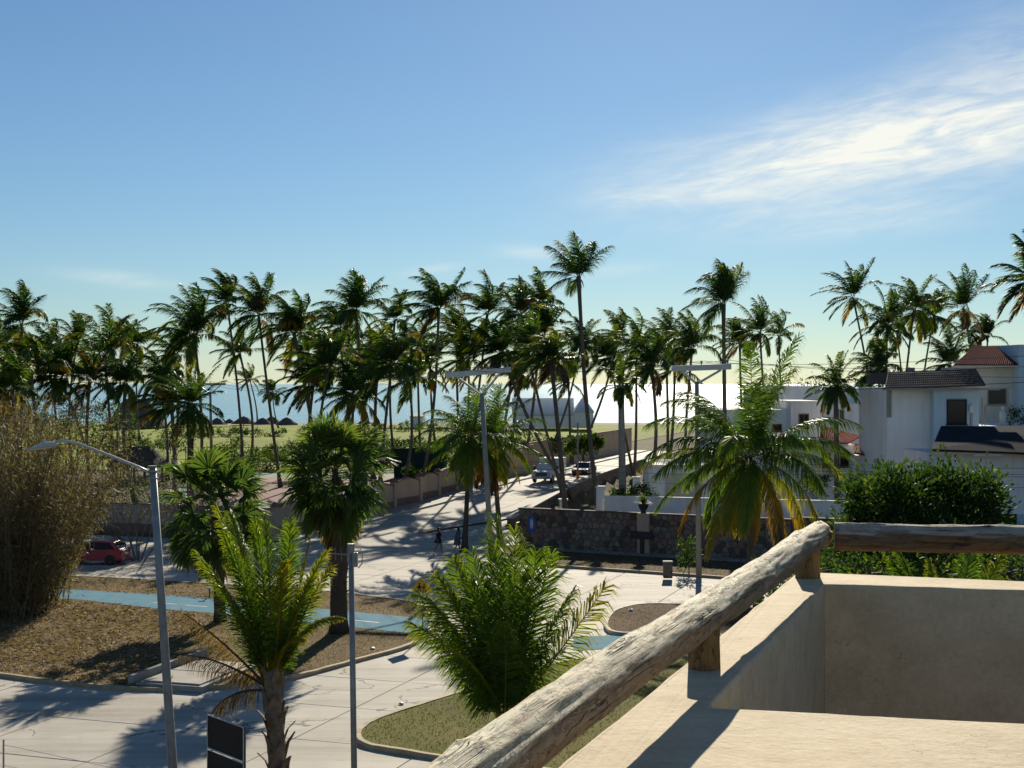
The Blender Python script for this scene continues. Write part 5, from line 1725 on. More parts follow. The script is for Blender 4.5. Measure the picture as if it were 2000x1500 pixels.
# ------------------------------------------------------------------ people
def person(lab, base, heading, joints, cloth, hair_long, skirt):
    root = empty('person', base, lab, 'person', 'two people walking across the junction')
    root.rotation_euler = (0, 0, heading)
    # skeleton: x forward, y left, z up
    J = joints
    names = list(J)
    me = bpy.data.meshes.new('body')
    edges = [('pelvis', 'waist'), ('waist', 'chest'), ('chest', 'neck'), ('neck', 'head0'), ('head0', 'head1'), ('chest', 'shL'), ('shL', 'elL'), ('elL', 'wrL'), ('wrL', 'pmL'), ('chest', 'shR'), ('shR', 'elR'), ('elR', 'wrR'), ('wrR', 'pmR'),
             ('pelvis', 'hipL'), ('hipL', 'knL'), ('knL', 'anL'), ('anL', 'toL'), ('pelvis', 'hipR'), ('hipR', 'knR'), ('knR', 'anR'), ('anR', 'toR')]
    rad = {'pelvis': .145, 'waist': .125, 'chest': .15, 'neck': .055, 'head0': .085, 'head1': .09, 'sh': .062, 'el': .043, 'wr': .028, 'pm': .034, 'hip': .095, 'kn': .062, 'an': .04, 'to': .035}
    V = [J[n] for n in names]
    E = [(names.index(a), names.index(b)) for a, b in edges]
    rr = [rad[n if n in rad else n[:-1]] for n in names]
    for s in ('L', 'R'):                       # five fingers from the palm
        pm, wr = Vector(J['pm' + s]), Vector(J['wr' + s])
        d = (pm - wr).normalized()
        sd = d.cross(Vector((0, 1, 0))).normalized()
        for k, (o_, l_) in enumerate(((-.03, .06), (-.012, .08), (.006, .085), (.022, .07), (.04, .05))):
            i0 = len(V)
            b0 = pm + sd * o_ * .7 + d * .015
            V.append(tuple(b0 + d * l_ * .5 + sd * o_ * .3))
            V.append(tuple(b0 + d * l_ + sd * o_ * .3 + Vector((0, 0, -.01))))
            E += [(names.index('pm' + s), i0), (i0, i0 + 1)]
            rr += [.010, .008]
    me.from_pydata(V, E, [])
    o = link('body', me, root, M['skin'])
    sk = o.modifiers.new('skin', 'SKIN')
    sk.use_smooth_shade = True
    for i, v in enumerate(me.skin_vertices[0].data):
        v.radius = (rr[i], rr[i])
        v.use_root = (i == 0)
    sb_ = o.modifiers.new('subdiv', 'SUBSURF')
    sb_.levels = sb_.render_levels = 2
    # clothing: shell from neck to hem, sleeves
    prof = skirt
    V, F, n = [], [], 16
    for (z, rx, ry, ox) in prof:
        for k in range(n):
            a = 2 * math.pi * k / n
            fold = 1 + (.06 * math.sin(a * 5 + z * 3) if z < .85 else 0)
            V.append((ox + rx * math.cos(a) * fold, ry * math.sin(a) * fold, z))
    for j in range(len(prof) - 1):
        for k in range(n):
            F.append((j * n + k, j * n + (k + 1) % n, (j + 1) * n + (k + 1) % n, (j + 1) * n + k))
    m = MB().add(V, F)
    m.build('dress', cloth, root, smooth=True, rel=False)
    for s in ('L', 'R'):
        a, b = Vector(J['sh' + s]), Vector(J['el' + s])
        MB().tube([a + (a - b).normalized() * .03, a, a + (b - a) * .75], [.055, .082, .062], 10, False).build('sleeve', cloth, root, smooth=True, rel=False)
    hc = Vector(J['head1'])
    bm = bmesh.new()
    bmesh.ops.create_uvsphere(bm, u_segments=14, v_segments=10, radius=.125)
    for v in bm.verts:
        v.co.z *= 1.12
        if v.co.x > .04 and v.co.z < .06: v.co.x = .03
        if v.co.z < -.04 and v.co.x < 0: v.co.z -= hair_long
    hm = bpy.data.meshes.new('hair')
    bm.to_mesh(hm)
    h = link('hair', hm, root, M['hair'])
    h.location = hc + Vector((-.02, 0, .02))
    fx = hc.x + .085
    nose = MB().lathe((fx + .012, hc.y, hc.z - .045), [(.018, 0), (.012, .03), (.004, .055)], 6)
    nose.build('nose', M['skin'], root, rel=False)
    for s in (-1, 1):
        MB().lathe((fx, hc.y + s * .035, hc.z - .005), [(.004, -.008), (.011, 0), (.004, .008)], 6).build('eye', M['hair'], root, rel=False)
        MB().lathe((hc.x, hc.y + s * .098, hc.z - .04), [(.006, -.03), (.018, 0), (.006, .03)], 6).build('ear', M['skin'], root, rel=False)
    MB().box((fx - .01, hc.y - .022, hc.z - .078), (fx + .006, hc.y + .022, hc.z - .068)).build('mouth', M['wood_brown'], root, rel=False)


base_j = {'pelvis': (0, 0, .92), 'waist': (.01, 0, 1.08), 'chest': (.03, 0, 1.28), 'neck': (.05, 0, 1.43), 'head0': (.07, 0, 1.49), 'head1': (.08, 0, 1.58)}
jA = dict(base_j)
jA.update({'shL': (.03, .17, 1.36), 'elL': (.22, .2, 1.16), 'wrL': (.45, .18, 1.02), 'pmL': (.52, .17, .99), 'shR': (.03, -.17, 1.36), 'elR': (-.12, -.22, 1.12), 'wrR': (-.02, -.22, .9), 'pmR': (.0, -.22, .83),
           'hipL': (0, .09, .86), 'knL': (.18, .09, .48), 'anL': (.2, .09, .08), 'toL': (.32, .09, .04), 'hipR': (0, -.09, .86), 'knR': (-.08, -.09, .48), 'anR': (-.26, -.09, .12), 'toR': (-.16, -.09, .04)})
jB = dict(base_j)
jB.update({'chest': (.05, 0, 1.27), 'neck': (.09, 0, 1.42), 'head0': (.12, 0, 1.48), 'head1': (.14, 0, 1.56), 'shL': (.05, .17, 1.35), 'elL': (.06, .21, 1.08), 'wrL': (.22, .18, .95), 'pmL': (.28, .17, .92), 'shR': (.05, -.17, 1.35), 'elR': (.08, -.21, 1.08), 'wrR': (.28, -.18, 1.02), 'pmR': (.35, -.17, 1.02),
           'hipL': (0, .09, .86), 'knL': (.1, .09, .48), 'anL': (.24, .09, .09), 'toL': (.36, .09, .06), 'hipR': (0, -.09, .86), 'knR': (-.02, -.09, .48), 'anR': (-.24, -.09, .11), 'toR': (-.14, -.09, .04)})
tunic = [(.70, .27, .24, -.02), (.82, .23, .23, -.01), (.95, .19, .21, 0), (1.08, .16, .18, .01), (1.25, .17, .20, .03), (1.36, .14, .20, .04), (1.43, .08, .10, .05)]
dress = [(.50, .25, .22, -.01), (.62, .24, .22, 0), (.8, .21, .21, 0), (.95, .19, .205, 0), (1.08, .165, .18, .02), (1.25, .17, .195, .05), (1.35, .14, .195, .07), (1.42, .08, .10, .09)]
pa, pb = gr(856, 1080), gr(893, 1078)
person('person in loose dark clothes walking with one arm stretched forward', (pa.x, pa.y, 0.0), R(-8), jA, M['dark_cloth'], .05, tunic)
person('person in a slate grey knee-length dress walking beside the palm trunk', (pb.x, pb.y, 0.0), R(8), jB, M['grey_cloth'], .16, dress)

# ------------------------------------------------------------------ palms
def unit(a): return a / np.maximum(np.linalg.norm(a, axis=-1, keepdims=True), 1e-9)


def frond_arrays(L, az, el, droop, wind, nl, ll, lw, age0, age1, r, rach=0.022, n=11, hang=0.85, sparse=0.0, vee=0.16, roll=0.0):
    """pinnate frond: curved rib with leaflets on both sides; returns verts, quads, tris, age"""
    d = np.array([math.cos(el) * math.cos(az), math.cos(el) * math.sin(az), math.sin(el)])
    P, T = [np.zeros(3)], []
    ds = L / n
    for i in range(n):
        s = (i + 0.5) / n
        d = d + (np.array([0, 0, -1.0]) * droop * (0.25 + 1.3 * s) + wind * (0.15 + 1.3 * s)) / n
        d = d / np.linalg.norm(d)
        T.append(d.copy())
        P.append(P[-1] + d * ds)
    T.append(T[-1])
    P, T = np.array(P), np.array(T)
    up = np.array([0, 0, 1.0])
    side = unit(np.cross(T, up) + 1e-4)
    nrm = np.cross(side, T)
    if roll:
        side, nrm = side * math.cos(roll) + nrm * math.sin(roll), nrm * math.cos(roll) - side * math.sin(roll)
    # rib
    k3 = 3
    rad = rach * (1 - 0.85 * np.linspace(0, 1, n + 1)) + 0.004
    RV, RQ = [], []
    for k in range(k3):
        w = 2 * math.pi * k / k3
        RV.append(P + (side * math.cos(w) + nrm * math.sin(w)) * rad[:, None])
    RV = np.stack(RV, 1).reshape(-1, 3)
    for i in range(n):
        for k in range(k3):
            RQ.append((i * k3 + k, i * k3 + (k + 1) % k3, (i + 1) * k3 + (k + 1) % k3, (i + 1) * k3 + k))
    # leaflets
    s = np.repeat(np.linspace(0.13, 0.995, nl), 2)
    sg = np.tile([1.0, -1.0], nl)
    if sparse > 0:
        keep = r.random(len(s)) > sparse
        s, sg = s[keep], sg[keep]
    K = len(s)
    s = np.clip(s + r.normal(0, 0.35 / nl, K), 0.1, 1)
    f = s * n
    i0 = np.minimum(f.astype(int), n - 1)
    fr = (f - i0)[:, None]
    p0 = P[i0] * (1 - fr) + P[i0 + 1] * fr
    t = unit(T[i0] * (1 - fr) + T[i0 + 1] * fr)
    sd = unit(side[i0] * (1 - fr) + side[i0 + 1] * fr) * sg[:, None]
    nn = unit(nrm[i0] * (1 - fr) + nrm[i0 + 1] * fr)
    ang = np.radians(64 - 38 * s + r.normal(0, 5, K))[:, None]
    dr = unit(t * np.cos(ang) + sd * np.sin(ang) + nn * (vee * r.normal(0.8, 0.35, K))[:, None] + wind * 0.25)
    ln = ll * (np.sin(np.pi * np.clip(0.14 + 0.80 * s, 0, 1)) ** 0.55) * r.uniform(0.85, 1.1, K)
    hg = hang * r.uniform(0.55, 1.45, K)[:, None]
    d1 = unit(dr + np.array([0, 0, -1.0]) * hg * 0.35 + wind * 0.2)
    d2 = unit(dr + np.array([0, 0, -1.0]) * hg * 1.3 + wind * 0.55)
    p1 = p0 + d1 * (ln * 0.5)[:, None]
    p2 = p1 + d2 * (ln * 0.5)[:, None]
    wv = unit(np.cross(d1, nn) * 0.85 + np.cross(d1, r.normal(0, 1, (K, 3))) * 0.3)
    w0, w1 = lw * 0.4, lw * 0.5
    LV = np.stack([p0 - wv * w0, p0 + wv * w0, p1 + wv * w1, p1 - wv * w1, p2], 1).reshape(-1, 3)
    b = len(RV) + np.arange(K)[:, None] * 5
    Q = np.concatenate([np.array(RQ), b + np.array([0, 1, 2, 3])])
    Tt = b + np.array([3, 2, 4])
    la = (age0 + (age1 - age0) * s)[:, None] + np.array([-.03, -.03, .0, .0, .1])[None, :] + r.normal(0, 0.03, (K, 1))
    ra = np.repeat(age0 * 0.6 + 0.45 * np.ones(n + 1), k3)
    return np.concatenate([RV, LV]), Q, Tt, np.concatenate([ra, la.reshape(-1)])


GA = 2.39996


def trunk_curve(base, top, lean, n=14):
    base, top = Vector(base), Vector(top)
    out = []
    for i in range(n + 1):
        t = i / n
        p = base + (top - base) * t
        p += Vector((lean[0], lean[1], 0)) * math.sin(math.pi * t) * (1 - .3 * t)
        out.append(p)
    return out


def palm(lab, base, top, L=4.6, nf=19, seed=1, wind=(-1.15, .1, 0), yellow=.3, r0=.17, lean=(0, 0), nl=52, lw=.082, ll=1.25, grp='palms standing between the street and the sea', name='coconut_palm', mat_trunk='trunk', el_hi=84, el_lo=-36, droop=1.5,
         hang=.85, nuts=True, ages=None, seg=9, sparse=.0, drooprand=.3, dead=0):
    r = np.random.default_rng(seed)
    if grp.startswith('palms standing'):
        L *= .98 * r.uniform(.85, 1.15)
        droop *= r.uniform(.7, 1.35)
        hang *= r.uniform(.7, 1.3)
        wind = tuple(w * r.uniform(.65, 1.25) for w in wind)
        nf = int(nf * r.uniform(.72, 1.12))
        r0 *= r.uniform(.85, 1.2)
        ll *= r.uniform(.85, 1.15)
        yellow *= r.uniform(.6, 1.5)
        if r.random() < .35: dead = max(dead, int(r.integers(2, 5)))
    base, top = Vector(base), Vector(top)
    g = empty(name, base, lab, 'palm tree', grp)
    c = trunk_curve(base, top, lean)
    rad = [r0 * (1.0 - .32 * i / 14 + .75 * math.exp(-i * 1.1)) for i in range(15)]
    rad[-2] *= 1.15
    rad[-1] *= 1.45
    MB().tube(c, rad, seg).build('trunk', M[mat_trunk], g, smooth=True)
    tw = np.array(wind, float)
    loc = top - base
    nf = nf + 4
    nuts = nuts and grp.startswith('large')
    for i in range(nf):
        q = (i + .5) / nf
        el = R(el_hi + (el_lo - el_hi) * q ** 1.05 + r.normal(0, 6))
        az = i * GA + r.normal(0, .25)
        # the sea wind leaves the windward side thinner
        windward = math.cos(az) > .1 and wind[0] < -.3
        wf = r.uniform(.6, 1.3)
        if windward and r.random() < .66:
            el = max(el, R(r.uniform(44, 82)))
        elif windward:
            wf *= .25
        ll_ = L * r.uniform(.85, 1.1) * (.82 + .18 * math.sin(math.pi * min(1, q + .2)))
        old = max(0.0, (q - (1 - yellow * .8)) / max(yellow * .8, .01)) * r.choice([.35, .8, 1.0])
        a0 = .10 + .22 * (1 - q) * r.random() + .35 * old
        a1 = a0 + .10 + .30 * old + (.25 if r.random() < .15 else 0)
        if i >= nf - dead: a0, a1 = .85, 1.0
        dr_ = droop * (1 + r.normal(0, drooprand)) * (1.0 + (.5 if q > .75 else 0))
        V, Q, T, A = frond_arrays(ll_, az, el, dr_, tw * wf, nl, ll * r.uniform(.9, 1.1), lw, a0, a1, r, hang=hang * (1 + old), sparse=sparse)
        o = np_mesh('frond', V, Q, T, M['palm_lit' if grp.startswith('large') else 'palm'], A, g)
        o.location = loc + Vector((math.cos(az) * .1, math.sin(az) * .1, r.uniform(-.15, .12)))
    if nuts:
        for k in range(5):
            a = r.uniform(0, 6.28)
            m = MB()
            m.lathe((0, 0, 0), [(.02, -.17), (.1, -.1), (.13, 0), (.1, .1), (.03, .15)], 8)
            o = m.build('coconut', M['coconut'], g, smooth=True, rel=False)
            o.location = loc + Vector((math.cos(a) * .3, math.sin(a) * .3, -.3 + r.uniform(-.12, .1)))
    return g


def far_palm(px, py, Y, lab, L=4.6, bpx=None, seed=None, **kw):
    t = at(px, py, Y)
    seed = seed or int(px * 7 + py)
    rr = random.Random(seed)
    bx_ = at(bpx if bpx is not None else px, 900, Y).x + rr.gauss(.2, 1.1)
    if 100 < Y < 214 and ledge(Y) - 2.9 < bx_ < rw_x(Y) + .9:       # not in the street or its pavements
        bx_ = ledge(Y) - 3.2 - rr.random() if bx_ < (ledge(Y) + rw_x(Y)) / 2 else rw_x(Y) + 1.2 + rr.random()
    z = ground_z(bx_, Y) - .1
    kw.setdefault('lean', (rr.uniform(-.9, .9), rr.uniform(-.4, .4)))
    kw.setdefault('nf', 20)
    palm(lab, (bx_, Y, z), t, L=L, seed=seed, **kw)


P_ = [
    (42, 632, 140, 'bushy palm crown nearest the left edge of the picture', 5.0, 48, {'nf': 24}),
    (150, 668, 165, 'slim swept palm right of the left edge crown', 4.6, 158, {}),
    (-18, 690, 130, 'palm cut by the left edge of the picture', 4.8, -10, {'nf': 24, 'yellow': .4}),
    (118, 738, 122, 'low palm with a yellow frond above the thicket', 4.6, 122, {'nf': 26, 'yellow': .45}),
    (60, 735, 118, 'low dense palm behind the thicket at far left', 4.4, 62, {'nf': 24, 'yellow': .4}),
    (205, 692, 135, 'full palm crown above the dry thicket twigs', 4.8, 208, {'nf': 24}),
    (268, 672, 195, 'small distant palm above the thatched hut', 4.6, 270, {}),
    (242, 668, 185, 'narrow distant palm left of the thatched hut', 4.2, 246, {}),
    (380, 655, 132, 'large dark palm right of the thatched hut', 5.2, 384, {'nf': 26, 'yellow': .45}),
    (345, 690, 165, 'palm half hidden behind the large dark one', 4.6, 342, {'nf': 22, 'yellow': .4}),
    (444, 594, 152, 'windswept palm with bare windward side above the distant pole', 4.7, 436, {'nf': 16, 'lean': (.3, 0)}),
    (505, 615, 140, 'tall dark palm in the gap with open sea beside it', 5.0, 498, {'nf': 24, 'yellow': .35, 'dead': 2}),
    (574, 650, 132, 'bushy green palm above the fan palm', 5.0, 582, {'nf': 26, 'yellow': .4}),
    (640, 718, 116, 'low bright palm just behind the fan palm top', 4.6, 648, {'nf': 24, 'yellow': .4}),
    (662, 640, 158, 'palm left of the star-shaped crown', 4.7, 668, {'nf': 22}),
    (695, 606, 142, 'star-shaped palm crown with open upright fronds', 5.0, 702, {'nf': 20, 'wind': (-.3, .1, 0)}),
    (771, 626, 165, 'thin swept palm right of the star-shaped crown', 4.6, 776, {'nf': 15}),
    (735, 685, 180, 'distant palm low between the star-shaped and thin crowns', 4.4, 738, {}),
    (765, 712, 122, 'low bushy palm left of the central pole', 4.8, 768, {'nf': 24, 'yellow': .35}),
    (815, 680, 190, 'small distant palm showing bright sky beneath', 4.4, 818, {}),
    (857, 603, 136, 'big palm with golden lower fronds left of the central pole', 5.2, 858, {'nf': 26, 'yellow': .4}),
    (892, 655, 172, 'palm tucked behind the big golden one', 4.8, 890, {'nf': 22}),
    (952, 612, 142, 'tall palm with one stiff upright frond above the crossarm', 5.0, 956, {'nf': 22}),
    (915, 700, 150, 'dark low palm behind the crossarm', 4.8, 912, {'nf': 26}),
    (978, 690, 135, 'dark palm filling the gap right of the crossarm pole', 4.6, 976, {'nf': 22}),
    (1014, 612, 152, 'palm right of the crossarm with shaggy crown', 4.7, 1018, {'nf': 22}),
    (1057, 592, 162, 'high palm swept left beside the tallest palm', 4.8, 1050, {'nf': 18}),
    (1062, 655, 145, 'palm with hanging right frond below the tallest palm', 4.7, 1045, {'nf': 22, 'dead': 2}),
    (1135, 672, 172, 'distant palm crown behind the tallest palm trunk', 4.8, 1140, {'nf': 20}),
    (1190, 700, 168, 'palm spreading low right of the tallest palm', 4.8, 1192, {'nf': 20}),
    (1242, 682, 160, 'dark rounded palm crown behind the bright green palm', 5.0, 1246, {'nf': 22}),
    (1272, 712, 132, 'yellowish palm between the bright green and golden palms', 4.2, 1268, {'nf': 20, 'yellow': .4}),
    (1352, 680, 150, 'windblown palm left of the tall slim one', 5.2, 1356, {'nf': 22, 'wind': (-.9, .1, 0)}),
    (1484, 648, 172, 'palm right of the tall slim one', 4.8, 1488, {'nf': 20}),
    (1445, 670, 190, 'distant palm behind the golden palm top', 4.4, 1448, {}),
    (1521, 655, 205, 'small lone palm with a thin trunk against white sky', 4.6, 1526, {'nf': 13}),
    (1666, 580, 182, 'tallest palm of the group behind the houses, first from its left', 5.0, 1686, {'nf': 15, 'wind': (-.9, .1, 0)}),
    (1732, 638, 162, 'wide palm second in the group behind the houses', 5.2, 1738, {'nf': 20, 'wind': (-.6, .1, 0)}),
    (1752, 652, 222, 'small pale palm seen between two trunks behind the houses', 4.6, 1756, {'nf': 13}),
    (1785, 606, 168, 'bushy swept palm in the middle of the group behind the houses', 5.0, 1788, {'nf': 22, 'wind': (-1.0, .1, 0)}),
    (1824, 616, 192, 'narrow palm right of the bushy swept one', 4.7, 1828, {'nf': 16, 'wind': (-.9, .1, 0)}),
    (1881, 602, 176, 'swept palm with a long right frond above the red roof end', 5.0, 1892, {'nf': 18, 'wind': (-.9, .1, 0)}),
    (1890, 646, 235, 'distant palm just left of the red roof', 4.8, 1894, {'nf': 16}),
    (1929, 655, 235, 'small rounded palm peeping over the red roof', 4.6, 1931, {'nf': 18}),
    (1855, 712, 150, 'low palm with rising fronds behind the dark roof', 4.6, 1858, {'nf': 12, 'el_lo': 0}),
    (1716, 722, 150, 'dark low palm behind the villa roof', 4.2, 1718, {'nf': 18}),
    (2022, 552, 92, 'dark palm cut by the right edge of the picture', 3.7, 2040, {'nf': 18}),
    (532, 766, 300, 'tiny far palm standing on the beach against the sea', 4.0, 538, {'nf': 16}),
    (488, 742, 330, 'faint tiny palm beyond the tall dark trunk', 4.5, 492, {'nf': 14}),
    (25, 760, 108, 'low palm mixed into the thicket at the left edge', 4.2, 28, {'nf': 22, 'yellow': .5}),
    (175, 745, 125, 'low palm with dry fronds behind the thicket twigs', 4.2, 172, {'nf': 20, 'yellow': .5, 'dead': 4}),
    (312, 738, 150, 'low palm between the hut roof and the dark low palm', 4.4, 316, {'nf': 20, 'yellow': .4}),
    (600, 690, 175, 'palm seen through the bushy green one', 4.6, 604, {'nf': 20}),
    (705, 720, 150, 'low palm right of the fan palm top', 4.4, 706, {'nf': 20, 'yellow': .4}),
    (840, 715, 165, 'low dark palm under the golden lower fronds', 4.6, 842, {'nf': 20}),
    (1020, 735, 160, 'low palm in front of the long marquee', 4.0, 1022, {'nf': 18}),
    (1110, 745, 190, 'small low palm between marquee and tallest trunk', 3.6, 1116, {'nf': 16}),
    (245, 748, 128, 'low palm in front of the thatched hut', 4.0, 247, {'nf': 16, 'yellow': .5}),
    (335, 792, 120, 'stunted palm with yellow fronds left of the dark low palm', 3.6, 337, {'nf': 16, 'yellow': .6}),
    (468, 690, 185, 'distant crown left of the tall dark palm', 4.4, 466, {'nf': 16}),
    (612, 752, 124, 'low palm hugging the left of the fan palm top', 3.8, 614, {'nf': 18, 'yellow': .5}),
    (690, 770, 118, 'drooping low palm right beside the fan palm top', 4.0, 694, {'nf': 18, 'yellow': .5}),
    (735, 745, 128, 'low palm with arching fronds near the middle wires', 4.2, 737, {'nf': 18, 'yellow': .4}),
    (800, 742, 132, 'low palm left of the big golden palm trunk', 4.2, 803, {'nf': 18, 'yellow': .4}),
    (1030, 690, 130, 'palm with a dark trunk in front of the long marquee', 4.2, 1034, {'nf': 18, 'yellow': .4}),
    (90, 690, 160, 'crown between the two leftmost swept palms', 4.6, 92, {'nf': 18}),
    (1210, 655, 185, 'far crown left of the dark rounded one', 4.4, 1212, {'nf': 16}),
    (1300, 665, 180, 'far crown between the rounded and windblown palms', 4.4, 1302, {'nf': 16}),
    (1318, 720, 165, 'low palm behind the kerb pole crossarm', 4.4, 1320, {'nf': 20}),
]
for (px, py, Y, lab, L, bpx, kw) in P_:
    far_palm(px, py, Y, lab, L, bpx, **kw)

# palms of the middle distance
palm('tallest slender palm with a long leaning trunk above all others', (at(1178, 1000, 106).x, 106, -.1), at(1130, 540, 106), L=3.3, nf=13, seed=31, wind=(-.55, .1, 0), yellow=.25, r0=.21, lean=(-.35, 0), nl=60, lw=.05, ll=1.15, el_lo=-5, droop=.9)
palm('lower palm with a dark leaning trunk beside the white gate pillar', (at(1108, 1000, 104.5).x, 104.5, -.1), at(1076, 702, 104.5), L=3.2, nf=22, seed=32, yellow=.4, r0=.19, lean=(.1, 0), nl=56, lw=.05, ll=1.1)
palm('tall slim palm with a hooked right frond above the golden palm', (at(1418, 1000, 112).x, 112, -.1), at(1413, 594, 112), L=4.2, nf=17, seed=35, wind=(-.6, .1, 0), yellow=.2, r0=.17, nl=60, lw=.05, ll=1.3, el_lo=-12, sparse=.1)
palm('coconut palm with golden skirt and black lower trunk by the walkers', (at(907, 1078, 97).x, 97, 0), at(918, 856, 97), L=4.3, nf=26, seed=41, wind=(-.25, .1, 0), yellow=.7, mat_trunk='trunk_dark', r0=.19, nl=64, lw=.048, ll=1.2, el_lo=-55, droop=1.3, hang=.9, grp='large palms at the street corner')
palm('coconut palm with dead brown skirt right behind the central pole', (at(978, 1062, 101).x, 101, 0), at(962, 862, 101), L=4.3, nf=28, seed=42, wind=(-.1, .1, 0), yellow=.75, r0=.2, nl=64, lw=.048, ll=1.2, el_lo=-65, droop=1.3, dead=5, hang=.9, grp='large palms at the street corner')
palm('dark low royal-like palm with thick trunk left of centre', (at(372, 900, 112).x, 112, .2), at(372, 790, 112), L=3.7, nf=28, seed=43, wind=(-.2, .05, 0), yellow=.3, r0=.34, nl=46, lw=.07, ll=.85, el_lo=-60, droop=1.2, mat_trunk='trunk_dark')
palm('bright green palm with a thick pale trunk on the rising street', (at(1217, 975, 117).x, 117, -.1), at(1213, 752, 117), L=2.9, nf=17, seed=44, wind=(-.1, 0, 0), yellow=.25, r0=.36, nl=46, lw=.075, ll=.55, el_lo=-30, droop=1.7, mat_trunk='trunk_pale', name='royal_palm', nuts=False, hang=.3)
palm('shaggy palm with a stout trunk against the white villa wall', (at(1636, 900, 116).x, 116, -.1), at(1632, 752, 116), L=3.0, nf=26, seed=45, wind=(-.1, 0, 0), yellow=.25, r0=.24, nl=40, lw=.07, ll=.7, el_lo=-50, droop=1.2, nuts=False)
NP3 = (at(1484, 1180, 72).x, 72, .1)
palm('big coconut palm with golden drooping fronds beyond the log rail', NP3, at(1462, 893, 72), L=6.5, nf=31, seed=52, wind=(-.18, .05, 0), yellow=.8, r0=.22, lean=(-.25, 0), nl=105, lw=.05, ll=1.5, el_hi=80, el_lo=-48, droop=1.4, hang=1.2, seg=12, drooprand=.15, grp='large palms near the building')


def near_trunk(g, pts, rad, boots, seed):
    """shaggy trunk of a young palm: old leaf bases as separate husks round it"""
    r = random.Random(seed)
    MB().tube(pts, rad, 16).build('trunk', M['boot'], g, smooth=True)
    for k in range(boots):
        t = (k + .5) / boots
        i = min(int(t * (len(pts) - 1)), len(pts) - 2)
        f = t * (len(pts) - 1) - i
        p = Vector(pts[i]).lerp(Vector(pts[i + 1]), f)
        rr = rad[i] + (rad[i + 1] - rad[i]) * f
        a = k * GA + r.uniform(-.2, .2)
        o = Vector((math.cos(a), math.sin(a), 0))
        s = Vector((-math.sin(a), math.cos(a), 0))
        h = r.uniform(.22, .5)
        w = rr * r.uniform(.4, .8)
        out = r.uniform(.02, .2) * (.5 + t)
        V = [p + o * rr * .92 - s * w, p + o * rr * .92 + s * w, p + o * (rr * 1.02 + out * .3) + s * w * .62 + Vector((0, 0, h * .6)), p + o * (rr * 1.02 + out * .3) - s * w * .62 + Vector((0, 0, h * .6)), p + o * (rr + out) + s * w * .2 + Vector((0, 0, h)), p + o * (rr + out) - s * w * .2 + Vector((0, 0, h))]
        V += [q - o * .025 for q in V]
        F = [(0, 1, 2, 3), (3, 2, 4, 5), (7, 6, 9, 8), (8, 9, 11, 10), (0, 3, 9, 6), (3, 5, 11, 9), (1, 7, 8, 2), (2, 8, 10, 4), (5, 4, 10, 11)]
        MB().add(V, F).build('leaf_base', M['boot'], g)


def near_palm(lab, base, crown, fronds, seed, boots, r0):
    """fronds: list of (azimuth deg, elevation deg, length, droop, age0, age1, sparse)"""
    r = np.random.default_rng(seed)
    base, crown = Vector(base), Vector(crown)
    g = empty('young_palm', base, lab, 'palm tree', 'large palms near the building')
    n = 10
    pts = trunk_curve(base, crown + Vector((0, 0, .3)), (.05, 0), n)
    near_trunk(g, pts, [r0 * (1.15 - .35 * i / n + .02 * r.normal()) for i in range(n + 1)], boots, seed)
    for (az, el, L, dr_, a0, a1, sp) in fronds:
        V, Q, T, A = frond_arrays(L, R(az), R(el), dr_, np.array([-.12, .02, 0]) * (1 if a0 < .7 else .2), (120 if L < 4 else 108), (.165 if L < 4 else .27) * L if a0 < .7 else .55, (.022 if L < 4 else .042) if a0 < .7 else .012, a0, a1, r, rach=.034, n=16, hang=(.5 if L < 4 else 1.0) if a0 < .7 else 3.0, sparse=sp, vee=.05, roll=(r.choice([-1, 1]) * r.uniform(.5, 1.1) * (1 if L > 4 else .7) * abs(math.cos(R(az))) if a0 < .7 else 0))
        o = np_mesh('frond', V, Q, T, M['palm_lit'], A, g)
        o.location = crown - base + Vector((math.cos(R(az)) * .1, math.sin(R(az)) * .1, r.uniform(-.1, .25)))
    return g


Yp = 28.0
cr1 = at(530, 1338, Yp)
near_palm('young coconut palm with a husky trunk and dead fronds, lower left', (at(552, 1500, Yp).x + .05, Yp, 0), cr1,
          [(100, 87, 3.4, .15, .18, .34, 0), (185, 82, 3.5, .25, .2, .4, 0), (330, 81, 3.1, .25, .22, .4, 0), (175, 77, 3.4, .35, .24, .44, 0), (260, 82, 3.1, .25, .2, .38, 0), (60, 79, 3.1, .35, .18, .36, 0), (20, 77, 3.0, .45, .24, .46, 0), (225, 76, 3.0, .4, .22, .42, 0), (140, 78, 3.0, .35, .2, .4, 0),
           (300, 74, 2.5, .7, .26, .52, 0), (345, 72, 2.7, .9, .28, .54, 0), (30, 70, 2.6, 1.0, .26, .5, 0), (8, 76, 2.3, 1.1, .32, .52, 0), (195, 70, 3.0, .5, .24, .46, 0), (350, 64, 1.9, 1.7, .34, .58, 0), (310, 60, 1.6, 1.7, .32, .56, 0), (215, 70, 2.4, .7, .28, .5, 0), (165, 68, 2.6, .6, .26, .5, 0),
           (172, 44, 2.2, .3, .9, 1, .25), (190, 34, 1.8, .6, .88, 1, .3), (215, 12, 1.2, 1.2, .9, 1, .35)],
          61, 90, .2)
Yq = 45.0
cr2 = at(985, 1420, Yq)
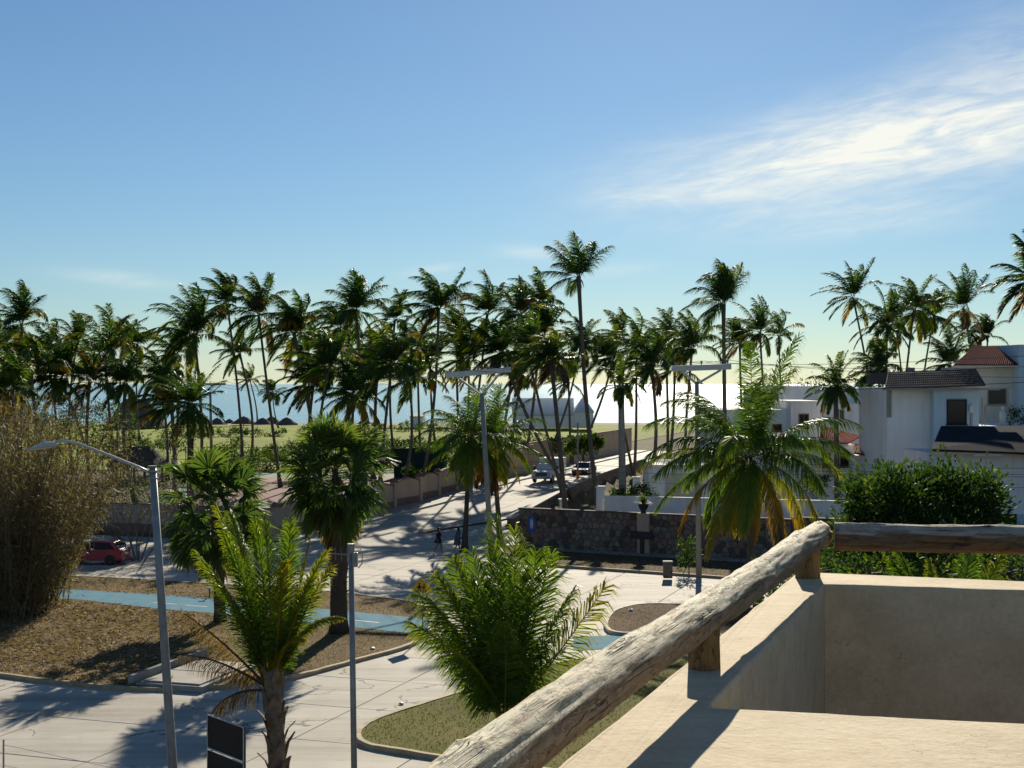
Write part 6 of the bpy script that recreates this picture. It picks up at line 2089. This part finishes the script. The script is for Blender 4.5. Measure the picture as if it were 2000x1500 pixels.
F2 = [(95, 88, 6.6, .12, .18, .34, 0), (195, 83, 5.5, .2, .2, .38, 0), (50, 83, 6.1, .22, .18, .36, 0), (265, 84, 5.7, .2, .16, .34, 0), (168, 77, 5.3, .28, .2, .4, 0), (345, 79, 5.6, .3, .18, .36, 0), (188, 72, 5.2, .35, .22, .42, 0), (240, 75, 5.1, .4, .16, .36, 0), (20, 74, 5.4, .4, .18, .36, 0), (300, 75, 5.0, .4, .16, .34, 0),
      (174, 65, 5.0, .5, .22, .44, 0), (210, 66, 4.9, .6, .2, .4, 0), (275, 68, 4.2, .7, .16, .36, 0), (350, 54, 5.4, .1, .3, .62, .2), (80, 72, 5.3, .5, .16, .36, 0), (8, 66, 4.6, .6, .2, .44, 0), (185, 60, 4.3, .8, .2, .44, 0), (235, 60, 3.8, .9, .2, .44, 0), (320, 60, 3.8, .9, .2, .44, 0), (130, 76, 5.0, .4, .18, .36, 0)]
near_palm('large bushy young palm on the grass island behind the log rail', (cr2.x, Yq, .1), cr2, F2, 62, 10, .3)
# fan-shaped young palm tips just beyond the far parapet
cr3 = at(1838, 1300, 24)
near_palm('young palm whose frond tips rise behind the far parapet', (cr3.x, 24, 0), cr3, [(170, 76, 2.1, .3, .2, .35, 0), (20, 74, 2.2, .3, .2, .35, 0), (0, 66, 2.1, .5, .2, .4, 0), (200, 68, 1.9, .5, .2, .4, 0), (90, 80, 1.7, .3, .2, .4, 0), (270, 60, 1.5, .9, .2, .4, 0), (140, 40, 1.7, 1.2, .2, .4, 0), (320, 40, 1.7, 1.2, .2, .4, 0)], 63, 10, .2)


# ------------------------------------------------------------------ fan palms
def fan_leaf(az, el, pet, rad, nseg, age0, age1, r, droop=.5, spread=115):
    d = np.array([math.cos(el) * math.cos(az), math.cos(el) * math.sin(az), math.sin(el)])
    P = [np.zeros(3)]
    n = 6
    for i in range(n):
        d = d + np.array([0, 0, -1.0]) * droop * .6 / n
        d /= np.linalg.norm(d)
        P.append(P[-1] + d * pet / n)
    P = np.array(P)
    side = np.cross(d, [0, 0, 1.0])
    side /= np.linalg.norm(side) + 1e-9
    nrm = np.cross(side, d)
    ro = r.normal(0, .75)
    side, nrm = side * math.cos(ro) + nrm * math.sin(ro), nrm * math.cos(ro) - side * math.sin(ro)
    hub = P[-1]
    RV, RQ = [], []
    for i in range(n + 1):
        for k in range(3):
            w = 2 * math.pi * k / 3
            RV.append(P[i] + (side * math.cos(w) + nrm * math.sin(w)) * .022 * (1 - .5 * i / n))
    for i in range(n):
        for k in range(3):
            RQ.append((i * 3 + k, i * 3 + (k + 1) % 3, (i + 1) * 3 + (k + 1) % 3, (i + 1) * 3 + k))
    LV, Q, T, A = list(RV), list(RQ), [], [age0 * .5 + .45] * len(RV)
    for s in range(nseg):
        a = R(-spread + 2 * spread * (s + .5) / nseg + r.normal(0, 2))
        l = rad * (.78 + .22 * math.cos(a)) * r.uniform(.92, 1.06)
        u = d * math.cos(a) + side * math.sin(a) + nrm * (.18 * abs(math.sin(a)) + r.normal(0, .05))
        u /= np.linalg.norm(u)
        w = np.cross(u, nrm)
        w /= np.linalg.norm(w)
        w = w + nrm * r.choice([-.5, .5])
        wd = rad * 2.6 * spread / 115 / nseg
        u2 = u + np.array([0, 0, -1.0]) * droop * r.uniform(.6, 1.3)
        u2 /= np.linalg.norm(u2)
        b = len(LV)
        p1, p2 = hub + u * l * .55, hub + u * l * .55 + u2 * l * .45
        LV += [hub + u * .03 - w * .012, hub + u * .03 + w * .012, p1 + w * wd * .5, p1 - w * wd * .5, p2]
        Q.append((b, b + 1, b + 2, b + 3))
        T.append((b + 3, b + 2, b + 4))
        j = r.normal(0, .04)
        A += [age0 + j, age0 + j, age0 + j, age0 + j, age1 + j]
    return np.array(LV), np.array(Q), np.array(T), np.array(A)


def fan_palm(lab, base, crown, leaves, rad, pet, seed, r0, skirt, stubs, el_lo=-50):
    r = np.random.default_rng(seed)
    base, crown = Vector(base), Vector(crown)
    g = empty('fan_palm', base, lab, 'palm tree', 'fan palms on the verge')
    n = 12
    pts = trunk_curve(base, crown, (.05, 0), n)
    rads = [r0 * (1.25 if i == 0 else 1.0 if i < 3 else .95 + .2 * (i > 4) * (i < 9)) * (1 if i < 10 else .75 - .22 * (i - 10)) for i in range(n + 1)]
    MB().tube(pts, rads, 12).build('trunk', M['trunk_dark'], g, smooth=True)
    rr = random.Random(seed)
    for k in range(stubs):
        t = .25 + .6 * k / stubs
        p = base.lerp(crown, t)
        a = k * GA
        o = Vector((math.cos(a), math.sin(a), .7)).normalized()
        q = p + Vector((math.cos(a), math.sin(a), 0)) * r0 * .95
        MB().tube([q, q + o * rr.uniform(.14, .26)], [.05, .02], 4).build('leaf_stub', M['trunk_dark'], g)
    for i in range(leaves):
        q = (i + .5) / leaves
        el = R(80 + (el_lo - 80) * q + r.normal(0, 6))
        az = i * GA + r.normal(0, .2)
        a0 = .16 + .2 * r.random() + (.1 if q < .2 else 0) + max(0, q - .8) * 1.2
        V, Q, T, A = fan_leaf(az, el, pet * r.uniform(.8, 1.15), rad * r.uniform(.85, 1.1), 34, a0, a0 + .18, r, droop=.35 + .55 * q)
        o = np_mesh('frond', V, Q, T, M['fan'], A, g)
        o.location = crown - base + Vector((0, 0, r.uniform(-.5, .25) - .5 * q))
    for i in range(skirt):
        el = R(-68 + r.normal(0, 6))
        az = i * GA * 1.3
        V, Q, T, A = fan_leaf(az, el, pet * .6, rad * r.uniform(.8, 1.0), 22, .62, .9, r, droop=.9, spread=70)
        o = np_mesh('dead_frond', V, Q, T, M['fan'], A, g)
        o.location = crown - base + Vector((0, 0, -.5 - 1.5 * i / max(skirt, 1)))


b1 = gr(662, 1236, .12)
fan_palm('tall fan palm with a drooping skirt and dark shaggy trunk on the verge', b1, at(655, 915, b1.y), 66, 1.4, 1.5, 71, .40, 18, 60, -64)
b2 = gr(430, 1214, .12)
fan_palm('smaller bushy fan palm behind the lamp pole', b2, at(418, 985, b2.y), 42, 1.55, 1.75, 72, .28, 6, 20, -52)

# ------------------------------------------------------------------ dry cane thicket


def strips(P, D, L, W, bend, r, mid=.5):
    """many two-piece blades: P root, D direction"""
    K = len(P)
    side = unit(np.cross(D, r.normal(0, 1, (K, 3))))
    p1 = P + D * (L * mid)[:, None]
    p2 = p1 + unit(D + bend) * (L * (1 - mid))[:, None]
    w = (W * .5)[:, None]
    V = np.stack([P - side * w * .6, P + side * w * .6, p1 + side * w, p1 - side * w, p2], 1).reshape(-1, 3)
    b = np.arange(K)[:, None] * 5
    return V, b + np.array([0, 1, 2, 3]), b + np.array([3, 2, 4])


th = gr(70, 1196, .12)
thk = empty('dry_cane_thicket', th, 'big dry brown bamboo-like thicket at the left', 'thicket')
cm = MB(th)
LP, LD, LA, TP, TD = [], [], [], [], []
rr = np.random.default_rng(5)
for k in range(400):
    bx_ = np.array([rr.uniform(-6.0, .6), rr.uniform(-2.2, 3.2), 0])
    out = np.array([bx_[0] + 1.0, bx_[1] * .6, 0]) * .16 + rr.normal(0, .16, 3)
    d = np.array([out[0], out[1], 1.0])
    d /= np.linalg.norm(d)
    H = rr.uniform(5.2, 11.2) * (1.0 if bx_[0] < 1.2 else .85)
    n = 9
    p = np.array(tuple(th)) + bx_
    pts = [p.copy()]
    bend = np.array([rr.normal(.45, .5), rr.normal(0, .35), -.85]) * rr.uniform(.3, 1.0)
    for i in range(n):
        s = (i + .5) / n
        d = d + bend * (s ** 2) * 1.5 / n
        d /= np.linalg.norm(d)
        p = p + d * H / n
        pts.append(p.copy())
        for q in range(4 if i > 1 else 1):
            TP.append(p - d * rr.uniform(0, H / n)); TD.append(unit(d * .6 + rr.normal(0, .7, 3)))
        for q in range(25 if i > 0 else 8):
            LP.append(p - d * rr.uniform(0, H / n) + rr.normal(0, .32, 3)); LD.append(unit(rr.normal(0, 1, 3) + np.array([0, 0, -.35]))); LA.append(rr.uniform(.1, .85))
    cm.tube(pts, [.026 * (1 - .8 * i / n) + .005 for i in range(n + 1)], 4, False)
cm.v = [(x + th.x, y + th.y, z + th.z) for x, y, z in cm.v]
cm.build('canes', M['cane'], thk)['kind'] = 'stuff'
TP, TD, LP, LD, LA = map(np.array, (TP, TD, LP, LD, LA))
org = np.array(tuple(th))
V, Q, T = strips(TP, TD, rr.uniform(.5, 1.5, len(TP)), np.full(len(TP), .022), rr.normal(0, .3, (len(TP), 3)), rr)
np_mesh('side_shoots', V - org, Q, T, M['cane'], None, thk)['kind'] = 'stuff'
V, Q, T = strips(LP, LD, rr.uniform(.16, .42, len(LP)), rr.uniform(.025, .05, len(LP)), np.tile([0, 0, -.5], (len(LP), 1)), rr)
np_mesh('dry_leaves', V - org, Q, T, M['reed'], np.repeat(LA, 5), thk)['kind'] = 'stuff'


def bare_shrub(lab, base, H, W, seed, leaves=0, mat_='twig', n0=16, lmat='reed', r0=.05, grp=None):
    """branching bare shrub"""
    r = random.Random(seed)
    base = Vector(base)
    g = empty('bare_shrub', base, lab, 'shrub', grp)
    m = MB()
    tips = []

    def grow(p, d, L, rad, depth):
        q = p + d * L * .5 + Vector((r.uniform(-1, 1), r.uniform(-1, 1), r.uniform(-.5, .5))) * L * .08
        e = q + (d + Vector((r.uniform(-.3, .3), r.uniform(-.3, .3), r.uniform(-.2, .25)))).normalized() * L * .5
        m.tube([p, q, e], [rad, rad * .8, rad * .55], 4 if depth < 2 else 3, False)
        tips.append(e)
        if depth < 4:
            for _ in range(r.choice((2, 3, 3)) if depth < 3 else 3):
                dd = (d + Vector((r.uniform(-1, 1) * W, r.uniform(-1, 1) * W, r.uniform(-.35, .6)))).normalized()
                grow(e if r.random() < .6 else q, dd, L * r.uniform(.55, .8), rad * .55, depth + 1)
    for _ in range(n0):
        a = r.uniform(0, 6.28)
        grow(base + Vector((math.cos(a) * .4, math.sin(a) * .4, 0)), Vector((math.cos(a) * W, math.sin(a) * W, 1.2)).normalized(), H * r.uniform(.26, .4), r0, 0)
    m.build('branches', M[mat_], g)
    if leaves:
        rn = np.random.default_rng(seed)
        idx = rn.integers(0, len(tips), leaves)
        P = np.array([tuple(tips[i]) for i in idx]) + rn.normal(0, .16, (leaves, 3))
        V, Q, T = strips(P, unit(rn.normal(0, 1, (leaves, 3))), rn.uniform(.1, .24, leaves), rn.uniform(.04, .09, leaves), np.tile([0, 0, -.4], (leaves, 1)), rn)
        np_mesh('leaves', V - np.array(tuple(base)), Q, T, M[lmat], np.repeat(rn.uniform(.1, .9, leaves), 5), g)['kind'] = 'stuff'
    return g


q = gr(215, 1118, .1)
bare_shrub('grey leafless shrub tangle rising beside the thicket', (q.x, q.y + 6.5, 0), 9.0, .75, 81, 900, n0=12, r0=.06)
bare_shrub('leafless grey branches above the red car', (q.x + 3.6, q.y + 9, 0), 6.6, .8, 82, 500, n0=10, r0=.05)
bare_shrub('bare twiggy shrub beyond the road under the lamp arm', (-22.5, 103.5, 0), 5.2, .8, 83, 1400, n0=12, r0=.05)
bare_shrub('leafless shrub behind the thicket at the left edge', (th.x - 4, th.y + 7, 0), 9.5, .6, 84, 800, n0=12, r0=.05)


# ------------------------------------------------------------------ broadleaf trees and shrubs
def leafy(lab, base, lobes, nleaf, leaf, seed, name='leafy_tree', cat='tree', mat_='broad', trunk_r=.16, grp=None, age=(.1, .75)):
    """lobes: (centre, radii) ellipsoids; leaves in clumps near their skins, limbs reach each lobe"""
    r = np.random.default_rng(seed)
    base = Vector(base)
    g = empty(name, base, lab, cat, grp)
    tm = MB()
    fork = base + Vector((0, 0, max(.3, (min(c[2] - rd[2] for c, rd in lobes) - base.z) * .8)))
    tm.tube([base, base.lerp(fork, .5) + Vector((.05, .03, 0)), fork], [trunk_r * 1.3, trunk_r, trunk_r * .9], 9)
    tm.build('trunk', M['bark'], g, smooth=True)
    LP, LD, A = [], [], []
    vol = np.array([rd[0] * rd[1] * rd[2] for c, rd in lobes]) ** .67
    share = (vol / vol.sum() * nleaf).astype(int)
    lm = MB()
    for (c, rd), ns in zip(lobes, share):
        c, rd = np.array(c), np.array(rd)
        lm.tube([fork, fork.lerp(Vector(c), .5) + Vector((.1, 0, .1)), Vector(c)], [trunk_r * .5, trunk_r * .3, .02], 5, False)
        ncl = max(8, ns // 42)
        u = unit(r.normal(0, 1, (ncl, 3)))
        cc = c + u * rd * r.uniform(.55, 1.06, (ncl, 1))
        for k in range(0, ncl, 2):
            lm.tube([Vector(c), Vector(c + (cc[k] - c) * .5 + r.normal(0, .05, 3)), Vector(cc[k])], [.03, .02, .008], 3, False)
        per = ns // ncl
        cs = r.uniform(.13, .34, ncl) * float(rd.mean()) ** .5
        ca = r.uniform(age[0], age[1], ncl)
        for k in range(ncl):
            o = r.normal(0, 1, (per, 3)) * cs[k]
            LP.append(cc[k] + o)
            LD.append(unit(o + u[k] * .25 + np.array([0, 0, .12]) + r.normal(0, .12, (per, 3))))
            A.append(np.clip(ca[k] + r.normal(0, .1, per), 0, 1))
    LP, LD, A = np.concatenate(LP), np.concatenate(LD), np.concatenate(A)
    K = len(LP)
    lm.build('limbs', M['bark'], g)
    V, Q, T = strips(LP, LD, leaf * r.uniform(.7, 1.25, K), leaf * .48 * r.uniform(.8, 1.2, K), np.tile([0, 0, -.35], (K, 1)), r, .6)
    np_mesh('crown', V - np.array(tuple(base)), Q, T, M[mat_], np.repeat(A, 5), g)
    return g


def lobe(px, py, Y, rx, ry, rz): return (tuple(at(px, py, Y)), (rx, ry, rz))


for (x0, x1, py, Y, hz, lab) in ((585, 1010, 842, 285, 1.0, 'long dark hedge along the top of the far lawn'), (330, 560, 848, 262, .9, 'long hedge in front of the beach shades'), (640, 900, 868, 212, 1.0, 'long hedge crossing the lawn behind the fan palm'), (395, 600, 882, 190, .9, 'hedge row on the lawn left of the fan palm'), (690, 880, 893, 178, 1.0, 'hedge row behind the green screen')):
    c0 = at((x0 + x1) / 2, py, Y)
    n_l = int((x1 - x0) / 22)
    z0 = ground_z(c0.x, Y) - .1
    leafy(lab, (c0.x, Y, z0), [((at(x0 + (x1 - x0) * (k + .5) / n_l, py, Y).x + random.uniform(-.5, .5), Y + random.uniform(-1.2, 1.2), z0 + hz * random.uniform(.5, .9)), (1.25 * random.uniform(.8, 1.3), 1.0, hz * random.uniform(.6, 1.1))) for k in range(n_l)], 300 * n_l, .3, int(x0), name='garden_hedge', cat='hedge', trunk_r=.05, grp='hedges across the lawn')
tb = at(1800, 1000, 38)
leafy('broad dense green tree behind the far log rail', (tb.x, 38, 0), [lobe(1740, 1000, 37, 1.0, 1.3, .85), lobe(1850, 992, 38, 1.0, 1.3, .72), lobe(1700, 975, 38.5, .6, .8, .6), lobe(1790, 965, 38, .7, .9, .6), lobe(1905, 980, 38, .6, .9, .7), lobe(1790, 1060, 36.5, 1.9, 1.5, .9), lobe(1680, 1050, 37, .7, .9, .6), lobe(1920, 1050, 37, .8, 1, .7), lobe(1668, 968, 37, .32, .4, .3), lobe(1742, 935, 37, .34, .4, .28), lobe(1838, 930, 37.5, .4, .4, .3), lobe(1930, 950, 37, .34, .4, .34), lobe(1945, 1000, 37, .4, .4, .3), lobe(1880, 940, 38, .3, .4, .3)], 16500, .135, 91)
tb = at(1720, 1160, 33)
leafy('dense green bush filling the gap under the far log rail', (tb.x, 33, 0), [lobe(1600, 1118, 33, .7, 1, .6), lobe(1700, 1120, 32, 1.0, 1, .7), lobe(1830, 1130, 33, 1.1, 1, .7), lobe(1960, 1120, 32, 1.1, 1, .7), lobe(2080, 1120, 32, 1.1, 1, .8), lobe(1520, 1150, 34, .6, .8, .6), lobe(1750, 1200, 32, 2.2, 1.2, .9), lobe(1950, 1200, 32, 2.2, 1.2, .9)], 9000, .12, 92, name='leafy_bush', cat='bush')
tb = gr(1345, 1120, .12)
leafy('slender sapling with sparse round leaves beside the kerb pole', (tb.x, tb.y, .1), [lobe(1340, 1068, tb.y, .5, .5, .45), lobe(1352, 1090, tb.y, .4, .4, .4), lobe(1336, 1100, tb.y, .35, .35, .3)], 420, .2, 93, name='sapling', trunk_r=.03)
tb = at(1145, 905, 162)
leafy('small round tree on the pavement beside the maroon car', (tb.x - .2, 165, 1.4), [lobe(1143, 866, 165, 1.7, 1.5, .95), lobe(1120, 872, 165, 1.0, 1, .7), lobe(1160, 862, 165, .9, 1, .8)], 2600, .3, 94, name='small_tree')
for k, (px, py, Y, rx, rz, n, lab) in enumerate([(1062, 872, 170, 3.2, 1.0, 1800, 'clipped hedge along the top of the peach wall'), (905, 905, 150, 1.6, 1.0, 900, 'dark bush behind the golden palm skirt'), (803, 925, 148, 1.0, .7, 700, 'small light green bush behind the arched wall'),
                                              (460, 865, 205, 1.1, .9, 500, 'dark shrub on the sunny lawn left of the trunks'), (735, 850, 220, 1.8, 1.2, 600, 'dark shrub among trunks on the far lawn'), (1212, 965, 114, .9, .5, 700, 'light green shrub at the foot of the pale trunk'), (1255, 962, 113, 1.0, .55, 800, 'reddish green shrub by the white gate pillar'),
                                              (1592, 945, 112, 1.1, 1.0, 900, 'dark shrub in front of the villa balcony'), (1732, 905, 112, .8, .6, 500, 'shrub beside the arched villa door'), (1985, 812, 118, .7, .7, 400, 'potted shrub on the terrace at the right edge'), (330, 1010, 112, 2.6, 1.3, 1500, 'dark bushes behind the road left of the fan palm'), (280, 960, 122, 3.0, 1.5, 1500, 'tangled bush under the lamp arm'), (365, 925, 135, 2.2, 1.2, 1200, 'yellowing bush at the foot of the dark low palm'), (520, 902, 168, 3.4, .9, 1300, 'low hedge at the near edge of the sunny lawn'), (640, 895, 175, 3.2, 1.0, 1200, 'low hedge behind the tall fan palm crown'), (430, 905, 165, 2.6, .9, 1000, 'low hedge left of the tall dark trunk'), (300, 868, 200, 4.0, 1.3, 1300, 'hedge below the large thatched hut'), (845, 862, 205, 3.0, 1.0, 900, 'dark hedge between trunks beyond the green screen'),
                                              (150, 850, 150, 4.5, 2.6, 2200, 'mass of dull green bushes above the thicket'), (40, 845, 145, 4.5, 2.8, 2200, 'bushes behind the thicket at the left edge'), (235, 868, 150, 3.0, 2.0, 1500, 'bushes left of the low thatched roof'), (345, 850, 165, 2.4, 1.8, 1100, 'bush at the foot of the large dark palm'), (690, 868, 190, 2.4, 1.2, 900, 'shrubs between trunks right of the fan palm'), (790, 872, 178, 2.6, 1.3, 1000, 'shrubs above the green screen'),
                                              (455, 890, 160, 3.0, 1.3, 1800, 'dark bushes between the lamp pole and the tall dark trunk'), (570, 880, 172, 3.2, 1.4, 1800, 'dark bushes left of the tall fan palm'), (748, 885, 165, 3.0, 1.5, 1800, 'dark bushes right of the tall fan palm'), (880, 880, 170, 2.8, 1.5, 1500, 'dark bushes behind the golden street-corner palm'), (1000, 868, 178, 3.0, 1.2, 1400, 'bushes behind the end of the peach wall'), (90, 800, 175, 5.0, 2.4, 2000, 'tall bushes under the leftmost palms'), (200, 810, 175, 4.0, 2.0, 1600, 'tall bushes left of the large thatched hut'),
                                              (1800, 752, 150, 5, 1.5, 1500, 'green hedge behind the villa roofs'), (1660, 760, 150, 5.5, 1.3, 1600, 'trees behind the white villa roof')]):
    c = at(px, py, Y)
    z0 = ground_z(c.x, Y) - .1
    lobes = [((c.x + dx * rx * .6, Y + dy, c.z - abs(dx) * rz * .2), (rx * .55, rx * .5, rz * .8)) for dx, dy in ((-1, .2), (0, -.2), (1, .1))]
    leafy(lab, (c.x, Y, min(z0, c.z - rz) if c.z - z0 < 12 else c.z - 3), lobes, n, .26 if Y > 140 else .18, 200 + k, name='garden_shrub', cat='shrub', trunk_r=.06, grp='garden shrubs')

# ------------------------------------------------------------------ ground litter and grass


def scatter(name, poly, n, lmin, lmax, w, mat_, seed, upright, label, cat, z=.125, age=(0, 1), dens=None):
    r = np.random.default_rng(seed)
    xs_, ys_ = [p.x for p in poly], [p.y for p in poly]
    P = []
    tries = 0
    while len(P) < n and tries < n * 12:
        tries += 1
        p = Vector((r.uniform(min(xs_), max(xs_)), r.uniform(min(ys_), max(ys_))))
        px = p.x / p.y * FPX + 1000
        if not -60 < px < 2060: continue
        if not inside(p, poly): continue
        if dens and r.random() > dens(p): continue
        P.append((p.x, p.y, z))
    P = np.array(P)
    K = len(P)
    D = unit(np.concatenate([r.normal(0, 1, (K, 2)), np.full((K, 1), upright)], 1))
    V, Q, T = strips(P, D, r.uniform(lmin, lmax, K), np.full(K, w) * r.uniform(.6, 1.3, K), np.tile([0, 0, -.4], (K, 1)), r)
    o = np_mesh(name, V, Q, T, M[mat_], np.repeat(r.uniform(*age, K), 5))
    tag(o, label, cat, kind='stuff')


path_poly = [gr(*p, .13) for p in [(-250, 1128), (165, 1153), (570, 1183), (846, 1210), (845, 1240), (570, 1215), (165, 1174), (-250, 1146)]]
path_poly = [Vector((p.x, p.y)) for p in path_poly]
In1 = offset_poly(I1, .25)
scatter('dry_grass', In1, 16000, .05, .14, .03, 'grass_dry', 301, 1.0, 'short dry brown grass on the verge with the fan palm', 'grass', age=(.35, 1.0), dens=lambda p: 0 if inside(p, path_poly) else 1)
scatter('fallen_leaves', In1, 5200, .12, .38, .05, 'litter', 302, .25, 'dry fallen leaves strewn beside the thicket', 'leaves', z=.14, age=(0, 1), dens=lambda p: 0 if inside(p, path_poly) else math.exp(-((p.x + 19) / 5.5) ** 2) * (1 if p.y < 76 else .2))
scatter('patchy_grass', offset_poly(I2, .25), 20000, .04, .11, .026, 'grass_dry', 303, 1.1, 'patchy green grass on the island behind the log rail', 'grass', age=(0, .5))
scatter('sparse_grass', offset_poly(I3, .25), 2500, .05, .12, .03, 'grass_dry', 304, 1.0, 'sparse dry grass on the brown traffic island', 'grass', age=(.4, 1))
scatter('weeds', offset_poly(fv, .3), 3500, .06, .22, .04, 'grass_dry', 305, 1.0, 'weeds along the far verge under the stone wall', 'grass', age=(.1, .8))
